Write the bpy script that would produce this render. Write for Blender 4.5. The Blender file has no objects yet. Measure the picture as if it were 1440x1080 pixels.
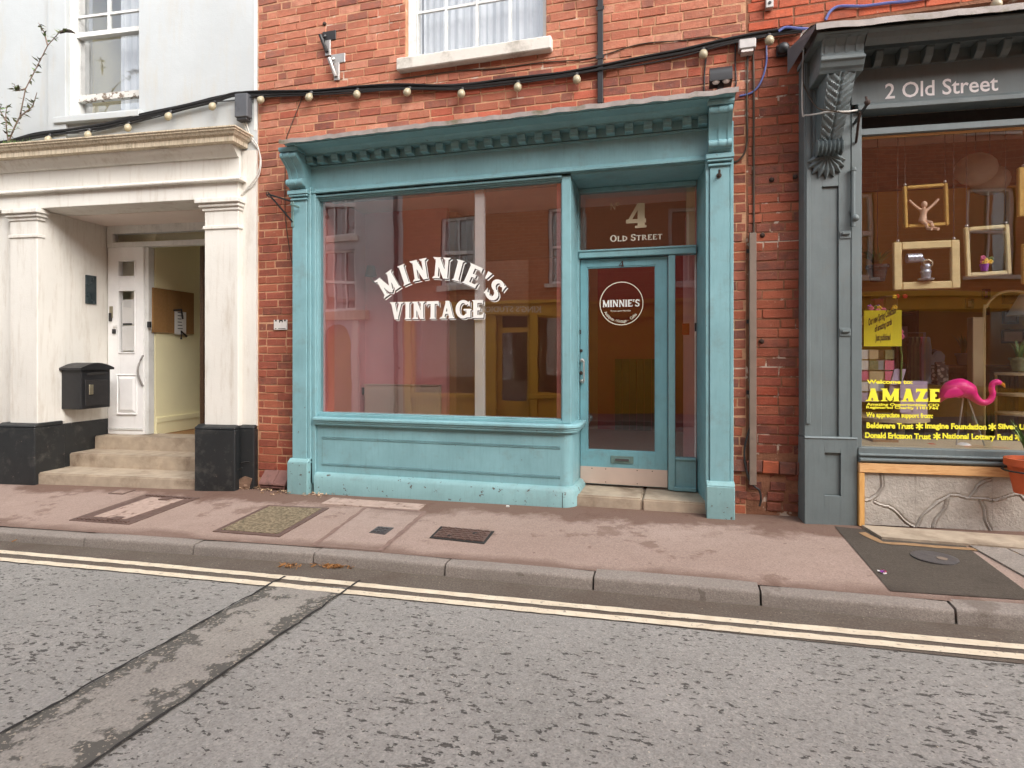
import bpy, bmesh, math, random
from mathutils import Vector, Matrix
R = random.Random(7)
C = bpy.context.scene.collection
SC = bpy.context.scene

# ------------------------------------------------------------------ camera, sky, sun, exposure
F_PX, YAW, CAM_Z, HORIZON = 840.0, math.atan(238/840), 1.5, 500.0
cs, sn = math.cos(YAW), math.sin(YAW)
cam = bpy.data.cameras.new('camera'); cam_o = bpy.data.objects.new('camera', cam); C.objects.link(cam_o)
cam_o.location = (0, 0, CAM_Z); cam_o.rotation_euler = (math.pi/2, 0, YAW)
cam.sensor_fit = 'HORIZONTAL'; cam.sensor_width = 36; cam.lens = 36*F_PX/1440
cam.shift_y = (HORIZON-540)/1440.0
cam.clip_start = 0.05; cam.clip_end = 2000
SC.camera = cam_o
SUN_EL, SUN_AZ = math.radians(40), math.radians(128)
w = bpy.data.worlds.new('World'); SC.world = w; w.use_nodes = True
nt = w.node_tree; nt.nodes.clear()
sky = nt.nodes.new('ShaderNodeTexSky'); sky.sky_type = 'NISHITA'; sky.sun_disc = False
sky.sun_elevation = SUN_EL; sky.sun_rotation = SUN_AZ; sky.air_density = 1.0; sky.dust_density = 3.0
hs = nt.nodes.new('ShaderNodeHueSaturation'); hs.inputs['Saturation'].default_value = 0.32
bg = nt.nodes.new('ShaderNodeBackground'); bg.inputs[1].default_value = 0.15
wo = nt.nodes.new('ShaderNodeOutputWorld')
nt.links.new(sky.outputs[0], hs.inputs['Color']); nt.links.new(hs.outputs[0], bg.inputs[0]); nt.links.new(bg.outputs[0], wo.inputs[0])
sl = bpy.data.lights.new('sun', 'SUN'); sl.energy = 0.85; sl.angle = math.radians(60); sl.color = (1, .975, .94)
so = bpy.data.objects.new('sun', sl); C.objects.link(so)
sd = Vector((math.sin(SUN_AZ)*math.cos(SUN_EL), math.cos(SUN_AZ)*math.cos(SUN_EL), math.sin(SUN_EL)))
so.rotation_euler = sd.to_track_quat('Z', 'Y').to_euler(); so.location = (0, 20, 30)
SC.view_settings.view_transform = 'Standard'; SC.view_settings.look = 'None'
SC.view_settings.gamma = 1; SC.view_settings.use_curve_mapping = False
SC.view_settings.exposure = 1.5
SC.render.engine = 'CYCLES'
SC.cycles.use_denoising = True
SC.cycles.max_bounces = 10; SC.cycles.transparent_max_bounces = 16; SC.cycles.glossy_bounces = 5
SC.cycles.caustics_reflective = False; SC.cycles.caustics_refractive = False

# ------------------------------------------------------------------ surveying: vertical planes along the street
class Fr:
    """a vertical plane: s runs along it, d goes into the building, z up"""
    def __init__(s, ox, oy, deg):
        s.ox, s.oy = ox, oy; s.c, s.n = math.cos(math.radians(deg)), math.sin(math.radians(deg)); s.a = math.radians(deg)
    def w(s, p, d, z): return Vector((s.ox+p*s.c-d*s.n, s.oy+p*s.n+d*s.c, z))
    def ray(s, u, v):
        k = (u-720)/F_PX; return (k*cs-sn, cs+k*sn, -(v-HORIZON)/F_PX)
    def hit(s, u, v, d=0.0):
        rx, ry, rz = s.ray(u, v)
        # normal (-n, c): point on plane o + d*normal
        t = ((-s.n)*s.ox + s.c*s.oy + d)/((-s.n)*rx + s.c*ry)
        x, y = rx*t, ry*t
        return ((x-s.ox)*s.c+(y-s.oy)*s.n, CAM_Z+rz*t)
    def su(s, u, d=0.0): return s.hit(u, 500, d)[0]
    def zv(s, u, v, d=0.0): return s.hit(u, v, d)[1]
    def du(s, u, p):
        rx, ry, rz = s.ray(u, 500)
        # along-street coordinate equals p
        t = (s.c*s.ox+s.n*s.oy+p)/(s.c*rx+s.n*ry)
        x, y = rx*t, ry*t
        return -(x-s.ox)*s.n+(y-s.oy)*s.c
MAIN = Fr(0, 0, 0)
WHITE = Fr(-4.011, 4.97, 5.0)
GREY = Fr(0.868, 4.82, 4.6)
def lerp_table(t, x):
    if x <= t[0][0]: return t[0][1]
    for (a, b), (c, d) in zip(t, t[1:]):
        if x <= c: return b+(d-b)*(x-a)/(c-a)
    return t[-1][1]
YK = 3.5
KT = [(-40, -.5)]+[(MAIN.hit(u, v, YK)) for u, v in ((0, 747), (440, 777), (833, 812), (1345, 857))]+[(40, .9)]
BT = [(-40, -.4), (-7.4, .165), (-4.64, .172), (-3.5, .212), (-.87, .248), (.27, .256), (1.05, .27), (4, .315), (40, 1.0)]
def zroad(x, y=0): return lerp_table(KT, x)-.08
def zpave(x, y):
    a, b = lerp_table(KT, x), lerp_table(BT, x)
    t = (y-YK)/(4.88-YK); return a+(b-a)*max(0, min(1.3, t))
def ground(u, v, fn):
    rx, ry, rz = MAIN.ray(u, v); t = 3.0
    for _ in range(30):
        z = fn(rx*t, ry*t); t = (z-CAM_Z)/rz
    return Vector((rx*t, ry*t, fn(rx*t, ry*t)))

# ------------------------------------------------------------------ mesh building
class MB:
    def __init__(s, F=MAIN): s.v = []; s.f = []; s.F = F
    def add(s, vs, fs):
        b = len(s.v); s.v += [Vector(q) for q in vs]; s.f += [[b+i for i in g] for g in fs]; return s
    def box(s, a0, a1, d0, d1, z0, z1):
        w = s.F.w
        return s.add([w(a0, d0, z0), w(a1, d0, z0), w(a1, d1, z0), w(a0, d1, z0), w(a0, d0, z1), w(a1, d0, z1), w(a1, d1, z1), w(a0, d1, z1)],
                     [(0, 1, 5, 4), (1, 2, 6, 5), (2, 3, 7, 6), (3, 0, 4, 7), (4, 5, 6, 7), (3, 2, 1, 0)])
    def prism(s, pts, d0, d1):                 # outline (s,z) pushed in depth
        n = len(pts); w = s.F.w
        return s.add([w(a, d0, z) for a, z in pts]+[w(a, d1, z) for a, z in pts],
                     [tuple(range(n)), tuple(range(2*n-1, n-1, -1))]+[(i, i+n, (i+1) % n+n, (i+1) % n) for i in range(n)])
    def prof(s, pr, a0, a1):                   # closed outline (d,z) run along s
        n = len(pr); w = s.F.w
        return s.add([w(a0, d, z) for d, z in pr]+[w(a1, d, z) for d, z in pr],
                     [tuple(range(n-1, -1, -1)), tuple(range(n, 2*n))]+[(i, (i+1) % n, (i+1) % n+n, i+n) for i in range(n)])
    def sweep(s, pr, path):                    # closed outline (out,z) swept along plan path (s,d); out = to the right of travel
        m = len(pr); P = [Vector((a, d)) for a, d in path]; rows = []
        for i, p in enumerate(P):
            t0 = (P[i]-P[i-1]).normalized() if i else (P[1]-P[0]).normalized()
            t1 = (P[i+1]-P[i]).normalized() if i < len(P)-1 else t0
            n0, n1 = Vector((t0.y, -t0.x)), Vector((t1.y, -t1.x))
            nn = (n0+n1).normalized(); k = 1/max(.35, nn.dot(n0))
            rows += [s.F.w(p.x+nn.x*o*k, p.y+nn.y*o*k, z) for o, z in pr]
        fs = []
        for i in range(len(P)-1):
            fs += [(i*m+j, i*m+(j+1) % m, (i+1)*m+(j+1) % m, (i+1)*m+j) for j in range(m)]
        fs += [tuple(range(m-1, -1, -1)), tuple((len(P)-1)*m+j for j in range(m))]
        return s.add(rows, fs)
    def tube(s, pts, r, n=6, r1=None):
        P = [Vector(p) for p in pts]; rows = []; up = Vector((.13, .21, .97)).normalized()
        for i, p in enumerate(P):
            t = (P[min(i+1, len(P)-1)]-P[max(i-1, 0)]).normalized()
            a = t.cross(up)
            if a.length < .1: a = t.cross(Vector((1, 0, 0)))
            a.normalize(); b = t.cross(a)
            rr = r if r1 is None else r+(r1-r)*i/(len(P)-1)
            if isinstance(r, (list, tuple)): rr = r[i]
            rows += [p+(a*math.cos(2*math.pi*j/n)+b*math.sin(2*math.pi*j/n))*rr for j in range(n)]
        fs = [(i*n+j, i*n+(j+1) % n, (i+1)*n+(j+1) % n, (i+1)*n+j) for i in range(len(P)-1) for j in range(n)]
        fs += [tuple(range(n-1, -1, -1)), tuple((len(P)-1)*n+j for j in range(n))]
        return s.add(rows, fs)
    def lathe(s, c, pr, n=16, axis='z'):       # profile (r,h)
        c = Vector(c); m = len(pr); vs = []
        for r, h in pr:
            for j in range(n):
                x, y = r*math.cos(2*math.pi*j/n), r*math.sin(2*math.pi*j/n)
                vs.append(c+(Vector((x, y, h)) if axis == 'z' else Vector((x, h, y)) if axis == 'y' else Vector((h, x, y))))
        fs = [(i*n+j, i*n+(j+1) % n, (i+1)*n+(j+1) % n, (i+1)*n+j) for i in range(m-1) for j in range(n)]
        if pr[0][0] > 1e-5: fs.append(tuple(range(n-1, -1, -1)))
        if pr[-1][0] > 1e-5: fs.append(tuple((m-1)*n+j for j in range(n)))
        return s.add(vs, fs)
    def ball(s, c, r, n=12, sz=1.0):
        return s.lathe(c, [(max(1e-4, r*math.sin(math.pi*i/8)), -r*sz*math.cos(math.pi*i/8)) for i in range(9)], n)
    def build(s, name, mat, parent=None, smooth=False, bevel=0, seg=1, kind=None):
        off = Vector(parent['_o']) if parent is not None else Vector((0, 0, 0))
        bm = bmesh.new(); vs = [bm.verts.new(q-off) for q in s.v]
        for g in s.f:
            try: bm.faces.new([vs[i] for i in g])
            except ValueError: pass
        bmesh.ops.remove_doubles(bm, verts=bm.verts, dist=1e-5)
        bmesh.ops.recalc_face_normals(bm, faces=bm.faces)
        if bevel:
            es = [e for e in bm.edges if len(e.link_faces) == 2 and e.calc_face_angle(0) > .5]
            bmesh.ops.bevel(bm, geom=es, offset=bevel, segments=seg, affect='EDGES', clamp_overlap=True)
        me = bpy.data.meshes.new(name); bm.to_mesh(me); bm.free()
        if smooth:
            me.polygons.foreach_set('use_smooth', [True]*len(me.polygons))
            try: me.set_sharp_from_angle(angle=math.radians(40))
            except Exception: pass
        me.materials.append(mat)
        o = bpy.data.objects.new(name, me); C.objects.link(o)
        if parent is not None: o.parent = parent; o['_o'] = parent['_o']
        else: o['_o'] = (0.0, 0.0, 0.0)
        if kind: o['kind'] = kind
        return o
def thing(name, label, cat, at, group=None, kind=None):
    o = bpy.data.objects.new(name, None); C.objects.link(o); o.location = at; o['_o'] = tuple(at)
    o.empty_display_size = .1
    if label: o['label'] = label
    if cat: o['category'] = cat
    if group: o['group'] = group
    if kind: o['kind'] = kind
    return o
def tag(o, label, cat, group=None):
    o['label'] = label; o['category'] = cat
    if group: o['group'] = group
    return o
def inst(name, me, loc, parent, rotz=0, scale=(1, 1, 1)):
    o = bpy.data.objects.new(name, me); C.objects.link(o); o.parent = parent
    o.location = Vector(loc)-Vector(parent['_o']); o.rotation_euler = (0, 0, rotz); o.scale = scale; o['_o'] = parent['_o']
    return o
def single(mb, name, mat, label, cat, group=None, **k):
    """a thing that is one mesh, origin moved to its base"""
    b = sum(mb.v, Vector())/len(mb.v); b.z = min(q.z for q in mb.v)
    for q in mb.v: q -= b
    o = mb.build(name, mat, None, **k); o.location = b; return tag(o, label, cat, group)

# ------------------------------------------------------------------ materials
def srgb(r, g, b):
    f = lambda c: (c/255/12.92) if c/255 <= .04045 else ((c/255+.055)/1.055)**2.4
    return (f(r), f(g), f(b), 1)
class NT:
    def __init__(s, name):
        s.m = bpy.data.materials.new(name); s.m.use_nodes = True; s.t = s.m.node_tree; s.b = s.t.nodes['Principled BSDF']
    def n(s, t, **k):
        o = s.t.nodes.new(t)
        for a, b in k.items(): setattr(o, a, b)
        return o
    def l(s, a, b): s.t.links.new(a, b)
    def pos(s):
        return s.n('ShaderNodeNewGeometry').outputs['Position']
    def noise(s, scale, detail=4, rough=.55, vec=None, stretch=None):
        o = s.n('ShaderNodeTexNoise'); o.inputs['Scale'].default_value = scale; o.inputs['Detail'].default_value = detail; o.inputs['Roughness'].default_value = rough
        v = vec if vec is not None else s.pos()
        if stretch:
            mp = s.n('ShaderNodeMapping'); mp.inputs['Scale'].default_value = stretch; s.l(v, mp.inputs[0]); v = mp.outputs[0]
        s.l(v, o.inputs['Vector']); return o.outputs['Fac']
    def ramp(s, fac, stops):
        o = s.n('ShaderNodeValToRGB'); e = o.color_ramp.elements
        while len(e) < len(stops): e.new(.5)
        for q, (p, c) in zip(e, stops):
            q.position = p; q.color = c if isinstance(c, tuple) else (c, c, c, 1)
        s.l(fac, o.inputs[0]); return o.outputs[0]
    def mix(s, fac, a, b, mode='MIX'):
        o = s.n('ShaderNodeMix'); o.data_type = 'RGBA'; o.blend_type = mode
        for sock, val in ((o.inputs[0], fac), (o.inputs[6], a), (o.inputs[7], b)):
            if hasattr(val, 'links'): s.l(val, sock)
            else: sock.default_value = val
        return o.outputs[2]
    def math(s, op, a, b=0.0):
        o = s.n('ShaderNodeMath'); o.operation = op
        for sock, val in ((o.inputs[0], a), (o.inputs[1], b)):
            if hasattr(val, 'links'): s.l(val, sock)
            else: sock.default_value = val
        return o.outputs[0]
    def bump(s, h, strength=.3, dist=.01):
        o = s.n('ShaderNodeBump'); o.inputs['Strength'].default_value = strength; o.inputs['Distance'].default_value = dist
        s.l(h, o.inputs['Height']); s.l(o.outputs[0], s.b.inputs['Normal'])
    def done(s, col, rough=.6, metal=0, spec=.5):
        if hasattr(col, 'links'): s.l(col, s.b.inputs['Base Color'])
        else: s.b.inputs['Base Color'].default_value = col
        if hasattr(rough, 'links'): s.l(rough, s.b.inputs['Roughness'])
        else: s.b.inputs['Roughness'].default_value = rough
        s.b.inputs['Metallic'].default_value = metal
        try: s.b.inputs['Specular IOR Level'].default_value = spec
        except KeyError: pass
        return s.m
def sc(c, k): return (min(1, c[0]*k), min(1, c[1]*k), min(1, c[2]*k), 1)
def simple(name, col, rough=.6, var=.15, scale=14, bump=.15, metal=0, dirt=None, dscale=2.2, dlo=.58, dhi=.75, spec=.5):
    q = NT(name); f = q.noise(scale, 5)
    c = q.ramp(f, [(.25, sc(col, 1-var)), (.75, sc(col, 1+var))])
    if dirt:
        c = q.mix(q.ramp(q.noise(dscale, 7, .65), [(dlo, 0.0), (dhi, 1.0)]), c, dirt)
    if bump: q.bump(q.noise(scale*5, 4), bump, .004)
    r = q.ramp(q.noise(scale*.6, 3), [(.2, max(.05, rough-.1)), (.8, min(1, rough+.12))])
    return q.done(c, r, metal, spec)
def painted(name, col, chip, rough=.42, chipt=.69):
    """old gloss paint: brush streaks, faint fading, chips"""
    q = NT(name)
    c = q.ramp(q.noise(3.2, 6, .6), [(.3, sc(col, .88)), (.7, sc(col, 1.1))])
    st = q.noise(9, 5, .6, stretch=(6, 6, .5))
    c = q.mix(q.ramp(st, [(.5, 0.0), (.75, .4)]), c, sc(col, .7))
    c = q.mix(q.ramp(q.noise(5.5, 8, .72), [(.54, 0.0), (.74, .38)]), c, (.16, .15, .13, 1))
    ch = q.ramp(q.noise(17, 8, .68), [(chipt, 0.0), (chipt+.015, 1.0)])
    c = q.mix(ch, c, chip)
    q.bump(q.math('ADD', q.noise(60, 4), q.math('MULTIPLY', ch, -.6)), .16, .004)
    return q.done(c, q.ramp(q.noise(8, 4), [(.3, rough-.08), (.7, rough+.14)]))
M = {}
M['blue'] = painted('blue_paint', srgb(128, 171, 177), srgb(96, 92, 84))
M['bluedoor'] = painted('blue_door_paint', srgb(116, 165, 174), srgb(92, 120, 120), .38, .74)
M['blue_worn'] = painted('blue_paint_scuffed', srgb(132, 170, 172), srgb(84, 80, 72), .5, .615)
M['grey'] = painted('grey_paint', srgb(106, 116, 117), srgb(165, 165, 160), .45, .735)
M['white_wood'] = painted('white_wood_paint', srgb(222, 222, 218), srgb(150, 135, 120), .4, .72)
M['white_clean'] = simple('white_paint_clean', srgb(240, 239, 237), .35, .04, 10, .05)
M['peel'] = painted('peeling_paint', srgb(215, 212, 204), srgb(125, 110, 95), .6, .54)
def render_wall(name, col, stain, blotch):
    q = NT(name)
    c = q.ramp(q.noise(1.3, 6, .6), [(.3, sc(col, .93)), (.7, sc(col, 1.04))])
    c = q.mix(q.ramp(q.noise(3, 8, .7, stretch=(2.5, 2.5, .45)), [(.52, 0.0), (.78, .6)]), c, stain)
    st = q.noise(7, 5, .6, stretch=(3, 3, .22)); c = q.mix(q.ramp(st, [(.56, 0.0), (.74, .3)]), c, stain)
    c = q.mix(q.ramp(q.noise(26, 6, .7), [(.69, 0.0), (.72, .8)]), c, blotch)
    q.bump(q.math('ADD', q.noise(5, 5), q.math('MULTIPLY', q.noise(90, 3), .25)), .35, .012)
    return q.done(c, .75)
M['render'] = render_wall('white_render', srgb(186, 190, 190), srgb(186, 178, 162), srgb(160, 146, 126))
M['cream'] = render_wall('cream_render', srgb(222, 218, 209), srgb(166, 148, 124), srgb(150, 128, 104))
def cornice_mat():
    q = NT('weathered_cornice'); col = srgb(206, 192, 168)
    c = q.ramp(q.noise(1.3, 6, .6), [(.3, sc(col, .9)), (.7, sc(col, 1.05))])
    st = q.noise(14, 5, .65, stretch=(4, 4, .35)); c = q.mix(q.ramp(st, [(.45, 0.0), (.72, .8)]), c, srgb(132, 112, 84))
    c = q.mix(q.ramp(q.noise(6, 7, .7), [(.56, 0.0), (.7, .75)]), c, srgb(104, 94, 72))
    q.bump(q.math('ADD', q.noise(8, 5), st), .4, .01); return q.done(c, .85)
M['cornice'] = cornice_mat()
M['black'] = painted('black_bitumen_paint', srgb(36, 38, 39), srgb(104, 94, 86), .42, .655)
M['stone'] = simple('step_stone', srgb(172, 156, 136), .85, .18, 9, .5, dirt=srgb(122, 104, 86), dscale=3, dlo=.5, dhi=.72)
M['sill'] = simple('sill_stone', srgb(212, 206, 196), .85, .1, 10, .4, dirt=srgb(128, 120, 104), dscale=5, dlo=.52, dhi=.75)
M['lead'] = simple('lead_flashing', srgb(142, 132, 126), .6, .22, 12, .5, dirt=srgb(98, 90, 66), dscale=4, dlo=.52, dhi=.66)
M['timber'] = None
def wood(name, c0, c1, scale=6, stretch=(1, 12, 12), rough=.55):
    q = NT(name)
    f = q.noise(scale, 6, .6, stretch=stretch)
    c = q.ramp(f, [(.32, c0), (.5, c1), (.68, c0)])
    q.bump(f, .12, .003); return q.done(c, rough)
M['timber'] = wood('new_softwood', srgb(206, 152, 98), srgb(226, 180, 126))
M['timber_v'] = wood('new_softwood_upright', srgb(202, 146, 78), srgb(222, 172, 104), 6, (12, 12, 1))
M['kick'] = simple('aluminium_kick_plate', srgb(200, 178, 164), .5, .08, 5, .1, metal=.0, dirt=srgb(150, 128, 112), dscale=5)
M['floorwood'] = wood('interior_boards', srgb(96, 58, 36), srgb(128, 80, 52), 5, (9, 1, 1), .4)
M['iron'] = simple('black_iron', srgb(38, 36, 36), .5, .2, 20, .3)
M['rust'] = simple('rusty_iron', srgb(62, 46, 38), .8, .3, 20, .5)
M['zinc'] = simple('galvanised_steel', srgb(176, 172, 168), .45, .12, 20, .1, metal=.6)
M['cable'] = simple('black_cable', srgb(34, 33, 33), .55, .2, 30, .1)
M['cable_blue'] = simple('blue_cable', srgb(92, 106, 164), .45, .1, 30, .05)
M['cable_white'] = simple('white_cable', srgb(200, 196, 188), .55, .1, 30, .05)
M['cable_brown'] = simple('brown_cable', srgb(70, 58, 46), .6, .15, 30, .05)
M['conduit'] = simple('grey_conduit', srgb(128, 112, 100), .6, .15, 8, .1, dirt=srgb(90, 76, 66), dscale=4)
M['darkplastic'] = simple('dark_plastic', srgb(32, 32, 34), .45, .1, 20, .05)
M['boxgrey'] = simple('weathered_box', srgb(82, 84, 88), .6, .15, 8, .1, dirt=srgb(50, 48, 48), dscale=5)
M['whiteplastic'] = simple('white_plastic', srgb(214, 208, 202), .4, .05, 20, .03)
M['bulb'] = simple('dusty_bulb_glass', srgb(164, 153, 126), .35, .12, 30, .05)
M['red'] = simple('red_plastic', srgb(196, 22, 40), .35, .05, 20, .02)
M['pinkwall'] = simple('pink_wall', srgb(232, 164, 166), .8, .04, 3, .08)
M['redwall'] = simple('rose_red_wall', srgb(172, 72, 78), .8, .05, 3, .08)
M['tanwall'] = simple('tan_wall', srgb(170, 128, 100), .8, .05, 3, .08)
M['salmon'] = simple('salmon_reveal', srgb(236, 140, 132), .6, .04, 3, .04)
M['ceil'] = simple('shop_ceiling', srgb(226, 212, 202), .85, .04, 3, .05)
M['yellowwall'] = simple('cream_yellow_wall', srgb(238, 230, 188), .75, .04, 3, .06)
M['ochre'] = simple('ochre_wall', srgb(178, 150, 66), .8, .08, 3, .1)
M['darkwood'] = wood('dark_wood', srgb(66, 44, 28), srgb(88, 62, 40))
M['board'] = simple('brown_pinboard', srgb(150, 112, 66), .9, .08, 40, .2)
M['paper'] = simple('paper', srgb(226, 224, 220), .8, .03, 10, .02)
M['lilac'] = simple('lilac_paper', srgb(186, 170, 196), .8, .05, 10, .02)
M['brownfloor'] = simple('brown_matting', srgb(140, 104, 62), .9, .1, 30, .2)
M['plaque'] = simple('slate_plaque', srgb(46, 58, 62), .25, .1, 8, .02)
M['brass'] = simple('dull_brass', srgb(158, 150, 128), .35, .1, 20, .05, metal=.7)
M['tarnish'] = simple('tarnished_plate', srgb(112, 140, 136), .4, .12, 20, .1, metal=.3)
M['letter'] = simple('white_vinyl', srgb(238, 236, 230), .5, .02, 10, 0)
M['letter_shade'] = simple('dark_vinyl', srgb(58, 46, 44), .5, .02, 10, 0)
M['letter_cream'] = simple('cream_vinyl', srgb(226, 220, 200), .5, .03, 10, 0)
M['letter_pale'] = simple('frosted_number', srgb(212, 196, 164), .7, .06, 10, 0)
M['letter_yellow'] = simple('yellow_vinyl', srgb(246, 236, 62), .5, .02, 10, 0)
M['letter_black'] = simple('black_ink', srgb(34, 32, 26), .6, .02, 10, 0)
M['letter_sign'] = simple('pale_sign_letter', srgb(244, 238, 236), .5, .03, 10, 0)
M['gold'] = simple('gold_frame', srgb(206, 168, 88), .4, .1, 14, .1, metal=.15)
M['palegold'] = simple('pale_gold_frame', srgb(222, 202, 150), .45, .08, 14, .1)
M['flamingo'] = simple('flamingo_pink', srgb(244, 32, 140), .35, .06, 10, .05)
M['orange'] = simple('orange_beak', srgb(240, 160, 40), .4, .05, 10, .02)
M['dummy'] = simple('pale_beech', srgb(222, 186, 158), .5, .06, 14, .05)
M['tin'] = simple('tin_can', srgb(176, 184, 196), .3, .15, 30, .1, metal=.6)
M['poster'] = simple('yellow_poster', srgb(236, 222, 40), .6, .03, 6, .02)
M['fabric'] = simple('pale_fabric', srgb(150, 160, 172), .9, .1, 12, .2)
M['cream_post'] = simple('beige_post', srgb(196, 176, 140), .7, .06, 6, .1)
M['curtain'] = None
M['lampshade'] = simple('grey_lampshade', srgb(140, 150, 150), .8, .06, 10, .1)
M['radiator'] = simple('radiator_enamel', srgb(224, 206, 188), .4, .03, 10, .03)
M['terracotta'] = simple('terracotta', srgb(200, 92, 50), .7, .12, 10, .2)
M['soil'] = simple('soil', srgb(56, 42, 32), .95, .2, 40, .5)
M['leaf'] = simple('leaf_green', srgb(92, 122, 52), .5, .3, 30, .1)
M['leaf_dull'] = simple('leaf_dull', srgb(118, 124, 92), .6, .3, 40, .1)
M['stem'] = simple('woody_stem', srgb(130, 112, 100), .8, .15, 30, .2)
M['seed'] = simple('dry_seed_head', srgb(60, 52, 46), .9, .2, 40, .3)
M['flower_pink'] = simple('pink_petal', srgb(224, 110, 150), .6, .15, 30, .05)
M['flower_red'] = simple('red_petal', srgb(200, 50, 40), .6, .15, 30, .05)
M['flower_yellow'] = simple('yellow_petal', srgb(236, 196, 60), .6, .15, 30, .05)
M['flower_purple'] = simple('purple_petal', srgb(150, 60, 170), .6, .15, 30, .05)
M['drygrass'] = simple('dry_litter', srgb(146, 102, 58), .9, .35, 60, .2)
M['airbrick'] = simple('purple_brown_tile', srgb(128, 92, 84), .8, .15, 14, .4, dirt=srgb(80, 60, 54), dscale=6)
M['rubble'] = simple('broken_rubble', srgb(122, 96, 78), .95, .3, 14, .7)
M['paperlantern'] = simple('paper_lantern', srgb(196, 192, 180), .8, .05, 6, .05)
def curtain_mat():
    q = NT('net_curtain'); v = q.noise(22, 3, .5, stretch=(1, 1, .03))
    c = q.ramp(v, [(.3, srgb(186, 192, 196)), (.7, srgb(228, 232, 234))]); q.bump(v, .5, .02); return q.done(c, .9)
M['curtain'] = curtain_mat()
def glass_mat(name, base, tint=(1, 1, 1, 1), wave=.02, k=2.0):
    m = bpy.data.materials.new(name); m.use_nodes = True; t = m.node_tree; t.nodes.clear()
    out = t.nodes.new('ShaderNodeOutputMaterial'); tr = t.nodes.new('ShaderNodeBsdfTransparent'); gl = t.nodes.new('ShaderNodeBsdfGlossy')
    mx = t.nodes.new('ShaderNodeMixShader'); fr = t.nodes.new('ShaderNodeFresnel'); fr.inputs[0].default_value = 1.45
    ma = t.nodes.new('ShaderNodeMath'); ma.operation = 'MULTIPLY_ADD'; ma.inputs[1].default_value = k; ma.inputs[2].default_value = base; ma.use_clamp = True
    nz = t.nodes.new('ShaderNodeTexNoise'); nz.inputs['Scale'].default_value = 1.6; nz.inputs['Detail'].default_value = 1
    ge = t.nodes.new('ShaderNodeNewGeometry'); mp = t.nodes.new('ShaderNodeMapping'); mp.inputs['Scale'].default_value = (.7, .7, 2.2)
    bp = t.nodes.new('ShaderNodeBump'); bp.inputs['Strength'].default_value = wave; bp.inputs['Distance'].default_value = .06
    L = t.links.new
    io = t.nodes.new('ShaderNodeMath'); io.operation = 'MULTIPLY_ADD'; io.inputs[1].default_value = 1/1.45-1.45; io.inputs[2].default_value = 1.45
    L(ge.outputs['Backfacing'], io.inputs[0]); L(io.outputs[0], fr.inputs[0])      # the same reflectance from both sides
    L(ge.outputs['Position'], mp.inputs[0]); L(mp.outputs[0], nz.inputs['Vector']); L(nz.outputs['Fac'], bp.inputs['Height']); L(bp.outputs[0], gl.inputs['Normal'])
    gl.inputs['Roughness'].default_value = .0; tr.inputs[0].default_value = tint
    L(fr.outputs[0], ma.inputs[0]); L(ma.outputs[0], mx.inputs[0]); L(tr.outputs[0], mx.inputs[1]); L(gl.outputs[0], mx.inputs[2]); L(mx.outputs[0], out.inputs[0])
    return m
M['glass'] = glass_mat('shop_window_glass', .21, k=1.0)
M['glass_door'] = glass_mat('door_glass', .06, wave=.015, k=1.0)
M['glass_up'] = glass_mat('upper_window_glass', .13, wave=.05, k=1.0)
M['glass_grey'] = glass_mat('grey_shop_glass', .12, wave=.02, k=.8)
def brick_mat(name, stain):
    q = NT(name); oi = q.n('ShaderNodeObjectInfo')
    c = q.mix(q.ramp(q.noise(16, 6, .65), [(.3, .0), (.75, .75)]), oi.outputs['Color'], stain)
    c = q.mix(q.ramp(q.noise(55, 5, .7), [(.6, .0), (.72, .6)]), c, srgb(88, 64, 56))
    c = q.mix(q.ramp(q.noise(38, 5, .7), [(.62, .0), (.74, .6)]), c, srgb(206, 170, 144))
    c = q.mix(q.ramp(q.noise(1.7, 6, .7), [(.5, 0.0), (.68, .5)]), c, srgb(104, 68, 58))
    q.bump(q.math('ADD', q.noise(30, 6, .7), q.math('MULTIPLY', q.noise(120, 3), .3)), .7, .01)
    return q.done(c, .88, spec=.25)
M['brick'] = brick_mat('weathered_brick', srgb(172, 96, 74))
def mortar(name, col):
    q = NT(name); c = q.ramp(q.noise(12, 7, .65), [(.3, sc(col, .75)), (.7, sc(col, 1.15))])
    c = q.mix(q.ramp(q.noise(3.2, 5, .6), [(.5, 0.0), (.7, .7)]), c, sc(col, .55))
    c = q.mix(q.ramp(q.noise(4.5, 5, .65), [(.60, 0.0), (.64, .75)]), c, srgb(206, 192, 176))
    q.bump(q.noise(70, 5), .8, .008); return q.done(c, .95, spec=.2)
M['mortar'] = mortar('sandy_mortar', srgb(194, 148, 116))
M['mortar_dark'] = mortar('dark_mortar', srgb(140, 98, 76))
def brick_tex(name, a, b, mo):
    q = NT(name); mp = q.n('ShaderNodeMapping'); mp.inputs['Rotation'].default_value = (math.radians(90), 0, 0)
    q.l(q.pos(), mp.inputs[0])
    sx = q.n('ShaderNodeSeparateXYZ'); q.l(q.pos(), sx.inputs[0]); cx = q.n('ShaderNodeCombineXYZ')
    q.l(sx.outputs['X'], cx.inputs['X']); q.l(sx.outputs['Z'], cx.inputs['Y'])
    t = q.n('ShaderNodeTexBrick'); q.l(cx.outputs[0], t.inputs['Vector']); t.inputs['Scale'].default_value = 1
    t.inputs['Color1'].default_value = a; t.inputs['Color2'].default_value = b; t.inputs['Mortar'].default_value = mo
    t.inputs['Brick Width'].default_value = .23; t.inputs['Row Height'].default_value = .076; t.inputs['Mortar Size'].default_value = .006
    q.bump(t.outputs['Fac'], -.4, .01)
    c = q.mix(q.ramp(q.noise(9, 5), [(.4, .0), (.7, .5)]), t.outputs['Color'], sc(a, .6))
    return q.done(c, .9)
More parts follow.
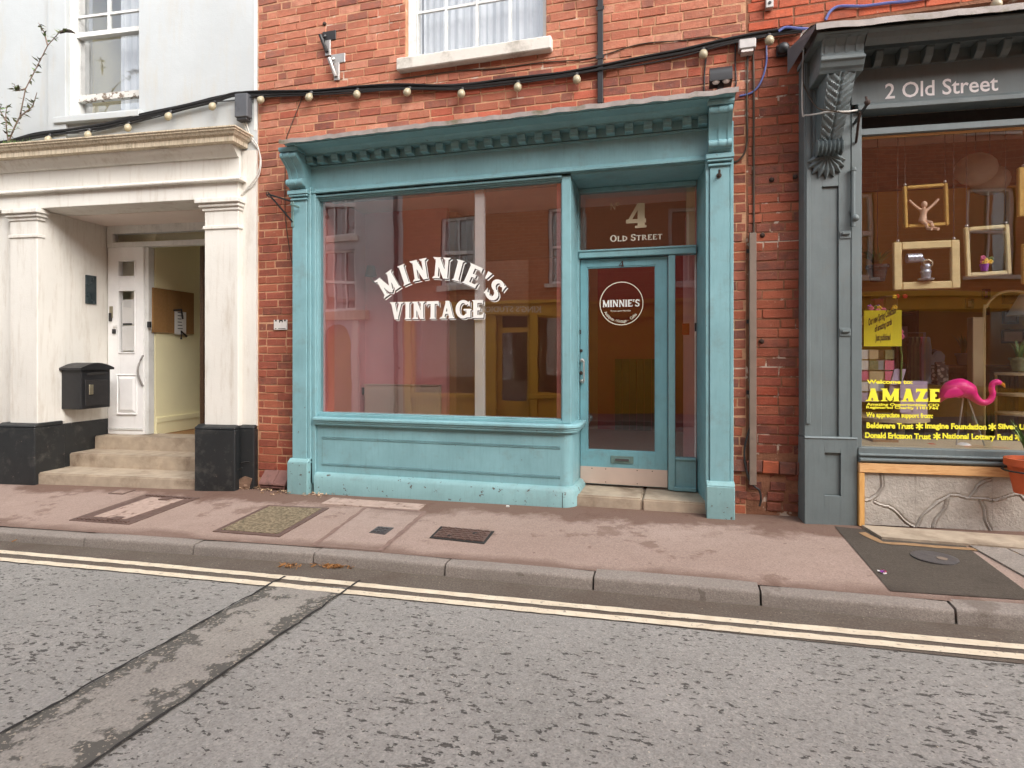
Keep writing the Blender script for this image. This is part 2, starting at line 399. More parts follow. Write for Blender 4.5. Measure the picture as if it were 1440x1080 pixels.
M['brickfar'] = brick_tex('brick_courses', srgb(196, 112, 84), srgb(180, 96, 72), srgb(186, 146, 116))
M['brickopp'] = brick_tex('brick_courses_opposite', srgb(186, 118, 80), srgb(166, 102, 70), srgb(182, 144, 110))
# ------------------------------------------------------------------ ground, road, pavement, kerb
def road_mat():
    q = NT('worn_asphalt')
    base = q.ramp(q.noise(2.0, 6, .6), [(.3, srgb(142, 140, 135)), (.7, srgb(158, 155, 150))])
    agg = q.n('ShaderNodeTexVoronoi'); agg.inputs['Scale'].default_value = 120; q.l(q.pos(), agg.inputs['Vector'])
    base = q.mix(q.ramp(agg.outputs['Color'], [(.55, .0), (.95, .4)]), base, srgb(182, 177, 168))
    base = q.mix(q.ramp(agg.outputs['Color'], [(.1, .35), (.4, .0)]), base, srgb(98, 96, 92))
    base = q.mix(q.ramp(q.noise(130, 3, .6), [(.52, 0.0), (.66, .35)]), base, srgb(96, 93, 88))
    area = q.ramp(q.noise(1.5, 6, .68), [(.36, 0.0), (.64, 1.0)])
    base = q.mix(q.ramp(q.noise(38, 5, .7), [(.42, .25), (.58, 0.0)]), base, srgb(104, 101, 96))
    fl = q.noise(31, 3, .6, stretch=(.75, 1.4, 1))
    thr = q.math('ADD', fl, q.math('MULTIPLY', area, .095))
    pits = q.ramp(thr, [(.655, 0.0), (.675, .95)])
    grit = q.ramp(q.noise(95, 2, .5), [(.5, 0.0), (.62, .55)])
    c = q.mix(pits, base, q.mix(grit, srgb(70, 68, 65), srgb(108, 103, 96)))
    lt = q.ramp(q.noise(75, 2, .5), [(.735, 0.0), (.75, 1.0)]); c = q.mix(lt, c, srgb(196, 186, 168))
    q.bump(q.math('ADD', q.math('MULTIPLY', pits, -.8), q.math('MULTIPLY', agg.outputs['Distance'], .5)), .5, .006)
    return q.done(c, .82, spec=.3)
def gutter_mat():
    q = NT('gutter_asphalt')
    c = q.ramp(q.noise(90, 4, .7), [(.3, srgb(84, 77, 70)), (.7, srgb(118, 108, 98))])
    c = q.mix(q.ramp(q.noise(70, 2), [(.70, 0.0), (.73, .9)]), c, srgb(176, 162, 142))
    c = q.mix(q.ramp(q.noise(3, 5), [(.4, 0.0), (.7, .5)]), c, srgb(84, 70, 60))
    q.bump(q.noise(90, 4), .6, .006); return q.done(c, .9, spec=.2)
def patch_mat():
    q = NT('trench_asphalt')
    base = q.ramp(q.noise(2.4, 6, .6), [(.3, srgb(136, 131, 125)), (.7, srgb(152, 147, 139))])
    sep = q.n('ShaderNodeUVMap'); x = q.n('ShaderNodeSeparateXYZ'); q.l(sep.outputs[0], x.inputs[0])
    edge = q.math('ABSOLUTE', q.math('SUBTRACT', x.outputs['X'], .5))
    area = q.math('ADD', q.noise(12, 5, .6), q.math('MULTIPLY', q.math('POWER', edge, 1.6), .95))
    pits = q.ramp(area, [(.625, 0.0), (.68, .9)])
    base = q.mix(q.ramp(q.noise(110, 3, .6), [(.5, 0.0), (.66, .5)]), base, srgb(88, 84, 79))
    ag = q.n('ShaderNodeTexVoronoi'); ag.inputs['Scale'].default_value = 120; q.l(q.pos(), ag.inputs['Vector'])
    base = q.mix(q.ramp(ag.outputs['Color'], [(.55, .0), (.95, .4)]), base, srgb(182, 175, 164))
    stones = q.ramp(q.noise(60, 2, .5), [(.58, 0.0), (.63, 1.0)])
    c = q.mix(pits, base, q.mix(stones, srgb(84, 82, 77), srgb(158, 148, 134)))
    q.bump(q.math('MULTIPLY', pits, -1.0), .5, .006); return q.done(c, .85, spec=.25)
def pave_mat(name, c0, c1, stain, dirt_amt=1.0, edge=.6):
    q = NT(name)
    c = q.ramp(q.noise(1.1, 6, .62), [(.3, c0), (.7, c1)])
    c = q.mix(q.ramp(q.noise(70, 4, .7), [(.45, .0), (.62, .4)]), c, sc(c0, .72))
    c = q.mix(q.ramp(q.noise(9, 6, .7), [(.5, .0), (.7, .45)]), c, sc(c0, .8))
    sp = q.n('ShaderNodeTexVoronoi'); sp.inputs['Scale'].default_value = 150; q.l(q.pos(), sp.inputs['Vector'])
    c = q.mix(q.ramp(sp.outputs['Color'], [(.1, .0), (.9, .55)]), c, sc(c0, .62))
    c = q.mix(q.ramp(q.noise(120, 2), [(.66, .0), (.7, .6)]), c, sc(c1, 1.35))
    xy = q.n('ShaderNodeSeparateXYZ'); q.l(q.pos(), xy.inputs[0])
    nz = q.math('MULTIPLY', q.math('SUBTRACT', q.noise(1.9, 6, .62), .5), 1.1)
    wall = q.ramp(q.math('ADD', xy.outputs['Y'], nz), [(0.0, 0.0), (1.0, 1.0)])
    # soot and moss that gather along the foot of the wall, damp along the kerb joint
    mr = q.n('ShaderNodeMapRange'); mr.inputs['From Min'].default_value = 4.46; mr.inputs['From Max'].default_value = 4.6; q.l(q.math('ADD', xy.outputs['Y'], nz), mr.inputs[0])
    c = q.mix(q.math('MULTIPLY', mr.outputs[0], .8*dirt_amt), c, stain)
    m2 = q.n('ShaderNodeMapRange'); m2.inputs['From Min'].default_value = 3.74; m2.inputs['From Max'].default_value = 3.64
    q.l(q.math('ADD', xy.outputs['Y'], q.math('MULTIPLY', nz, .32)), m2.inputs[0])
    c = q.mix(q.math('MULTIPLY', m2.outputs[0], edge), c, sc(stain, .9))
    c = q.mix(q.ramp(q.noise(1.5, 7, .68), [(.60, 0.0), (.64, .5)]), c, stain)
    c = q.mix(q.ramp(q.noise(13, 2, .4), [(.74, 0.0), (.755, .45)]), c, sc(stain, .8))
    q.bump(q.math('ADD', q.noise(150, 3), q.noise(60, 4, .7)), .5, .006); return q.done(c, .88, spec=.22)
M['road'] = road_mat(); M['gutter'] = gutter_mat(); M['trench'] = patch_mat()
M['pave'] = pave_mat('pink_tarmac', srgb(161, 139, 127), srgb(179, 157, 145), srgb(102, 77, 65))
M['pave2'] = pave_mat('pink_tarmac_patch', srgb(164, 143, 132), srgb(181, 160, 148), srgb(106, 82, 70), .6)
M['pave_dark'] = pave_mat('dark_tarmac', srgb(84, 76, 68), srgb(98, 90, 81), srgb(66, 58, 52), .5)
M['pave_seam'] = simple('tar_seam', srgb(128, 104, 94), .9, .2, 20, .3)
M['crack'] = simple('open_crack', srgb(44, 42, 40), .95, .2, 20, .3)
M['kerbstone'] = pave_mat('kerb_concrete', srgb(142, 133, 125), srgb(163, 153, 144), srgb(98, 87, 78), .4, 0.0)
def line_mat():
    q = NT('road_line_paint')
    c = q.ramp(q.noise(12, 6, .6), [(.3, srgb(206, 191, 166)), (.7, srgb(228, 215, 192))])
    c = q.mix(q.ramp(q.noise(34, 6, .7), [(.58, 0.0), (.66, .85)]), c, srgb(146, 134, 118))
    q.bump(q.noise(90, 3), .3, .004); return q.done(c, .75)
M['line'] = line_mat()
XS = sorted(set([-40, -25, -15, -10, 8, 12, 20, 40]+[-8+.5*i for i in range(31)]+[k[0] for k in KT[1:-1]]))
def sheet(name, mat, ys, fn, kind='structure', xs=XS):
    m = MB(); n = len(ys)
    m.add([(x, y, fn(x, y)) for x in xs for y in ys], [(i*n+j, (i+1)*n+j, (i+1)*n+j+1, i*n+j+1) for i in range(len(xs)-1) for j in range(n-1)])
    return m.build(name, mat, None, smooth=True, kind=kind)
g = MB(); g.add([(-400, -400, -1.3), (400, -400, -1.3), (400, 400, -1.3), (-400, 400, -1.3)], [(0, 1, 2, 3)]); g.build('ground', M['gutter'], kind='structure')
sheet('road', M['road'], [-1.3, 0, 1, 2, 3, 3.52], zroad)
sheet('pavement', M['pave'], [3.6, 3.9, 4.3, 4.7, 5.2], zpave)
sheet('far_pavement', M['pave'], [-2.75, -1.45], lambda x, y: zroad(x)+.1)
sheet('gutter_strip', M['gutter'], [3.13, 3.515], lambda x, y: zroad(x)+.004)
kerb2 = MB(); nx = len(XS)
kerb2.add([(x, y, zroad(x)+z) for x in XS for y, z in ((-1.3, -.05), (-1.3, .1), (-1.45, .106))], [(i*3+j, (i+1)*3+j, (i+1)*3+j+1, i*3+j+1) for i in range(nx-1) for j in (0, 1)])
kerb2.build('far_kerb', M['kerbstone'], kind='structure')
# kerb stones one by one
kerb = thing('kerb', None, None, (0, YK, .1), kind='structure')
ku = [-420, -190, -22, 117, 271, 440, 625, 834, 1070, 1345]
kx = [MAIN.su(u, YK) for u in ku]; kx = [kx[0]-.95*i for i in (3, 2, 1)]+kx; kx += [kx[-1]+.95*i for i in (1, 2, 3)]
for a, b in zip(kx, kx[1:]):
    m = MB(); nseg = 5; jit = R.uniform(-.006, .006)
    pr = [(-.006, -.13), (-.001, -.022), (.003, -.010), (.009, -.003), (.02, 0), (.13, .004), (.13, -.13)]
    rows = []
    for i in range(nseg+1):
        x = a+.006+(b-a-.012)*i/nseg; z = lerp_table(KT, x)
        e = .008 if i in (0, nseg) else R.uniform(-.0015, .0015)
        rows += [(x, YK+o+(e if o < .1 and zz > -.1 else 0), z+zz+jit-(e*.5 if i in (0, nseg) and zz > -.05 else 0)) for o, zz in pr]
    n = len(pr)
    fs = [(i*n+j, i*n+(j+1) % n, (i+1)*n+(j+1) % n, (i+1)*n+j) for i in range(nseg) for j in range(n)]+[tuple(range(n)), tuple(nseg*n+j for j in range(n))]
    m.add(rows, fs); m.build('kerb_stone', M['kerbstone'], kerb, smooth=True)
jt = MB(); jt.add([(x, y, lerp_table(KT, x)-.03-(0 if y > YK+.02 else .05)) for x in XS for y in (YK+.02, YK+.13)], [(i*2, i*2+2, i*2+3, i*2+1) for i in range(nx-1)])
jt.build('kerb_joint', M['crack'], kerb)
# double lines
def ribbon(pts, width, fn, lift, jitter=0.0, step=.06, mat=None, name='line', kind='structure', parent=None):
    P = [ground(u, v, fn) if not isinstance(u, str) else v for u, v in pts]
    q = []
    for a, b in zip(P, P[1:]):
        n = max(1, int((b-a).length/step)); q += [a.lerp(b, i/n) for i in range(n)]
    q.append(P[-1]); m = MB(); vs = []
    for i, p in enumerate(q):
        t = (q[min(i+1, len(q)-1)]-q[max(0, i-1)]).normalized(); nn = Vector((-t.y, t.x, 0))
        wv = width/2
        for sg in (1, -1):
            r = p+nn*sg*(wv+R.uniform(-jitter, jitter)); r.z = fn(r.x, r.y)+lift; vs.append(r)
    m.add(vs, [(i*2, i*2+1, i*2+3, i*2+2) for i in range(len(q)-1)])
    return m.build(name, mat, parent, kind=kind)
def ext(uvs, fn):
    a, b = ground(*uvs[0], fn), ground(*uvs[1], fn); c, d = ground(*uvs[-2], fn), ground(*uvs[-1], fn)
    return [('w', a+(a-b)*4)]+[('w', ground(u, v, fn)) for u, v in uvs]+[('w', d+(d-c)*4)]
def fnr(x, y): return zroad(x)
ribbon(ext([(0, 777), (200, 794.5), (400, 813.5), (780, 851), (1100, 881), (1440, 912)], fnr), .060, fnr, .008, .004, mat=M['line'], name='yellow_line')
ribbon(ext([(0, 787.5), (200, 805.5), (400, 825), (780, 862.5), (1100, 893), (1440, 926)], fnr), .060, fnr, .008, .004, mat=M['line'], name='yellow_line')
# reinstated trench across the road, with its open seams
tl, tr_ = [(383, 822), (0, 1035)], [(492, 828), (125, 1080)]
A, B = ground(*tl[0], fnr), ground(*tl[1], fnr); Cc, D = ground(*tr_[0], fnr), ground(*tr_[1], fnr)
B = A+(B-A)*(A.y+1.2)/(A.y-B.y); D = Cc+(D-Cc)*(Cc.y+1.2)/(Cc.y-D.y)
tm = MB(); N = 30; vs = []
for i in range(N+1):
    for p, q in ((A, B), (Cc, D)):
        r = p.lerp(q, i/N); vs.append((r.x, r.y, zroad(r.x)+.0065))
tm.add(vs, [(2*i, 2*i+1, 2*i+3, 2*i+2) for i in range(N)])
to = tm.build('road_trench', M['trench'], kind='structure')
uvl = to.data.uv_layers.new(name='UVMap')
tx = {}
for lp in to.data.loops:
    co = to.data.vertices[lp.vertex_index].co
    f = (A.y-co.y)/max(1e-6, A.y-B.y); l = A.lerp(B, f); r = Cc.lerp(D, (Cc.y-co.y)/max(1e-6, Cc.y-D.y))
    uvl.data[lp.index].uv = ((co.x-l.x)/(r.x-l.x), f*4)
def crack(a, b, wd, name='road_seam'):
    pts = []
    n = 44
    for i in range(n+1):
        p = a.lerp(b, i/n); p.x += R.uniform(-.008, .008); pts.append(('w', p))
    ribbon(pts, wd, fnr, .0105, wd*.35, step=.03, mat=M['crack'], name=name)
crack(A+Vector((0, .12, 0)), B, .014); crack(Cc+Vector((0, .12, 0)), D, .012)
# pavement: paler strip between two seams, dark tarmac and slabs at the right
def patch(name, uvs, mat, lift, fn=zpave, parent=None, kind='structure', th=.0, n=6):
    P = [ground(u, v, fn) for u, v in uvs]; m = MB(); vs = []
    for i in range(n+1):
        for j in range(n+1):
            a = P[0].lerp(P[1], i/n); b = P[3].lerp(P[2], i/n); q = a.lerp(b, j/n); vs.append((q.x, q.y, fn(q.x, q.y)+lift))
    m.add(vs, [(i*(n+1)+j, (i+1)*(n+1)+j, (i+1)*(n+1)+j+1, i*(n+1)+j+1) for i in range(n) for j in range(n)])
    if th:
        k = (n+1)*(n+1); per = [i*(n+1) for i in range(n+1)]+[n*(n+1)+j for j in range(1, n+1)]+[i*(n+1)+n for i in range(n-1, -1, -1)]+[j for j in range(n-1, 0, -1)]
        b0 = len(m.v); m.add([m.v[i]-Vector((0, 0, th)) for i in per], [])
        for i in range(len(per)): m.f.append([per[i], per[(i+1) % len(per)], b0+(i+1) % len(per), b0+i])
    return m.build(name, mat, parent, kind=kind)
patch('pavement_patch', [(441, 768), (515, 714), (598, 720.5), (534, 775.5)], M['pave2'], .0025)
for p in ([(441, 768), (515, 714)], [(534, 775.5), (598, 720.5)], [(515, 714), (598, 720.5)]):
    ribbon(p, .035, zpave, .005, .006, mat=M['pave_seam'], name='pavement_seam')
patch('tarmac_patch', [(1252, 832), (1174, 741), (1342, 757), (1462, 846)], M['pave_dark'], .004)
slabs = thing('paving', None, None, (1.8, 4.2, .28), kind='structure')
for q in ([(1458, 822), (1362, 768), (1412, 772), (1530, 828)], [(1534, 828), (1415, 772), (1475, 777), (1610, 834)], [(1500, 792), (1418, 757), (1470, 760), (1570, 797)]):
    patch('paving_slab', q, M['kerbstone'], .011, parent=slabs, kind=None, th=.02, n=2)
st = patch('doorway_strip', [(1240, 759), (1212, 742), (1700, 775), (1750, 800)], M['stone'], .02, th=.03)
ribbon([(1212, 750), (1240, 764), (1700, 800)], .05, zpave, .007, .008, mat=simple('mossy_mortar', srgb(150, 118, 84), .9, .2, 20, .4), name='mortar_strip')
# covers in the pavement
def cover(name, label, uvs, frame_mat, in_mat, inner=None, lift=.006, cat='manhole cover', at=None, extra=None):
    P = [ground(u, v, zpave) for u, v in uvs]; c = sum(P, Vector())/4
    t = thing(name, label, cat, c)
    patch('frame', uvs, frame_mat, lift, parent=t, kind=None, th=.012, n=3)
    if inner: patch('infill', inner, in_mat, lift+.003, parent=t, kind=None, th=.004, n=3)
    return t, P
M['castiron'] = simple('worn_cast_iron', srgb(104, 82, 74), .6, .25, 30, .5, metal=.15)
M['concrete_in'] = simple('concrete_infill', srgb(172, 149, 136), .9, .16, 20, .4, dirt=srgb(122, 98, 86), dscale=16, dlo=.55, dhi=.66)
M['aggregate'] = None
q = NT('pebble_infill'); v = q.n('ShaderNodeTexVoronoi'); v.inputs['Scale'].default_value = 60; q.l(q.pos(), v.inputs['Vector'])
M['aggregate'] = (q.bump(v.outputs['Distance'], .8, .008), q.done(q.mix(q.ramp(v.outputs['Color'], [(.1, 0.0), (.9, 1.0)]), srgb(90, 79, 60), srgb(146, 130, 104)), .9))[1]
M['greyiron'] = simple('grey_iron', srgb(84, 80, 80), .55, .2, 40, .5, metal=.2)
t, P = cover('manhole_cover', 'long iron manhole cover filled with pale pink concrete before the stone steps', [(97, 732), (182, 738), (281, 700.5), (207, 695)], M['castiron'], M['concrete_in'], [(132, 727.5), (177, 731), (258, 703.5), (212, 700)])
def on(P, a, b): return P[0].lerp(P[1], a).lerp(P[3].lerp(P[2], a), b)
for k in range(24):
    c = on(P, .1+.8*(k % 12)/11, .93 if k < 12 else .045); m = MB(); m.box(c.x-.011, c.x+.011, c.y-.011, c.y+.011, c.z+.005, c.z+.014); m.build('stud', M['castiron'], t)
for a, b in ((.62, .13), (.55, .86)):
    c = on(P, a, b); m = MB(); m.box(c.x-.05, c.x+.05, c.y-.045, c.y+.045, c.z, c.z+.013); m.build('lifting_plate', M['castiron'], t)
t, P = cover('manhole_cover', 'square manhole cover filled with brown pebbly concrete left of the blue shopfront', [(299, 748), (393, 755.5), (463, 715), (377, 711)], M['castiron'], M['aggregate'], [(311, 746), (390, 752), (452, 716.5), (379, 713)])
cover('cover_slab', 'pale studded slab in the pavement against the blue stallriser', [(451, 709), (589, 718), (599, 710), (468, 700.5)], M['concrete_in'], M['concrete_in'], None, cat='paving slab')
t, P = cover('stopcock_cover', 'tiny square grey iron cover in the pavement below the window', [(519, 749.7), (541, 752.5), (554, 743), (532, 741)], M['greyiron'], M['greyiron'], [(522, 749), (540, 751.5), (551, 743.7), (533, 742)], cat='stopcock cover')
for i in range(3):
    for j in range(3):
        c = on(P, .25+.25*i, .25+.25*j); m = MB(); m.box(c.x-.012, c.x+.012, c.y-.012, c.y+.012, c.z+.006, c.z+.013); m.build('stud', M['greyiron'], t)
t, P = cover('manhole_cover', 'rectangular patterned brown iron cover with two key holes under the blue window', [(604, 757), (681, 765.5), (695, 748), (620, 741)], M['crack'], M['castiron'], [(609, 755.8), (680, 763), (691, 748.5), (623, 742.3)])
for i in range(13):
    for j in range(6):
        if (i, j) in ((3, 1), (3, 2), (9, 3), (9, 4)): continue
        c = on(P, .1+.8*i/12, .12+.76*j/5); m = MB(); dx, dy = (.018, .006) if (i+j) % 2 else (.007, .016)
        if abs(i/12-(1-j/5)) < .05: dx, dy = .02, .004
        m.box(c.x-dx, c.x+dx, c.y-dy, c.y+dy, c.z+.007, c.z+.0145); m.build('tread', M['castiron'], t)
for a, b in ((.33, .28), (.72, .66)):
    c = on(P, a, b); m = MB(); m.box(c.x-.02, c.x+.02, c.y-.02, c.y+.02, c.z+.006, c.z+.0105); m.build('key_hole', M['crack'], t)
cover('junction_cover', 'narrow dark outlined cover beside the long concrete filled manhole cover', [(152, 694.3), (172.6, 695.5), (191.6, 689.2), (171, 687.5)], M['castiron'], M['pave'], [(157, 694), (172, 694.8), (188, 689.6), (172, 688.2)], cat='small cover')
c = ground(1314, 785, zpave); rc = thing('round_cover', 'round dark iron cover sunk in the dark tarmac before the grey shop', 'manhole cover', c)
m = MB(); m.lathe(c+Vector((0, 0, .001)), [(.125, 0), (.125, .007), (.11, .009), (.0001, .009)], 24); m.build('lid', M['greyiron'], rc)
m = MB(); m.lathe(c+Vector((.03, -.03, .004)), [(.03, 0), (.03, .009), (.0001, .009)], 12); m.build('boss', M['conduit'], rc)
# litter
c = ground(1246, 808, zpave)
lt = thing('sweet_wrapper', 'crumpled white and pink wrapper dropped at the tarmac edge', 'litter', c)
for nm, mt, k in (('wrapper', M['paper'], .02), ('wrapper_edge', M['flower_pink'], .014), ('wrapper_print', M['flower_purple'], .012)):
    m = MB(); o = c+Vector((R.uniform(-.02, .02), R.uniform(-.012, .01), .014)); vs = [o+Vector((R.uniform(-k, k)*1.3, R.uniform(-k, k), R.uniform(-.012, k))) for _ in range(9)]
    m.add(vs, [(0, 1, 2), (2, 3, 4), (4, 5, 6), (6, 7, 8), (0, 4, 8), (1, 3, 5), (2, 5, 7)]); m.build(nm, mt, lt)
def scraps(name, pts, n, mats, size, fn, spread, label):
    m = MB()
    for _ in range(n):
        u, v = R.choice(pts); p = ground(u+R.gauss(0, spread), v+R.gauss(0, spread*.16), fn); a = R.uniform(0, 6.28); l, wd = size*R.uniform(.5, 1.6), size*R.uniform(.12, .4)
        dx, dy = Vector((math.cos(a)*l, math.sin(a)*l, R.uniform(0, .008))), Vector((-math.sin(a)*wd, math.cos(a)*wd, R.uniform(-.003, .006)))
        p = p+Vector((0, 0, .014)); m.add([p-dx-dy, p+dx-dy, p+dx+dy, p-dx+dy], [(0, 1, 2, 3)])
    o = m.build(name, mats, None, kind='stuff'); o['label'] = label; o['category'] = 'litter'; return o
scraps('dry_leaf_litter', [(460, 798), (478, 799), (470, 797), (408, 798)], 130, M['drygrass'], .014, fnr, 9, 'dry brown leaf litter in the gutter against the kerb')
scraps('wall_foot_litter', [(360, 688), (375, 690), (395, 694), (430, 695), (450, 697)], 130, simple('pale_chips', srgb(190, 160, 128), .9, .3, 60, .2), .011, zpave, 12, 'pale leaf scraps along the foot of the brick strip')
p = ground(714, 713, zpave); m = MB(); m.box(p.x-.012, p.x+.012, p.y-.008, p.y+.008, p.z+.002, p.z+.012); single(m, 'paper_scrap', M['paper'], 'tiny white paper scrap under the blue stallriser', 'litter')
c = ground(28, 762, fnr); m = MB()
for a in (0, 2.1, 4.2): m.tube([c+Vector((0, 0, .03)), c+Vector((.05*math.cos(a), .05*math.sin(a), .012))], .004, 5)
m.tube([c+Vector((0, 0, .03)), c+Vector((0, .01, .075))], .004, 5); single(m, 'twig', M['drygrass'], 'small dry twig lying in the gutter at the kerb', 'twig')

# ------------------------------------------------------------------ brick buildings
bricks_made = {}
def brick_meshes(tagname, L, H, dep=.05):
    out = []
    for k in range(6):
        j = lambda a: R.uniform(-a, a)
        o = [(-L/2+j(.003), 0, -H/2+j(.003)), (L/2+j(.003), 0, -H/2+j(.003)), (L/2+j(.003), 0, H/2+j(.003)), (-L/2+j(.003), 0, H/2+j(.003))]
        fr = [(x*(1-.03)+j(.002)*1, -.006+j(.0025), z*.86+j(.002)) for x, y, z in o]
        bk = [(x, dep, z) for x, y, z in o]
        me = bpy.data.meshes.new(tagname)
        me.from_pydata(fr+o+bk, [], [(0, 1, 2, 3)]+[(4+i, 4+(i+1) % 4, (i+1) % 4, i) for i in range(4)]+[(8+i, 8+(i+1) % 4, 4+(i+1) % 4, 4+i) for i in range(4)])
        me.materials.append(M['brick']); out.append(me)
    return out
ST, HD = brick_meshes('brick', .216, .066), brick_meshes('brick', .104, .066)
def lay(parent, d, s0, s1, z0, z1, colour, holes=(), course=.076, off=.0, front=None, F=MAIN):
    """stretchers with scattered headers, cut at the edges of the panel and at openings"""
    row = 0; z = z0; n = 0
    while z < z1-.02:
        h = min(course, z1-z); zc = z+h/2
        x = s0-R.uniform(.01, .11) if row % 2 else s0-.0
        spans = [(s0, s1)]
        for (a, b, c, e) in holes:
            if zc > c and zc < e:
                nsp = []
                for p, q in spans:
                    if b <= p or a >= q: nsp.append((p, q)); continue
                    if a > p: nsp.append((p, a))
                    if b < q: nsp.append((b, q))
                spans = nsp
        k = row % 2
        while x < s1:
            hd = (R.random() < .26) or (k and x <= s0)
            L = .105 if hd else R.choice((.216, .22, .224)); k = 0
            for p, q in spans:
                a, b = max(x, p), min(x+L, q)
                if b-a > .03:
                    base = HD if (b-a) < .15 else ST; bl = .104 if (b-a) < .15 else .216
                    cx = (a+b)/2; dd = d+R.uniform(-.003, .004)
                    o = inst('brick', R.choice(base), F.w(cx, dd, zc), parent, F.a, ((b-a-.009)/bl, 1, (h-.010)/.066))
                    o.color = colour(cx, zc); n += 1
            x += L
        z += course; row += 1
    return n
def tone(stops, x=None):
    def f(cx, zc):
        t = R.random(); acc = 0
        for wgt, c in stops:
            acc += wgt
            if t <= acc: break
        k = R.uniform(.78, 1.14); return (c[0]*k, c[1]*k, c[2]*k, 1)
    return f
pinkish = tone([(.5, srgb(188, 126, 101)), (.22, srgb(176, 112, 89)), (.13, srgb(202, 146, 121)), (.15, srgb(144, 100, 86))])
mixed = tone([(.4, srgb(190, 104, 82)), (.3, srgb(150, 92, 78)), (.3, srgb(122, 82, 74))])
orange = tone([(.45, srgb(166, 96, 72)), (.25, srgb(154, 84, 62)), (.15, srgb(146, 92, 76)), (.15, srgb(112, 78, 69))])
darkred = tone([(.5, srgb(128, 66, 54)), (.3, srgb(150, 72, 52)), (.2, srgb(96, 62, 56))])
browny = tone([(.45, srgb(156, 92, 70)), (.35, srgb(140, 78, 64)), (.2, srgb(120, 78, 66))])
def c_top(x, z): return mixed(x, z) if (z < 3.95 and x > -2.2 and R.random() < .55) or R.random() < .06 else pinkish(x, z)
def c_left(x, z): return browny(x, z) if z < 2.9 and R.random() < .8 else darkred(x, z) if z < .6 else pinkish(x, z) if z > 3.1 else browny(x, z)
def c_right(x, z):
    if z < .98: return darkred(x, z)
    if z < 1.5 and R.random() < .6: return darkred(x, z)
    return orange(x, z) if R.random() < .85 else browny(x, z)
YB = 4.985; XL = WHITE.ox+.004; XM = MAIN.su(1049, YB); XR = MAIN.su(1131, YB)
z_of = lambda x: zpave(x, 4.95)
BT_TOP, HB = 5.35, 9.3
wx0, wx1 = MAIN.su(570.5, YB), MAIN.su(768, YB); wz0 = MAIN.zv(650, 70, 4.93); wz1 = 5.9
bld = thing('brick_building', 'pale red brick building above the blue shopfront with a white sash window', 'building', (-1.8, 6.5, .2))
SX0, SX1 = -3.545, .385
n4 = lay(bld, YB, XL, XM, 3.42, BT_TOP, c_top, holes=[(wx0, wx1, wz0-.11, wz1)])
n4 += lay(bld, YB, XL, SX0+.03, .30, 3.42, c_left)
n4 += lay(bld, YB, SX1-.03, XM, .26, 3.42, tone([(.5, srgb(150, 92, 74)), (.3, srgb(172, 98, 70)), (.2, srgb(112, 78, 70))]))
m = MB(); YM = YB-.0005
for a, b, c, d in ((XL-.02, wx0, 3.3, 9.3), (wx1, XM, 3.3, 9.3), (wx0, wx1, 3.3, wz0-.05), (wx0, wx1, wz1, 9.3), (XL-.02, SX0+.06, -.3, 3.3), (SX1-.06, XM, -.3, 3.3)):
    m.box(a, b, YM, YM+.22, c, d)
m.build('wall', M['mortar'], bld)
m = MB(); m.box(XL-.02, XM, YB-.006, YM-.001, BT_TOP+.003, wz1-.002 if False else 9.3)
# courses above the picture are textured only
m = MB()
for a, b, c, d in ((XL-.01, wx0-.002, BT_TOP+.003, 9.3), (wx1+.002, XM, BT_TOP+.003, 9.3), (wx0-.002, wx1+.002, wz1, 9.3)): m.box(a, b, YB-.006, YM-.001, c, d)
m.build('upper_wall', M['brickfar'], bld)
m = MB(); m.box(XL-.02, XM, 6.3, 6.5, 3.2, 9.3); m.box(XL-.02, XM, 9.41, 9.6, -.3, 3.3); m.box(XL-.02, XL+.1, YM+.221, 6.299, -.3, 9.3); m.box(XM-.12, XM, YM+.221, 6.299, -.3, 9.3); m.box(XL-.02, XL+.1, 6.3, 9.409, -.3, 3.19); m.box(XM-.12, XM, 6.3, 9.409, -.3, 3.19)
m.build('rear_wall', M['brickfar'], bld)
m = MB(); m.box(XL, XM, YM, 6.5, 9.31, 9.5); m.build('roof', M['lead'], bld)
# shop room behind the blue front
zf = .36
m = MB(); m.box(XL+.1, XM-.12, 5.22, 6.52, 3.10, 3.16); m.build('shop_ceiling', M['ceil'], bld)
m = MB(); m.box(-2.43, XM-.12, 6.421, 6.519, 2.58, 3.099); m.build('added_beam', M['tanwall'], bld)  # added downstand, keeps the added rooflight out of view from the street
m = MB(); m.box(XL+.1, XM-.12, 6.521, 9.4, 3.13, 3.136); m.build('added_rooflight', M['glass_up'], bld)  # unseen glass roof, added to bring sky light into the shop
m = MB()
for k in range(9): x = XL+.15+(XM-XL-.4)*k/8; m.box(x, x+.05, 6.521, 9.4, 3.08, 3.128)
m.build('added_rooflight_bar', M['white_wood'], bld)  # bars of the added glass roof
m = MB(); m.box(XL+.1, XM-.12, 5.40, 9.4, zf-.06, zf); m.build('shop_floor', M['floorwood'], bld)
m = MB(); m.box(SX0+.04, SX0+.12, 5.21, 9.4, zf, 3.09); m.build('shop_side_wall', M['pinkwall'], bld)
m = MB(); m.box(.30, XM-.12, 5.21, 9.4, zf, 3.09); m.build('shop_side_wall', M['pinkwall'], bld)
m = MB(); m.box(SX0+.12, -2.44, 6.02, 6.10, zf, 3.099); m.build('shop_back_wall', M['pinkwall'], bld)
m = MB(); m.box(-1.25, .30, 9.3, 9.4, zf, 3.09); m.build('shop_back_wall', M['redwall'], bld)
m = MB(); m.box(-2.44, -1.251, 9.3, 9.4, zf, 3.09); m.build('shop_back_wall', M['tanwall'], bld)
m = MB(); m.box(-2.44, -2.36, 6.101, 9.3, zf, 3.07); m.build('shop_partition', M['tanwall'], bld)
m = MB()
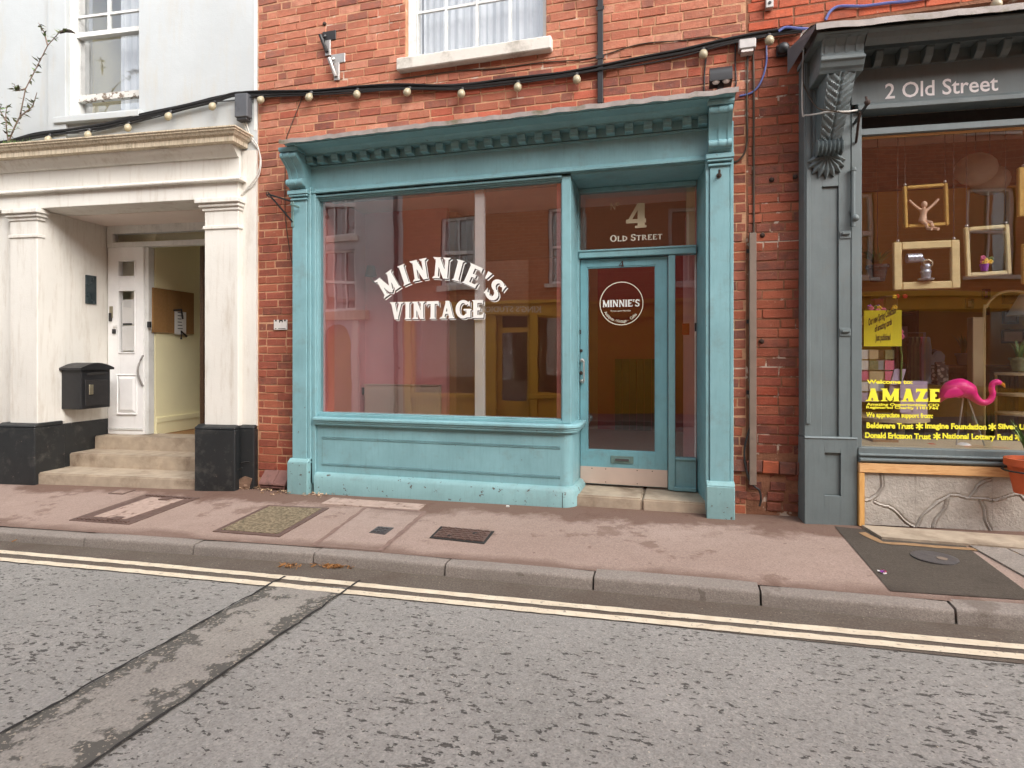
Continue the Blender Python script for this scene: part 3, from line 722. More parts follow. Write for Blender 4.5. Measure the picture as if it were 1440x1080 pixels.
for k in range(7): m.box(-.98+.11*k, -.98+.11*k+.104, 9.26, 9.285, zf, 1.45)
m.build('panelling', M['darkwood'], bld)
# upper window
wd = thing('sash_window', None, None, (0, 0, 0)); bpy.data.objects.remove(wd)
fy = YB+.045
wf = MB(); gx0, gx1 = MAIN.su(586, fy), MAIN.su(764, fy); gz0 = wz0+.05
wf.box(wx0+.002, gx0, fy, fy+.12, wz0, wz1-.002); wf.box(gx1, wx1-.002, fy, fy+.12, wz0, wz1-.002); wf.box(gx0, gx1, fy, fy+.12, wz0, gz0)
win = wf.build('window', M['white_wood'], bld, bevel=.004)
for u in (627.5, 671, 717.5):
    x = MAIN.su(u, fy+.03); b = MB(); b.box(x-.011, x+.011, fy+.022, fy+.05, gz0, wz1-.01); b.build('glazing_bar', M['white_wood'], win)
zb = MAIN.zv(585, 19, fy+.03)
for k in range(3): b = MB(); b.box(gx0, gx1, fy+.025, fy+.047, zb-.011+k*.405, zb+.011+k*.405); b.build('glazing_bar', M['white_wood'], win)
xs = [gx0]+[MAIN.su(u, fy+.03) for u in (627.5, 671, 717.5)]+[gx1]; zz = [gz0, zb, zb+.405, zb+.81]
for i in range(4):
    for j in range(3): b = MB(); b.box(xs[i]+.011, xs[i+1]-.011, fy+.034, fy+.038, zz[j]+.002, zz[j+1]-.011); b.build('pane', M['glass_up'], win)
m = MB(); nn = 60; pr = [(gx0+(gx1-gx0)*i/nn, fy+.16+.012*math.sin(i*1.7)+.008*math.sin(i*.61)) for i in range(nn+1)]
m.add([(x, y, z) for x, y in pr for z in (gz0-.05, wz1)], [(2*i, 2*i+2, 2*i+3, 2*i+1) for i in range(nn)]); m.build('curtain', M['curtain'], win, smooth=True)
m = MB(); m.box(wx0-.3, wx1+.3, fy+.9, fy+.95, 3.5, 6.2); m.build('room_wall', M['ceil'], bld)
sl0, sl1 = MAIN.su(557, 4.90), MAIN.su(774.5, 4.90); szt = MAIN.zv(665, 65.5, 4.90); szb = MAIN.zv(665, 83, 4.90)
m = MB(); m.prof([(4.90, szb), (4.90, szt), (YB+.05, szt+.02), (YB+.05, szb)], sl0, sl1); m.build('window_sill', M['sill'], bld, bevel=.008)
# orange building to the right of the seam, over the grey shop
bl2 = thing('brick_building', 'deep orange brick building over and beside the grey shop', 'building', (2.5, 6.5, .25))
n2 = lay(bl2, YB, XM+.012, XR+.02, .74, 4.02, c_right, course=.0745)
n2 += lay(bl2, YB, XM+.012, 2.6, 4.02, 4.75, tone([(.5, srgb(206, 104, 72)), (.3, srgb(196, 92, 62)), (.2, srgb(180, 100, 78))]), course=.0745)
# battered footing: ledge course and rubble
zx = .66
for k in range(5):
    a = XM-.12+k*.118; o = inst('brick', R.choice(HD), (a+.06, YB-.02, zx-.02), bl2, 0, (1.08, 1.6, 1.4)); o.color = srgb(104, 84, 78) if k != 2 else srgb(196, 104, 70)
for r in range(4):
    for k in range(4):
        L = R.uniform(.1, .15); a = XM-.12+k*.135+R.uniform(-.02, .02)
        o = inst('brick', R.choice(HD), (a+.06, YB+.012+R.uniform(-.02, .02), .57-r*.078+R.uniform(-.008, .008)), bl2, R.uniform(-.06, .06), (L/.112, 1.2, R.uniform(.75, 1.05)))
        o.color = R.choice([srgb(96, 66, 58), srgb(118, 78, 64), srgb(84, 60, 56), srgb(206, 92, 48) if r < 2 else srgb(130, 92, 76)])
m = MB(); m.box(XM, XR+.06, YM, YM+.22, -.3, 4.0); m.box(XM, 12, YM, YM+.22, 4.0, 9.3)
m.build('wall', M['mortar_dark'], bl2)
m = MB(); m.box(XM+.003, 12, YB-.004, YM-.001, 4.76, 9.3); m.box(2.61, 12, YB-.004, YM-.001, 4.0, 4.755); m.build('upper_wall', M['brickfar'], bl2)
m = MB(); m.box(5.12, 12, YB+.2, YB+.4, -.4, 3.998); m.build('side_wall', M['brickfar'], bl2)
m = MB(); m.box(XM+.003, 12, 7.3, 7.5, 3.8, 9.3); m.box(11.8, 12, YM+.23, 7.299, -.3, 9.3); m.box(XM+.003, XM+.1, YM+.23, 7.299, -.3, 9.3); m.box(XM+.003, XM+.1, 7.3, 9.4, -.3, 3.79); m.build('rear_wall', M['brickfar'], bl2)
m = MB(); m.box(XM+.003, 12, YM, 7.5, 9.31, 9.5); m.build('roof', M['lead'], bl2)
print('bricks', n4, n2)
# ------------------------------------------------------------------ letter shapes
def bar(x0, y0, x1, y1, t): return [(x0-t/2, y0), (x0+t/2, y0), (x1+t/2, y1), (x1-t/2, y1)]
def rect(x0, x1, y0, y1): return [(x0, y0), (x1, y0), (x1, y1), (x0, y1)]
def serif(x, y, w, up, h=.1):
    s = 1 if up else -1
    return [(x-w/2, y), (x+w/2, y), (x+w*.27, y+s*h), (x-w*.27, y+s*h)]
def arc(cx, cy, rx, ry, a0, a1, t, tv=None, n=14):
    out = []; tv = t if tv is None else tv
    for i in range(n):
        a, b = math.radians(a0+(a1-a0)*i/n), math.radians(a0+(a1-a0)*(i+1)/n)
        out.append([(cx+rx*math.cos(a), cy+ry*math.sin(a)), (cx+rx*math.cos(b), cy+ry*math.sin(b)), (cx+(rx-t)*math.cos(b), cy+(ry-tv)*math.sin(b)), (cx+(rx-t)*math.cos(a), cy+(ry-tv)*math.sin(a))])
    return out
def glyph(ch, T=.24, sf=1.0):
    """width and list of polygons; cap height 1"""
    W = T*1.7*sf; t2 = T*.62; P = []
    def stem(x, y0=0, y1=1): P.append(rect(x-T/2, x+T/2, y0, y1))
    def sr(x, y): P.append(serif(x, y, W, y < .5))
    if ch == 'I': stem(W/2); sr(W/2, 0); sr(W/2, 1); w = W
    elif ch == 'M':
        w = 1.12+max(0, T-.26)*3; a, b = W/2, w-W/2
        P += [bar(a, 0, a, 1, t2), bar(b, 0, b, 1, T), bar(a, 1, w/2, .12, T), bar(w/2, .12, b, 1, t2)]; P.append([(w/2-T*.5, .12), (w/2+T*.5, .12), (w/2, 0)])
        for x in (a, b): sr(x, 0)
        sr(a-.02, 1); sr(b+.02, 1)
    elif ch == 'N':
        w = .92; a, b = W/2, w-W/2
        P += [bar(a, 0, a, 1, t2*1.1), bar(b, 0, b, 1, t2*1.1), bar(a, 1, b, 0, T)]; sr(a, 0); sr(a-.02, 1); sr(b, 1)
    elif ch == 'V':
        w = .92; P += [bar(W/2-.02, 1, w/2, 0, T), bar(w-W/2+.04, 1, w/2, 0, t2)]; sr(W/2-.02, 1); sr(w-W/2+.04, 1)
    elif ch == 'A':
        w = .96; P += [bar(W/2-.04, 0, w/2, 1, t2), bar(w-W/2+.02, 0, w/2, 1, T), rect(w*.28, w*.7, .26, .26+T*.5)]; sr(W/2-.04, 0); sr(w-W/2+.02, 0)
    elif ch in 'EFL':
        w = .74; stem(W/2); sr(W/2, 0); sr(W/2, 1); h = t2
        if ch != 'L': P += [rect(W/2, w-.02, 1-h, 1), rect(W/2, w*.74, .5-h/2, .5+h/2), [(w-.02, 1), (w-.02, .72), (w-.1, 1-h)], [(w*.74, .62), (w*.74, .38), (w*.62, .5)]]
        if ch != 'F': P += [rect(W/2, w, 0, h), [(w, 0), (w+.03, .32), (w-.09, h)]]
    elif ch == 'T':
        w = .84; stem(w/2); sr(w/2, 0); h = t2
        P += [rect(.02, w-.02, 1-h, 1), [(.02, 1), (0, .68), (.1, 1-h)], [(w-.02, 1), (w, .68), (w-.1, 1-h)]]
    elif ch == 'Z':
        w = .84; h = t2; P += [rect(.04, w-.04, 1-h, 1), rect(.02, w, 0, h), bar(T*.62, 0, w-T*.66, 1, T*1.05), [(.04, 1), (.02, .66), (.12, 1-h)], [(w, 0), (w+.01, .34), (w-.1, h)]]
    elif ch == 'O': w = .96; P += arc(w/2, .5, w/2, .52, 0, 360, T, t2, 24)
    elif ch == 'G':
        w = .98; P += arc(w/2, .5, w/2, .52, 40, 318, T, t2, 20); P += [rect(w-T*1.02, w-.02, .04, .5), rect(w-T*1.7, w+.04, .42, .52), [(w-.06, .98), (w-.06, .64), (w-.24, .82)]]
    elif ch == 'S':
        w = .7; P += arc(w/2, .73, w/2-.01, .29, 20, 270, T*.95, t2, 12); P += arc(w/2, .27, w/2, .29, 90, -160, T*.95, t2, 12)
        P += [[(w-.02, .98), (w-.02, .64), (w-.18, .86)], [(.01, .02), (.01, .36), (.17, .14)]]
    elif ch == 'D': w = .92; stem(W/2); sr(W/2, 0); sr(W/2, 1); P += arc(W/2, .5, w-W/2, .5, -90, 90, T, t2, 14)
    elif ch == 'R':
        w = .9; stem(W/2); sr(W/2, 0); sr(W/2, 1); P += arc(W/2+.1, .74, w*.58-.06, .26, -90, 90, T*.9, t2*.9, 10); P += [rect(W/2, W/2+.1, 1-t2*.9, 1), rect(W/2, W/2+.1, .48, .48+t2*.9), bar(w*.52, .5, w-.08, 0, T)]
    elif ch == "'": w = .26; P.append([(.02, 1.02), (.26, 1.02), (.14, .66), (.06, .66)])
    elif ch == '4': w = .8; P += [rect(.46, .46+T*1.1, 0, 1), rect(.0, .8, .2, .2+t2), bar(.1, .24, .54, 1, t2), rect(.36, .82, 0, .09)]
    elif ch == ' ': w = .4
    else: w = .5
    return w, P
def layout(text, T=.24, gap=.07, sf=1.0, small=None):
    """polygons of a whole line, x from 0; small: scale of the letters after the first of each word"""
    x = 0; out = []; first = True
    for ch in text:
        wd, P = glyph(ch, T, sf); k = 1 if (small is None or first) else small
        out.append((x+wd*k/2, wd*k, [[((a-wd/2)*k, b*k) for a, b in p] for p in P])); x += wd*k+gap; first = ch == ' '
    return x-gap, out
def put_polys(F, d, polys, name, mat, parent, fn):
    m = MB(F)
    for i, p in enumerate(polys):
        q = [fn(a, b) for a, b in p]; area = sum(q[k][0]*q[(k+1) % len(q)][1]-q[(k+1) % len(q)][0]*q[k][1] for k in range(len(q)))
        if area < 0: q = q[::-1]
        m.add([F.w(a, d-.00012*(i % 9), b) for a, b in q], [tuple(range(len(q)))])
    return m.build(name, mat, parent)
def line_text(F, d, text, s0, s1, z0, h, name, mat, parent, T=.24, gap=.07, sf=1.0, small=None, dx=0, dz=0):
    tw, L = layout(text, T, gap, sf, small); k = (s1-s0)/tw; polys = []
    for cx, wd, P in L: polys += [[(s0+(cx+a)*k+dx, z0+b*h+dz) for a, b in p] for p in P]
    return put_polys(F, d, polys, name, mat, parent, lambda a, b: (a, b))
def arc_text(F, d, text, cx, cz, Rr, a0, a1, h, name, mat, parent, T=.24, gap=.07, sf=1.0, dx=0, dz=0, inside=False):
    tw, L = layout(text, T, gap, sf); polys = []
    for c, wd, P in L:
        k = math.radians(abs(a1-a0))*Rr/tw; ang = math.radians(a0+(a1-a0)*c/tw)
        for p in P:
            r = []
            for x, y in p:
                xx, yy = x*k, y*h
                r.append((cx+dx+math.sin(ang)*(Rr+yy)+math.cos(ang)*xx, cz+dz+math.cos(ang)*(Rr+yy)-math.sin(ang)*xx))
            polys.append(r)
    return put_polys(F, d, polys, name, mat, parent, lambda a, b: (a, b))
def font_mesh(body, bold=.0, shear=0):
    c = bpy.data.curves.new('line', 'FONT'); c.body = body; c.size = 1; c.offset = bold; c.shear = shear; c.resolution_u = 3
    o = bpy.data.objects.new('line', c); C.objects.link(o); bpy.context.view_layer.update()
    me = bpy.data.meshes.new_from_object(o.evaluated_get(bpy.context.evaluated_depsgraph_get()))
    vs = [(v.co.x, v.co.y) for v in me.vertices]; fs = [tuple(p.vertices) for p in me.polygons]
    bpy.data.objects.remove(o); bpy.data.curves.remove(c); bpy.data.meshes.remove(me); return vs, fs
def font_text(F, d, body, s0, s1, z0, cap, name, mat, parent, bold=0, fn=None, shear=0, tilt=0, mirror=False):
    vs, fs = font_mesh(body, bold, shear); lo, hi = min(v[0] for v in vs), max(v[0] for v in vs); k = (s1-s0)/(hi-lo); m = MB(F)
    P = []
    for x, y in vs:
        a, b = (x-lo)*k, y*cap/.70
        if fn: P.append(fn(a, b))
        else: P.append(F.w(s0+a, d, z0+b+a*tilt))
    m.add(P, fs); return m.build(name, mat, parent)

# ------------------------------------------------------------------ the blue shopfront
Yp, Yf, Yw, Yg, Yd = 4.85, 4.905, 4.915, 4.96, 5.30
sh = thing('shopfront', 'turquoise blue wooden shopfront with big lettered window and recessed glazed door', 'shopfront', (-1.6, 4.9, .23))
B = M['blue']
def sb(name, mb, parent=None, mat=None, **k): return mb.build(name, mat or B, parent or sh, **k)
PL0, PL1 = MAIN.su(411, Yp), MAIN.su(431, Yp); PR0, PR1 = MAIN.su(998, Yp), MAIN.su(1026, Yp)
ZCAP0, ZCAP1 = 2.985, 3.045
for i, (a, b) in enumerate(((PL0, PL1), (PR0, PR1))):
    m = MB(); m.box(a, b, Yp, YB+.03, .48, ZCAP0); ps = sb('pilaster', m, bevel=.004)
    zb = zpave((a+b)/2, Yp)-.03
    m = MB(); m.box(a-.025, b+.035, Yp-.045, YB+.02, zb, .50); m.prof([(Yp-.045, .502), (Yp-.003, .535), (YB+.02, .535), (YB+.02, .502)], a-.025, b+.035); sb('base_block', m, ps, M['blue_worn'], bevel=.005)
    m = MB(); m.box(a-.02, b+.02, Yp-.03, YB+.02, ZCAP0+.002, ZCAP0+.02); m.box(a-.012, b+.012, Yp-.018, YB+.02, ZCAP0-.03, ZCAP0-.012); m.box(a-.03, b+.03, Yp-.04, YB+.02, ZCAP0+.022, ZCAP1); sb('capital', m, ps, bevel=.004)
    # stepped trim beside the pilaster
    m = MB()
    if i == 0: m.box(b+.003, b+.035, Yp+.012, YB+.02, .3, ZCAP1+.03); m.box(b+.036, b+.075, Yp+.03, YB+.02, .3, ZCAP1+.02)
    else: m.box(a-.03, a-.003, Yp+.012, Yw+.2, .30, ZCAP1+.02); m.box(b+.003, b+.03, Yp+.014, YB+.02, .3, 3.3)
    sb('trim', m, ps, bevel=.004)
    # console: an S-shaped scroll with a waist
    pr = [(YB, 3.395), (Yp-.16, 3.395), (Yp-.16, 3.365)]
    body = [(YB, 3.36), (Yp-.14, 3.36)]
    for k in range(7): t = math.pi/2+math.pi*k/6*.95; body.append((Yp-.14+.03*math.cos(t), 3.33+.03*math.sin(t)))
    for k in range(7): f = k/6; body.append((Yp-.15+.115*f+.03*math.sin(f*math.pi), 3.30-.155*f))
    for k in range(8): t = math.pi*.55+math.pi*1.05*k/7; body.append((Yp-.048+.034*math.cos(t), 3.108+.034*math.sin(t)))
    body += [(Yp-.03, 3.07), (Yp-.01, 3.05), (YB, 3.05)]
    cs_ = thing  # placeholder
    m = MB(); m.prof(body, a-.012, b+.012); con = sb('console', m, smooth=True)
    m = MB(); m.prof([(YB, 3.363), (Yp-.165, 3.363), (Yp-.175, 3.38), (Yp-.175, 3.402), (YB, 3.402)], a-.022, b+.022); sb('console_cap', m, con)
    # raised edge ribs
    for x0, x1 in ((a-.009, a+.018), (b-.018, b+.009), ((a+b)/2-.012, (a+b)/2+.012)):
        rib = [(d-.007, z) for d, z in body[1:-1]]; m = MB(); m.prof([(YB-.02, 3.36)]+rib+[(YB-.02, 3.052)], x0, x1); sb('rib', m, con, smooth=True)
FX0, FX1 = PL0-.005, PR1+.02
# fascia and its moulding
m = MB(); m.box(PL1+.012, PR0-.012, Yf, YB, 3.055, 3.28); fas = sb('fascia', m)
m = MB(); m.prof([(Yf+.02, 3.02), (Yf-.035, 3.02), (Yf-.035, 3.035), (Yf-.02, 3.045), (Yf-.006, 3.065), (Yf+.02, 3.065)], PL1+.04, PR0-.013); sb('moulding', m, fas)
m = MB(); m.prof([(Yf+.02, 3.262), (Yf-.014, 3.262), (Yf-.014, 3.274), (Yf+.02, 3.282)], PL1+.012, PR0-.012); sb('moulding', m, fas)
# cornice
cor = [(YB, 3.352), (Yf-.085, 3.352), (Yf-.085, 3.366), (Yf-.105, 3.374), (Yf-.13, 3.382), (Yf-.15, 3.392), (4.66, 3.398), (4.645, 3.402), (4.645, 3.410), (4.63, 3.414), (4.615, 3.424), (4.61, 3.432), (YB, 3.434)]
x0c, x1c = MAIN.su(398, 4.63), MAIN.su(1034, 4.63)
m = MB(); m.prof(cor, PL1+.014, PR0-.014); m.prof([(YB, 3.404), (4.70, 3.404), (4.66, 3.41), (4.62, 3.424), (4.612, 3.433), (YB, 3.433)], x0c, PL1+.013); m.prof([(YB, 3.404), (4.70, 3.404), (4.66, 3.41), (4.62, 3.424), (4.612, 3.433), (YB, 3.433)], PR0-.013, x1c)
co = sb('cornice', m)
m = MB(); m.box(PL1+.014, PR0-.014, Yf-.012, YB, 3.283, 3.351); sb('dentil_course', m, co)
dx0, dx1 = MAIN.su(433, Yf-.06), MAIN.su(994, Yf-.06)
db = MB(); db.box(-.034, .034, -.07, .06, -.033, .030); db.box(-.034, .034, -.078, .06, -.008, .030); dm = db.build('dentil', B, None, bevel=.003).data
for o in list(bpy.data.objects):
    if o.name == 'dentil': bpy.data.objects.remove(o)
for k in range(25):
    x = dx0+(dx1-dx0)*k/24
    if PL1+.05 < x < PR0-.05 or 1: inst('dentil', dm, (max(PL1+.05, min(PR0-.05, x)), Yf-.013, 3.318), co)
# lead flashing over the cornice, ragged lower edge
m = MB(); vs = []; N = 90; l0, l1 = MAIN.su(392, 4.60), MAIN.su(1039, 4.60)
for i in range(N+1):
    x = l0+(l1-l0)*i/N; r = R.uniform(-.006, .006); vs += [(x, YB-.006, 3.505+r*.4), (x, 4.66, 3.455+r*.4), (x, 4.602, 3.442+r), (x, 4.596+r*.4, 3.402+r), (x, 4.602+r*.4, 3.402+r)]
m.add(vs, [(i*5+j, (i+1)*5+j, (i+1)*5+j+1, i*5+j+1) for i in range(N) for j in range(4)]); sb('lead_flashing', m, co, M['lead'], smooth=True)
# window: frame, pane, post, sill, stallriser
GX0, GX1, GZ0, GZ1 = MAIN.su(450, Yg), MAIN.su(790, Yg), .967, 2.962
WX0, WX1 = PL1+.08, -.885
fr = MB()
fr.box(WX0, GX0-.012, Yw, Yw+.09, .93, 3.0); fr.box(GX1+.012, WX1, Yw, Yw+.09, .931, 3.0); fr.box(GX0-.012, GX1+.012, Yw, Yw+.09, GZ1+.012, 3.0); fr.box(GX0-.012, GX1+.012, Yw, Yw+.09, .93, GZ0-.012)
wfr = sb('window_frame', fr, bevel=.003)
m = MB()
for a, b, c, d in ((GX0-.0115, GX0, GZ0-.0115, GZ1+.0115), (GX1, GX1+.0115, GZ0-.0115, GZ1+.0115), (GX0, GX1, GZ1, GZ1+.0115), (GX0, GX1, GZ0-.0115, GZ0)): m.box(a, b, Yw+.018, Yw+.08, c, d)
sb('bead', m, wfr, bevel=.003)
m = MB(); m.box(GX0-.02, GX1+.01, Yw-.018, Yw-.001, 2.985, 3.005); sb('drip_moulding', m, wfr, bevel=.004)
m = MB(); m.box(GX0-.004, GX1+.004, Yg, Yg+.006, GZ0-.004, GZ1+.004); pane = sb('window_pane', m, None, M['glass'])
m = MB(); m.box(WX1-.055, WX1, Yw+.092, Yd+.02, .90, 3.0); m.box(WX1-.03, WX1+.012, Yd-.03, Yd+.05, .35, 3.0); sb('return_post', m, bevel=.003)
m = MB(); a, b = MAIN.su(667.5, 4.985), MAIN.su(680, 4.985); m.box(a, b, 4.985, 5.04, .95, 3.09); sb('window_post', m, None, M['white_clean'], bevel=.003)
m = MB(); m.box(MAIN.su(783, 4.99), GX1+.02, 4.99, 5.01, .95, 3.0); sb('window_lining', m, None, M['salmon'])
m = MB(); m.box(GX0-.03, MAIN.su(453, 4.99), 4.99, 5.20, .95, 3.0); sb('window_lining', m, None, M['salmon'])
m = MB(); m.box(WX0, WX1-.06, 5.0, 5.21, .90, .948); sb('window_board', m, None, M['white_clean'])
m = MB(); m.box(WX0-.04, WX1+.0, Yw+.095, 5.22, 3.003, 3.09); sb('soffit', m)
def rounded(x0, x1, y, r=.085, back=Yd-.02):
    p = [(x0, y), (x1-r, y)]
    for k in range(1, 9): t = -math.pi/2+math.pi/2*k/8; p.append((x1-r+r*math.cos(t), y+r+r*math.sin(t)))
    return p+[(x1, back)]
path = rounded(PL1+.08, -.872, 4.90)
m = MB(); m.sweep([(-.03, .93), (.05, .93), (.064, .918), (.064, .902), (.05, .892), (.05, .882), (.04, .874), (.04, .862), (.026, .852), (-.03, .845)], path); sil = sb('window_sill', m, smooth=True)
m = MB(); m.sweep([(0, .385), (0, .85), (-.03, .85), (-.03, .385)], path); sr_ = sb('stallriser', m, smooth=True)
m = MB(); m.sweep([(.012, .18), (.05, .18), (.052, .37), (.03, .40), (.002, .41), (-.02, .41), (-.02, .18)], path); sb('plinth', m, sr_, M['blue_worn'], smooth=True)
a, b = MAIN.su(453, 4.9), MAIN.su(788, 4.9)
for z, hh in ((.728, .012), (.482, .012)):
    m = MB(); m.prof([(4.9, z-hh), (4.893, z-hh*.3), (4.8955, z), (4.8945, z+.004), (4.889, z+.007), (4.9, z+.009)], a, b); sb('panel_bead', m, sr_)
    m = MB(); m.prof([(4.8995, z+.009), (4.8985, z+.009), (4.8985, z+.0115), (4.8995, z+.0115)], a, b); sb('panel_joint', m, sr_, M['crack'])
m = MB(); m.prof([(4.8995, .486), (4.898, .486), (4.898, .735), (4.8995, .735)], a, a+.002); sb('panel_joint', m, sr_, M['tarnish'])
m = MB(); x = MAIN.su(791, 4.86); m.box(x, x+.004, 4.8475, 4.86, .2, .37); sb('split', m, sr_, M['crack'])
m = MB(); m.box(PL1+.1, WX1-.1, 4.905, 4.99, .2, .84); m.box(PL1+.1, WX1-.06, 4.935, 4.99, .84, .90); sb('backing', m, sr_)
# recess: soffit, right-hand return, door frame
RX0, RX1 = WX1+.013, MAIN.su(979, Yd)
m = MB(); m.add([(WX1+.001, Yw-.003, 3.0), (PR0-.02, Yw-.003, 3.0), (RX1+.03, Yd+.04, 2.985), (WX1+.001, Yd+.04, 2.985), (WX1+.001, Yw-.003, 3.05), (PR0-.02, Yw-.003, 3.05), (RX1+.03, Yd+.04, 3.05), (WX1+.001, Yd+.04, 3.05)], [(0, 1, 2, 3), (4, 5, 6, 7), (0, 1, 5, 4), (1, 2, 6, 5), (2, 3, 7, 6), (3, 0, 4, 7)]); sb('recess_soffit', m)
m = MB(); p0, p1 = PR0-.012, RX1+.004
m.add([(p0, Yp+.04, .25), (p1, Yd+.04, .25), (p1+.06, Yd+.04, .25), (p0+.06, Yp+.04, .25), (p0, Yp+.04, 3.0), (p1, Yd+.04, 3.0), (p1+.06, Yd+.04, 3.0), (p0+.06, Yp+.04, 3.0)], [(0, 1, 5, 4), (1, 2, 6, 5), (2, 3, 7, 6), (3, 0, 4, 7), (0, 1, 2, 3), (4, 5, 6, 7)]); sb('recess_panel', m)
m = MB(); m.box(-.035, -.022+p1*0, 0, 0, 0, 0) if False else None
DL0, DL1, PO1 = RX0+.004, MAIN.su(939, Yd), MAIN.su(949.5, Yd)
ZS = .352
df = MB(); df.box(DL1+.005, PO1, Yd-.035, Yd+.06, ZS, 2.36); df.box(RX0, RX1, Yd-.05, Yd+.06, 2.362, 2.432); df.box(RX0, RX1, Yd-.02, Yd+.05, 2.945, 2.984); dfr = sb('door_frame', df, bevel=.004)
m = MB(); m.box(RX0, RX1, Yd-.06, Yd-.052, 2.415, 2.43); sb('moulding', m, dfr, bevel=.002)
m = MB(); m.box(RX0, RX1, Yd+.01, Yd+.016, 2.433, 2.944); tr = sb('transom_pane', m, None, M['glass_door'])
m = MB(); m.box(PO1+.001, RX1, Yd+.01, Yd+.016, .635, 2.36); sb('sidelight_pane', m, None, M['glass_door'])
m = MB(); m.box(PO1+.001, RX1, Yd-.02, Yd+.04, ZS, .632); m.box(PO1+.001, RX1, Yd-.035, Yd-.021, .612, .632); m.box(PO1-.01, RX1, Yd-.05, Yd-.022, ZS, ZS+.03); sb('sidelight_panel', m, bevel=.003)
# door leaf
gz0, gz1 = .655, 2.285; gx0_, gx1_ = MAIN.su(825, Yd), MAIN.su(922.5, Yd)
m = MB(); ZD0, ZD1 = ZS+.012, 2.352
m.box(DL0, gx0_, Yd, Yd+.045, ZD0, ZD1); m.box(gx1_, DL1, Yd, Yd+.045, ZD0, ZD1); m.box(gx0_, gx1_, Yd, Yd+.045, gz1, ZD1); m.box(gx0_, gx1_, Yd, Yd+.045, ZD0, gz0)
door = sb('door', m, None, M['bluedoor'], bevel=.002)
m = MB()
for a, b, c, d in ((gx0_, gx0_+.011, gz0, gz1), (gx1_-.011, gx1_, gz0, gz1), (gx0_+.011, gx1_-.011, gz1-.011, gz1), (gx0_+.011, gx1_-.011, gz0, gz0+.012)): m.box(a, b, Yd+.006, Yd+.04, c, d)
sb('bead', m, door, M['bluedoor'], bevel=.002)
m = MB(); m.box(gx0_+.008, gx1_-.008, Yd+.02, Yd+.026, gz0+.008, gz1-.008); sb('pane', m, door, M['glass_door'])
m = MB(); m.box(DL0+.002, DL1-.001, Yd-.006, Yd-.001, ZD0+.004, .515); sb('kick_plate', m, door, M['kick'])
for fx, z in ((.14, .5), (.3, .5), (.66, .5), (.83, .5), (.3, .385), (.66, .385)):
    m = MB(); m.lathe((DL0+(DL1-DL0)*fx, Yd-.0065, z), [(.005, .002), (.0045, -.002), (.0001, -.0025)], 8, 'y'); sb('screw', m, door, M['iron'])
a, b = MAIN.su(859, Yd), MAIN.su(891, Yd); m = MB(); m.box(a, b, Yd-.008, Yd-.001, .555, .62); m.box(a+.035, b-.035, Yd-.014, Yd-.009, .573, .603); sb('letter_plate', m, door, M['tarnish'], bevel=.002)
m = MB(); m.box(a+.04, b-.04, Yd-.0165, Yd-.0145, .578, .597); sb('letter_flap', m, door, M['greyiron'])
hx = MAIN.su(819.5, Yd-.03); h0, h1 = MAIN.zv(820, 540, Yd), MAIN.zv(820, 503, Yd)
m = MB(); m.tube([(hx, Yd, h1-.02), (hx, Yd-.045, h1-.015), (hx+.012, Yd-.05, h1-.03), (hx+.012, Yd-.05, h0+.03), (hx, Yd-.045, h0+.015), (hx, Yd, h0+.02)], .009, 8); sb('pull_handle', m, door, M['zinc'], smooth=True)
for u, v, r in ((817, 524.5, .017), (818, 507, .016), (818, 536, .016), (817.5, 493, .013)):
    x, z = MAIN.hit(u, v, Yd); m = MB(); m.lathe((x, Yd-.001, z), [(r, 0), (r, -.008), (r*.7, -.012), (.0001, -.013)], 12, 'y'); sb('lock', m, door, M['rust'] if v in (524.5, 493) else M['zinc'], smooth=True)
x, z = MAIN.hit(815, 467, Yd); m = MB(); m.box(x-.016, x+.014, Yd-.016, Yd-.001, z-.02, z+.02); sb('latch_box', m, door, M['iron'], bevel=.003)
x0, z0 = MAIN.hit(870, 375.5, Yd); x1, _ = MAIN.hit(877.5, 370, Yd); line_text(MAIN, Yd-.003, '4', x0, x1, z0, .052, 'door_number', M['rust'], door, T=.2)
# stone step at the door
zt = .344; zb = zpave(-.3, 4.95); xa, xm, xb = -.868, MAIN.su(903, 4.93), p0+.005
sty = thing('door_step', 'worn two-piece stone step below the blue glazed door', 'step', (-.4, 5.1, zb))
for a, b in ((xa, xm-.003), (xm+.003, xb)):
    m = MB(); m.box(a, b, 4.925+R.uniform(-.004, .004), Yd+.1, zb-.05, zt+R.uniform(-.003, .002)); m.build('step_stone', M['stone'], sty, bevel=.012, seg=2)
# lettering on the panes
c = MAIN
zb = c.zv(612, 391.5, Yg); k = c.su(612, Yg)
Rr = .785
for nm, mt, dx, dz, d in (('lettering_outline', M['letter'], .017, -.016, .0014), ('lettering_shade', M['letter_shade'], .0105, -.0095, .0027), ('lettering', M['letter'], 0, 0, .004)):
    arc_text(c, Yg-d, "MINNIE'S", k-.012, zb-Rr, Rr, -39, 45.5, .187, nm, mt, pane, T=.255, gap=.1, dx=dx, dz=dz)
    z0 = c.zv(600, 448.5, Yg); line_text(c, Yg-d, 'VINTAGE', c.su(548.5, Yg), c.su(680, Yg), z0, .158, nm, mt, pane, T=.27, gap=.06, dx=dx*.8, dz=dz*.8)
dg = Yd+.007
line_text(c, dg, 'OLD STREET', c.su(858, dg), c.su(931.5, dg), c.zv(894, 338.2, dg), .056, 'lettering', M['letter_cream'], tr, T=.22, gap=.09, small=.82)
line_text(c, dg, '4', c.su(880.5, dg), c.su(908.5, dg), c.zv(895, 320.5, dg), .215, 'lettering', M['letter_pale'], tr, T=.26)
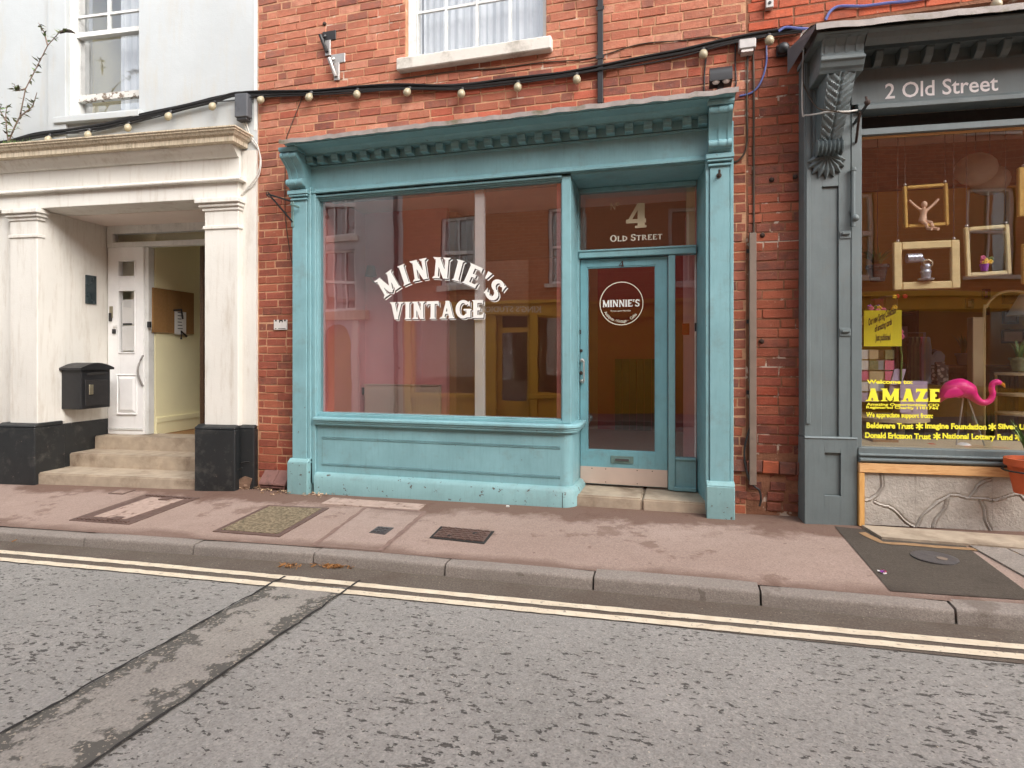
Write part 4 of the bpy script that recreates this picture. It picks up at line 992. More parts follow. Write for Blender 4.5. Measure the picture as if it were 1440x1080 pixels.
line_text(c, dg, 'N', c.su(858.5, dg), c.su(865.5, dg), c.zv(862, 295, dg), .058, 'lettering', M['letter_pale'], tr, T=.16, sf=.7)
put_polys(c, dg, [[(c.su(868.3, dg)+x, c.zv(868, 287, dg)+y) for x, y in p] for p in arc(0, 0, .014, .016, 0, 360, .006, .006, 14)], 'lettering', M['letter_pale'], tr, lambda a, b: (a, b))
dg = Yd+.017; cx, cz = c.hit(873.7, 426.8, dg)
pd = [o for o in door.children if o.name.startswith('pane')][0]
put_polys(c, dg, [[(cx+x, cz+y) for x, y in p] for p in arc(0, 0, .19, .192, 0, 360, .0075, .0075, 48)], 'ring', M['letter_cream'], door, lambda a, b: (a, b))
line_text(c, dg, "MINNIE'S", c.su(847.3, dg), c.su(899.5, dg), c.zv(873, 431.5, dg), .062, 'lettering', M['letter'], door, T=.25, gap=.08, sf=.75)
font_text(c, dg, 'Twice upon Novelty', c.su(858.5, dg), c.su(887, dg), c.zv(873, 438, dg), .014, 'lettering', M['letter_cream'], door, bold=.01)
def ring_fn(total, a_mid, span, rad):
    def fn(x, y):
        a = math.radians(a_mid-span/2+span*x/total); r = rad-y
        return Vector((cx+math.sin(a)*r, dg, cz-math.cos(a)*r))
    return fn
for body, am, sp in (('Antiques', -44, 40), ('Vintage', 0, 34), ('Gifts', 42, 24)):
    font_text(c, dg, body, 0, 1, 0, .026, 'lettering', M['letter_cream'], door, bold=.012, fn=ring_fn(1, am, sp, .168))
for a in (-20, 21): put_polys(c, dg, [[(cx+.16*math.sin(math.radians(a))+x, cz-.16*math.cos(math.radians(a))+y) for x, y in rect(-.003, .003, -.003, .003)]], 'lettering', M['letter_cream'], door, lambda a, b: (a, b))
# hook plate on the right pilaster
x, z = c.hit(1011, 247, Yp); m = MB(); m.tube([(x, Yp-.002, z), (x, Yp-.05, z-.005), (x, Yp-.055, z+.03)], .009, 7); m.lathe((x, Yp-.001, z), [(.02, 0), (.02, -.006), (.0001, -.008)], 10, 'y'); single(m, 'wall_hook', M['rust'], 'small rusty hook high on the right blue pilaster', 'hook')
# ---- inside the blue shop
rd = thing('radiator', 'long white panel radiator seen through the lettered window', 'radiator', (c.su(560, 5.95), 5.95, zf))
a, b, z1 = c.su(512, 5.93), c.su(618, 5.93), c.zv(512, 540, 5.93)
m = MB(); m.box(a, b, 5.93, 5.99, zf+.12, z1-.01); m.build('panel', M['radiator'], rd, bevel=.006)
m = MB(); n = 46
for i in range(n): x = a+.03+(b-a-.06)*i/(n-1); m.box(x-.008, x+.008, 5.92, 5.929, zf+.16, z1-.05)
m.build('rib', M['radiator'], rd)
m = MB(); m.box(a+.005, b-.005, 5.92, 6.0, z1-.009, z1); m.build('top_grille', M['radiator'], rd)
m = MB(); m.box(a-.03, a-.001, 5.94, 5.98, z1-.12, z1-.04); m.build('valve', M['iron'], rd)
for x in (a+.1, b-.1): m = MB(); m.box(x-.015, x+.015, 5.94, 5.98, zf, zf+.119); m.build('foot', M['radiator'], rd)
lx, lz = c.hit(521.5, 381, 5.86); la = thing('wall_lamp', 'small grey shaded lamp on the pink wall inside the blue shop', 'lamp', (lx, 6.0, lz))
m = MB(); m.lathe((lx, 5.86, lz), [(.065, -.058), (.042, .055), (.039, .055), (.062, -.058)], 18); m.build('lamp_shade', M['lampshade'], la, smooth=True)
m = MB(); m.tube([(lx, 6.02, lz-.10), (lx, 5.94, lz-.12), (lx, 5.86, lz-.075), (lx, 5.86, lz+.04)], .007, 6); m.lathe((lx, 6.018, lz-.10), [(.035, 0), (.035, -.012), (.0001, -.015)], 12, 'y'); m.build('lamp_arm', M['brass'], la)
# side wall beyond the sidelight with the call point, cream post in the transom
m = MB(); m.add([(RX1-.004, Yd+.065, zf), (.02, 6.7, zf), (.1, 6.7, zf), (RX1+.1, Yd+.065, zf), (RX1-.004, Yd+.065, 2.93), (.02, 6.7, 2.93), (.1, 6.7, 2.93), (RX1+.1, Yd+.065, 2.93)], [(0, 1, 5, 4), (1, 2, 6, 5), (2, 3, 7, 6), (3, 0, 4, 7), (0, 1, 2, 3), (4, 5, 6, 7)]); m.build('lobby_wall', M['pinkwall'], bld)
m = MB(); m.box(c.su(965, Yd+.07), c.su(977.5, Yd+.07), Yd+.062, Yd+.09, 2.42, 2.945); sb('lining', m, None, M['cream_post'])
m = MB(); m.box(RX1-.012, RX1, Yd+.05, Yd+.062, .62, 2.36); sb('lining', m, None, M['white_clean'])
cp = thing('call_point', 'red fire alarm call point on the pink wall behind the narrow sidelight', 'alarm', (.05, 6.05, 1.7))
x, z = c.hit(966.5, 463, 6.0); m = MB(); m.box(x-.05, x+.05, 5.97, 6.04, z-.055, z+.055); m.build('housing', M['red'], cp, bevel=.006)
m = MB(); m.box(x-.028, x+.028, 5.962, 5.969, z-.03, z+.03); m.build('face_plate', M['whiteplastic'] if False else M['red'], cp)
x, z = c.hit(979, 460, Yd-.02); m = MB(); m.box(x-.012, x+.002, Yd-.035, Yd-.022, z-.035, z+.035); single(m, 'door_sensor', M['iron'], 'small black box on the sidelight edge of the blue shopfront', 'sensor')
# ------------------------------------------------------------------ the white building with the porch
W = WHITE
wb = thing('white_building', 'white rendered building with a pilastered porch, black plinth and sash window', 'building', W.w(-2.2, 1, .15))
def wp(name, mb, mat, parent=None, **k): return mb.build(name, mat, parent or wb, **k)
DP = -.07                                     # pilaster face
sL = W.su(60, 0.0); DD = W.du(152, sL)        # porch left wall and the door plane
sR0, sR1 = W.su(287.5, DP), W.su(335, DP)     # right pilaster shaft
zfl = W.zv(180, 612, DD)                      # floor level inside
zl0 = W.zv(278, 281, DP)                      # lintel underside
SE = -.004
LFT = -14.0
# entablature heights, measured near u = 330
dC = max(-.34, W.du(330, W.su(357, 0)))
zc1, zc0 = W.zv(330, 175, dC), W.zv(330, 193.5, dC)
zfr0 = W.zv(330, 250, DP); zft = W.zv(333, 258.5, -.12)
zpl = W.zv(320, 600, -.12)                    # top of black plinth
# upper wall around the window
ux0, ux1 = W.su(95, 0), W.su(195.5, 0); uz0 = W.zv(150, 157, 0)
HT = 9.6
m = MB(W)
m.box(LFT, ux0, 0, .3, zc0-.02, HT); m.box(ux1, SE, 0, .3, zc0-.02, HT); m.box(ux0, ux1, 0, .3, zc0-.02, uz0); m.box(ux0, ux1, 0, .3, uz0+1.75, HT)
wp('wall', m, M['render'])
# cast strip of wall right of the porch, and the part left of it
m = MB(W); m.box(sR1+.002, SE, -.012, .3, zpl, zc0-.022); m.box(LFT, sL-.001, -.0, .3, zpl-.05, zc0-.022); wp('wall', m, M['cream'])
m = MB(W); m.box(sR1+.002, SE, -.05, .3, -.2, zpl-.03); m.prof([(.0, zpl-.028), (-.05, zpl-.028), (-.05, zpl-.012), (-.013, zpl+.012), (.0, zpl+.012)], sR1+.002, SE)
wp('plinth', m, M['black'], bevel=.006)
# beam over the porch: architrave, fillet, frieze, cornice, returned at the right end
sEnd = W.su(331, DP)+.03
m = MB(W); m.box(LFT, sEnd, DP, .28, zl0, zfr0); arch = wp('architrave', m, M['cream'], bevel=.006)
m = MB(W); m.prof([(.2, zfr0-.035), (DP-.05, zfr0-.035), (DP-.055, zfr0-.02), (DP-.03, zfr0+.004), (.2, zfr0+.004)], LFT, sEnd+.05); wp('fillet', m, M['cream'], arch, bevel=.003)
m = MB(W); m.box(LFT, sEnd-.005, DP+.02, .28, zfr0+.005, zc0-.001); wp('frieze', m, M['cream'])
cw = zc1-zc0
pr = [(0, zc0), (0, zc0+.015), (0, zc0)]
out = [(0, 0), (.012, 0), (.012, .35*cw), (.02, .42*cw), (.035, .5*cw), (.045, .62*cw), (.05, .7*cw), (.062, .74*cw), (.062, .84*cw), (.075, .9*cw), (.075, cw), (-.05, cw+.02), (-.05, 0)]
sC = W.su(330, dC)
dF = dC+.075; sF = sC-.075
path = [(LFT, dF), (sF, dF), (sF, -.004)]
m = MB(W); m.sweep([(o, zc0+z) for o, z in out], path); cn = wp('cornice', m, M['cornice'])
m = MB(W); m.box(LFT, sF-.052, dF+.052, -.004, zc0+.001, zc1+.018); wp('cornice_core', m, M['cornice'], cn)
m = MB(W); m.prof([(DP+.018, zc0-.002), (dF+.06, zc0-.002), (dF+.075, zc0-.02), (DP-.05, zc0-.04), (DP-.005, zc0-.09), (DP+.018, zc0-.095)], LFT, sEnd-.004); wp('bed_mould', m, M['cream'], cn)
# pilasters
def pilaster(s0, s1, lo=0):
    zt = zl0
    m = MB(W); m.box(s0, s1, DP, .25, zpl, zt-.003); ps = wp('pilaster', m, M['cream'], bevel=.006)
    zc = W.zv((278+340)/2, 289, DP)
    m = MB(W); m.box(s0-.07, s1+.04, DP-.06, .2, zt-.05, zt-.004); m.box(s0-.045, s1+.025, DP-.035, .2, zt-.085, zt-.051); m.box(s0-.02, s1+.012, DP-.014, .2, zt-.12, zt-.086); wp('capital', m, M['cream'], ps, bevel=.005)
    m = MB(W); m.box(s0-.012, s1+.012, DP-.014, .2, zt-.30, zt-.265); wp('necking', m, M['cream'], ps, bevel=.005)
    m = MB(W); m.box(s0-.07, s1+.001, DP-.055, .22, -.2, zpl-.032); m.prof([(.2, zpl-.031), (DP-.055, zpl-.031), (DP-.06, zpl-.016), (DP-.045, zpl-.006), (DP-.004, zpl+.012), (.2, zpl+.012)], s0-.07, s1+.001); wp('plinth', m, M['black'], ps, bevel=.008)
pilaster(sR0, sR1)
sl0, sl1 = W.su(14, DP), W.su(52.5, DP)
m = MB(W); m.box(sl0, sl1, DP, .25, zpl-.04, zl0-.003); ps = wp('pilaster', m, M['cream'], bevel=.006)
m = MB(W); zt = zl0; m.box(sl0-.04, sl1+.06, DP-.06, .015, zt-.05, zt-.004); m.box(sl0-.025, sl1+.04, DP-.035, .012, zt-.085, zt-.051); m.box(sl0-.012, sl1+.02, DP-.014, .01, zt-.12, zt-.086); wp('capital', m, M['cream'], ps, bevel=.005)
m = MB(W); m.box(sl0-.012, sl1+.012, DP-.014, .01, zt-.30, zt-.265); wp('necking', m, M['cream'], ps, bevel=.005)
zpL = W.zv(30, 597, -.12)
m = MB(W); m.box(sl0-.10, sl1+.03, DP-.055, .22, -.2, zpL-.032); m.prof([(.2, zpL-.031), (DP-.055, zpL-.031), (DP-.06, zpL-.016), (DP-.045, zpL-.006), (DP-.004, zpL+.012), (.2, zpL+.012)], sl0-.10, sl1+.03); wp('plinth', m, M['black'], ps, bevel=.008)
m = MB(W); m.box(LFT, sl0-.102, -.03, .22, -.3, zpL-.02); wp('plinth', m, M['black'])
# porch: left wall, ceiling, right wall
zps = W.zv(152, 588, DD)
m = MB(W); m.box(sL-.2, sL, .0, DD+.1, zps, zl0); wp('porch_wall', m, M['cream'])
m = MB(W); m.box(sL-.2, sL+.012, -.02, DD+.02, -.2, zps-.001); wp('porch_plinth', m, M['black'], bevel=.006)
m = MB(W); m.box(sR0-.02, sR0+.15, .26, DD+.1, -.2, zl0); wp('porch_wall', m, M['cream'])
m = MB(W); m.box(sL+.001, sR0+.1, .281, DD+.1, zl0-.004, zl0+.08); wp('porch_ceiling', m, M['ceil'])
# steps
d1, d2, d3 = W.du(51, sL+.014)-.0, W.du(97, sL+.014), W.du(132.5, sL+.014)
z1, z2, z3 = W.zv(51, 664.5, d1), W.zv(97, 637, d2), W.zv(132.5, 613, d3)
for dd, zz, zb in ((d1, z1, -.2), (d2, z2, z1-.03), (d3, z3, z2-.03)):
    m = MB(W); m.box(sL+.013, sR0-.0 if dd > -.1 else sR0-.071, dd, DD+.15, zb, zz); wp('step', m, M['stone'], bevel=.012, seg=2)
# door screen: frame, transom light, fixed white leaf, the open doorway
sd0, sd1 = sL+.012, sR0+.02
sO0, sO1 = W.su(208, DD), W.su(292, DD)
zt0, zt1 = W.zv(210, 347, DD), W.zv(210, 327.5, DD)
ztb = W.zv(210, 340, DD)
m = MB(W); m.box(sd0, sd1, DD-.03, DD+.06, zt0, ztb); m.box(sd0, sd1, DD-.03, DD+.06, zt1, zl0+.009); m.box(sd0, W.su(161, DD), DD-.03, DD+.06, ztb, zt1); df = wp('door_frame', m, M['white_wood'], bevel=.004)
m = MB(W); m.box(W.su(161, DD)+.001, sd1, DD+.01, DD+.016, ztb, zt1); wp('transom_pane', m, M['glass_door'], df)
a, b = sd0+.004, W.su(203.5, DD)
m = MB(W); zd0, zd1 = z3+.004, zt0-.003
pa, pb = W.su(169.5, DD), W.su(191.5, DD)
zw = [W.zv(180, v, DD) for v in (388.5, 367.5, 495, 409.5)]
m.box(a, pa, DD-.02, DD+.035, zd0, zd1); m.box(pb, b, DD-.02, DD+.035, zd0, zd1); m.box(pa, pb, DD-.02, DD+.035, zw[1], zd1); m.box(pa, pb, DD-.02, DD+.035, zw[3], zw[0]); m.box(pa, pb, DD-.02, DD+.035, zd0, zw[2])
leaf = wp('door', m, M['white_clean'], bevel=.003)
for z0, z1_ in ((zw[0], zw[1]), (zw[2], zw[3])):
    m = MB(W); m.box(pa+.001, pb-.001, DD+.004, DD+.008, z0+.001, z1_-.001); wp('pane', m, M['glass_door'], leaf)
    m = MB(W)
    m.box(pa-.012, pa, DD-.032, DD-.021, z0-.012, z1_+.012); m.box(pb, pb+.012, DD-.032, DD-.021, z0-.012, z1_+.012); m.box(pa, pb, DD-.032, DD-.021, z0-.012, z0); m.box(pa, pb, DD-.032, DD-.021, z1_, z1_+.012); wp('bead', m, M['white_clean'], leaf, bevel=.003)
q0, q1, r0, r1 = W.su(168, DD), W.su(194, DD), W.zv(180, 580.5, DD), W.zv(180, 528, DD)
m = MB(W); m.add([W.w(q0, DD-.021, r0), W.w(q1, DD-.021, r0), W.w(q1, DD-.021, r1), W.w(q0, DD-.021, r1), W.w(q0+.04, DD-.037, r0+.04), W.w(q1-.04, DD-.037, r0+.04), W.w(q1-.04, DD-.037, r1-.04), W.w(q0+.04, DD-.037, r1-.04)], [(0, 1, 5, 4), (1, 2, 6, 5), (2, 3, 7, 6), (3, 0, 4, 7), (4, 5, 6, 7)]); wp('panel', m, M['white_clean'], leaf)
m = MB(W)
for x0, x1, y0, y1 in ((q0-.014, q0, r0-.014, r1+.014), (q1, q1+.014, r0-.014, r1+.014), (q0, q1, r0-.014, r0), (q0, q1, r1, r1+.014)): m.box(x0, x1, DD-.036, DD-.021, y0, y1)
wp('panel_mould', m, M['white_clean'], leaf, bevel=.005)
m = MB(W); m.box(a+.01, b-.01, DD-.03, DD-.021, zd0+.05, zd0+.075); wp('weather_bar', m, M['white_wood'], leaf)
hs_, hz0, hz1 = W.su(198.5, DD-.04), W.zv(198, 542, DD), W.zv(198, 500.5, DD)
m = MB(W); m.tube([W.w(hs_+.01, DD-.02, hz1)]+[W.w(hs_+.01-.03*math.sin(math.pi*k/8), DD-.03-.04*math.sin(math.pi*k/8), hz1+(hz0-hz1)*k/8) for k in range(9)]+[W.w(hs_+.01, DD-.02, hz0)], .012, 7); wp('pull_handle', m, M['zinc'], leaf, smooth=True)
for u, v, hw, hh, mt in ((156, 439, .022, .07, 'brass'), (155.5, 446, .016, .05, 'iron'), (160.5, 466, .02, .028, 'iron'), (161, 459, .022, .014, 'paper')):
    s, z = W.hit(u, v, DD-.03); m = MB(W); m.box(s-hw, s+hw, DD-.045 if mt == 'iron' else DD-.034, DD-.021, z-hh, z+hh); wp('lock', m, M[mt], leaf, bevel=.004)
m = MB(W); m.box(b+.002, b+.05, DD-.0, DD+.09, zd0, zt0-.003); wp('door_frame', m, M['white_wood'], bevel=.003)
s, z = W.hit(209.5, 457, DD-.02); m = MB(W); m.box(s-.02, s+.02, DD-.03, DD-.001, z-.03, z+.04); wp('door_catch', m, M['darkplastic'], df, bevel=.003)
for v0, v1 in ((421, 456.5), (458, 493)):
    m = MB(W); m.box(pa+.008, pb-.004, DD+.0095, DD+.0115, W.zv(180, v1, DD), W.zv(180, v0, DD)); o = m.build('notice', M['paper'], wb)
m = MB(W); m.box(pa+.03, pb-.06, DD+.006-.004, DD+.0035, W.zv(180, 457, DD), W.zv(180, 454.5, DD)); m.build('notice_tape', M['darkplastic'], wb)
# corridor
sc0 = b+.055; dE = DD+3.2; scR = sO1+.25
zcl = W.zv(252, 348, DD)+.45
m = MB(W); m.box(sc0-.15, sc0, DD+.1, dE, zfl-.02, zcl); wp('corridor_wall', m, M['yellowwall'])
m = MB(W); m.box(scR, scR+.1, DD+.1, dE, zfl-.02, zcl); wp('corridor_wall', m, M['yellowwall'])
m = MB(W); m.box(sL-.2, sc0-.151, DD+.16, DD+.22, zfl-.02, zcl+.1); wp('corridor_wall', m, M['yellowwall'])
m = MB(W); m.box(sc0-.15, scR+.1, dE, dE+.1, zfl-.02, zcl); wp('corridor_end', m, M['ochre'])
m = MB(W); m.box(sc0-.15, scR, DD+.1, DD+1.7, zcl, zcl+.05); wp('corridor_ceiling', m, M['ceil'])
m = MB(W); m.box(sc0-.15, scR, DD+1.701, dE, zcl+.01, zcl+.03); wp('added_rooflight', m, M['glass_up'])  # added glazed opening that brightens the corridor, unseen from the street
m = MB(W); m.box(sc0-.15, scR, DD+.0, dE, zfl-.06, zfl-.004); wp('corridor_floor', m, M['brownfloor'])
m = MB(W); m.box(sc0, sc0+.015, DD+.1, dE-.01, zfl, zfl+.2); m.box(sc0+.015, sc0+.022, DD+.1, dE-.01, zfl+.14, zfl+.2); wp('skirting', m, M['yellowwall'])
m = MB(W); m.box(sc0, sc0+.012, DD+.1, dE-.01, zcl-.28, zcl-.25); wp('picture_rail', m, M['yellowwall'])
m = MB(W); s = W.su(287.5, DD+.2)+.035; m.add([W.w(s-.0, DD+.08, zfl), W.w(s+.045, DD+.08, zfl), W.w(s+.2, DD+.85, zfl), W.w(s+.155, DD+.85, zfl), W.w(s, DD+.08, zt0), W.w(s+.045, DD+.08, zt0), W.w(s+.2, DD+.85, zt0), W.w(s+.155, DD+.85, zt0)], [(0, 1, 5, 4), (1, 2, 6, 5), (2, 3, 7, 6), (3, 0, 4, 7), (4, 5, 6, 7), (0, 1, 2, 3)]); od = wp('open_door', m, M['darkwood'])
m = MB(W); p = W.w(W.su(284.5, DD+.3), DD+.3, W.zv(284, 513, DD+.3)); m.ball(p, .03); wp('door_knob', m, M['brass'], od, smooth=True)
db0, db1 = W.du(214, sc0+.01), W.du(272, sc0+.01)
zb0, zb1 = W.zv(240, 468.5, W.du(240, sc0)), W.zv(240, 408, W.du(240, sc0))
nb = thing('pinboard', 'brown pinboard in three sections on the corridor wall', 'pinboard', W.w(sc0+.01, (db0+db1)/2, zb0))
for k in range(3):
    e = (db1-db0)/3; m = MB(W); m.box(sc0+.003, sc0+.02, db0+e*k+.003, db0+e*(k+1)-.003, zb0, zb1); m.build('board_section', M['board'], nb)
e0, e1 = W.du(246, sc0+.03), W.du(262, sc0+.03); n0, n1 = W.zv(254, 470, e0), W.zv(254, 437.5, e0)
nt_ = thing('notice', 'white paper notice with black tape pinned to the corridor board', 'notice', W.w(sc0+.03, e0, n0))
m = MB(W); m.box(sc0+.024, sc0+.028, e0, e1, n0, n1); m.build('sheet', M['paper'], nt_)
m = MB(W); m.tube([W.w(sc0+.034, e0-.02, n1+.01), W.w(sc0+.04, (e0+e1)/2, n1+.03), W.w(sc0+.04, e0+(e1-e0)*.62, n1-.09)], .012, 5); m.tube([W.w(sc0+.034, e0+.1, n0-.06), W.w(sc0+.04, (e0+e1)/2, n0+.04), W.w(sc0+.034, e1, n0-.02)], .014, 5); m.build('tape', M['iron'], nt_)
m = MB(W)
for k in range(6): m.box(sc0+.0282, sc0+.029, e0+(e1-e0)*.25, e0+(e1-e0)*R.uniform(.55, .8), n0+.07+.04*k, n0+.08+.04*k)
m.build('print', M['boxgrey'], nt_)
# building mass behind
m = MB(W); m.box(LFT, SE-.02, DD+1.6, DD+1.8, zcl+.15, HT); m.box(LFT, LFT+.2, .3, DD+1.599, -.3, HT); m.box(-.22, SE-.02, .3, DD+1.599, -.3, HT); wp('rear_wall', m, M['render'])
m = MB(W); m.box(LFT, SE-.005, 0, DD+1.8, HT+.002, HT+.15); wp('roof', m, M['lead'])
m = MB(W); m.box(LFT+.25, -.25, .3, DD+1.59, zcl+.08, zcl+.12); wp('storey_floor', m, M['darkwood'])
# upper sash window
fd = .05
m = MB(W); s0, s1 = W.su(98, fd), W.su(111, fd+.05)
m.box(ux0+.001, s0+.05, fd-.03, fd+.14, uz0-.0, uz0+1.749); m.box(ux1-.001-.02, ux1-.001, fd-.03, fd+.14, uz0, uz0+1.749); win = wp('window', m, M['white_wood'], bevel=.004)
sa, sb_ = W.su(111, fd+.06), ux1-.022
zmr = W.zv(150, 46.5, fd+.05); zbr = W.zv(150, 137, fd+.08)
m = MB(W); m.box(s0+.051, sb_, fd+.03, fd+.10, zmr-.025, zmr+.025); m.box(s0+.051, sa, fd+.035, fd+.09, uz0, uz0+1.74); wp('meeting_rail', m, M['white_wood'], win, bevel=.004)
m = MB(W); m.box(sa+.001, sb_, fd+.05, fd+.11, zbr-.035, zbr+.035); wp('bottom_rail', m, M['peel'], win, bevel=.003)
zub = W.zv(150, 19, fd+.04); sub = W.su(152.5, fd+.04)
m = MB(W); m.box(sub-.012, sub+.012, fd+.04, fd+.07, zmr+.026, uz0+1.74); m.box(sa+.001, sub-.013, fd+.042, fd+.068, zub-.012, zub+.012); m.box(sub+.013, sb_-.001, fd+.042, fd+.068, zub-.012, zub+.012); wp('glazing_bar', m, M['white_wood'], win)
for z0, z1_, d in ((zmr+.026, zub-.013, .055), (zub+.013, uz0+1.73, .055), (zbr+.036, zmr-.026, .08), (uz0+.01, zbr-.036, .115)):
    m = MB(W); m.box(sa+.001, sb_-.001, fd+d, fd+d+.004, z0, z1_); wp('pane', m, M['glass_up'], win)
m = MB(W); nn = 30; ca, cb = W.su(168, .3), ux1+.1
m.add([W.w(ca+(cb-ca)*i/nn, .32+.02*math.sin(i*1.5), z) for i in range(nn+1) for z in (uz0-.1, uz0+1.9)], [(2*i, 2*i+2, 2*i+3, 2*i+1) for i in range(nn)]); wp('curtain', m, M['curtain'], win, smooth=True)
m = MB(W); m.box(ux0-.2, ux1+.2, 1.2, 1.25, uz0-.6, uz0+2.2); m.box(ux0-.25, ux0-.2, .31, 1.2, uz0-.6, uz0+2.2); wp('room_wall', m, M['yellowwall'])
m = MB(W); m.prof([(-.06, uz0-.10), (-.06, uz0-.035), (fd+.14, uz0-.002), (fd+.14, uz0-.10)], W.su(74, -.06), ux1+.05); wp('window_sill', m, M['render'], bevel=.006)
m = MB(W); e0, e1 = W.su(68, -.03), W.su(92.5, -.03); m.box(e0, e1, -.035, -.001, zc1+.02, HT-.01); wp('wall_strip', m, M['render'], bevel=.004)
m = MB(W); m.box(-.035, SE+.001, -.004, -.001, zc1+.05, HT-.02); wp('edge_bead', m, M['white_wood'])
# broken corner of the plinth: rubble showing low down
m = MB(W)
for k in range(7):
    s = -.28+.045*k+R.uniform(-.01, .01); m.ball(W.w(s, -.035+R.uniform(-.01, .01), .2+R.uniform(-.03, .05)), R.uniform(.022, .036), 7, .8)
wp('rubble', m, M['rubble'])
m = MB(W); m.prism([(-.30, .17), (-.06, .18), (-.02, .3), (-.1, .32), (-.2, .27), (-.3, .22)], -.056, -.05); wp('broken_patch', m, M['rubble'])
for pts in ([(-.26, .3), (-.2, .36), (-.13, .4)], [(-.15, .44), (-.1, .46), (-.05, .46)]):
    m = MB(W); m.tube([W.w(a, -.053, z) for a, z in pts], .006, 5); wp('plinth_crack', m, M['crack'])
# ------------------------------------------------------------------ things on the white front
sB = sL; p0 = W.du(86, sB+.02)
b0, b1 = W.su(113, p0), None; sf = W.su(113, p0)
dq = W.du(156, sf); zb, ztp = W.zv(113, 576, p0), W.zv(113, 519, p0)
pb_ = thing('post_box', 'black wall letterbox with an arched lid on the porch side wall', 'letterbox', W.w(sL+.1, (p0+dq)/2, zb))
m = MB(W); m.box(sL+.012, sf, p0+.01, dq-.01, zb, ztp); m.build('body', M['darkplastic'], pb_, bevel=.004)
m = MB(W); n = 8; arcp = [(p0-.02+(dq-p0+.04)*k/n, ztp+.055*math.sin(math.pi*k/n)) for k in range(n+1)]
vs = []
for s in (sL+.005, sf+.025): vs += [W.w(s, d, z+.012) for d, z in arcp]+[W.w(s, dq+.02, ztp-.012), W.w(s, p0-.02, ztp-.012)]
k = n+3; m.add(vs, [tuple(range(k)), tuple(range(2*k-1, k-1, -1))]+[(i, (i+1) % k, (i+1) % k+k, i+k) for i in range(k)]); m.build('lid', M['darkplastic'], pb_)
m = MB(W); m.box(sf+.001, sf+.012, p0+.05, dq-.05, zb+.03, ztp-.12); m.build('door_panel', M['iron'], pb_, bevel=.003)
m = MB(W); m.box(sf+.001, sf+.008, p0+.08, dq-.08, ztp-.07, ztp-.04); m.build('slot', M['crack'], pb_)
m = MB(W); dk = p0+(dq-p0)*.3; zk = zb+(ztp-zb)*.48; m.box(sf+.0125, sf+.022, dk-.028, dk+.028, zk-.055, zk+.055); m.build('lock_plate', M['brass'], pb_, bevel=.01)
pd0, pd1 = W.du(119.5, sL), W.du(134, sL); zq0, zq1 = W.zv(127, 427.5, W.du(127, sL)), W.zv(127, 387.5, W.du(127, sL))
m = MB(W); m.box(sL+.001, sL+.02, pd0, pd1, zq0, zq1); single(m, 'wall_plaque', M['plaque'], 'dark slate plaque on the porch side wall above the letterbox', 'plaque', bevel=.003)
# buddleia seedling on the porch cornice
pc = W.w(W.su(12, dC+.1), dC+.1, zc1); bl = thing('wild_plant', 'straggly self-sown plant growing up from the white cornice', 'plant', pc)
stems = [[(12, 200), (20, 180), (28, 164), (36, 125), (53, 92), (67, 64), (83, 46), (90, 42)], [(12, 200), (9, 180), (8, 160), (10, 148)], [(36, 125), (22, 128), (20, 118)], [(28, 164), (46, 150), (52, 130)], [(67, 64), (62, 45), (54, 32)], [(8, 170), (0, 155), (2, 146)]]
lfm = []
for st in stems:
    P = []
    for j, (u, v) in enumerate(st):
        dd = dC+.1-.02*j; s, z = W.hit(u, v, dd); P.append(W.w(s, dd, z))
    m = MB(W); m.tube(P, .008, 5, .003); m.build('stem', M['stem'], bl, smooth=True); lfm.append(P)
def leafmesh(L, Wd, mat):
    m = MB(); m.add([(0, 0, 0), (L*.35, Wd, .01*L), (L, 0, -.12*L), (L*.35, -Wd, .01*L), (L*.4, 0, .06*L)], [(0, 1, 4), (1, 2, 4), (2, 3, 4), (3, 0, 4)])
    o = m.build('leaf', mat, None); me = o.data; bpy.data.objects.remove(o); return me
lv = [leafmesh(.07, .014, M['leaf_dull']), leafmesh(.055, .012, M['leaf']), leafmesh(.06, .011, M['seed'])]
for P in lfm:
    for a, b in zip(P, P[1:]):
        for _ in range(8):
            p = a.lerp(b, R.random()); o = inst('leaf', R.choice(lv[:2]+[lv[0], lv[2]]), p, bl, R.uniform(0, 6.28)); o.rotation_euler = (R.uniform(-.6, .6), R.uniform(-.9, .5), R.uniform(0, 6.28)); k = R.uniform(.6, 1.25); o.scale = (k, k, k)
m = MB(W); P = [W.w(W.su(u, dC), dC, W.zv(u, v, dC)) for u, v in ((84, 46), (92, 43), (100, 44), (106, 47))]; m.tube(P, [.012, .018, .015, .004], 6); m.build('seed_head', M['seed'], bl)
m = MB(W)
for _ in range(60):
    u = R.uniform(0, 45); s = W.su(u, dC+.06); p = W.w(s, dC+R.uniform(.03, .14), zc1+.02); h = R.uniform(.01, .05); m.add([p, p+Vector((.012, 0, 0)), p+Vector((R.uniform(-.02, .03), R.uniform(-.02, .02), h))], [(0, 1, 2)])
ms = m.build('moss', M['leaf'], None, kind='stuff'); ms['label'] = 'moss and tiny weeds along the porch cornice'; ms['category'] = 'moss'
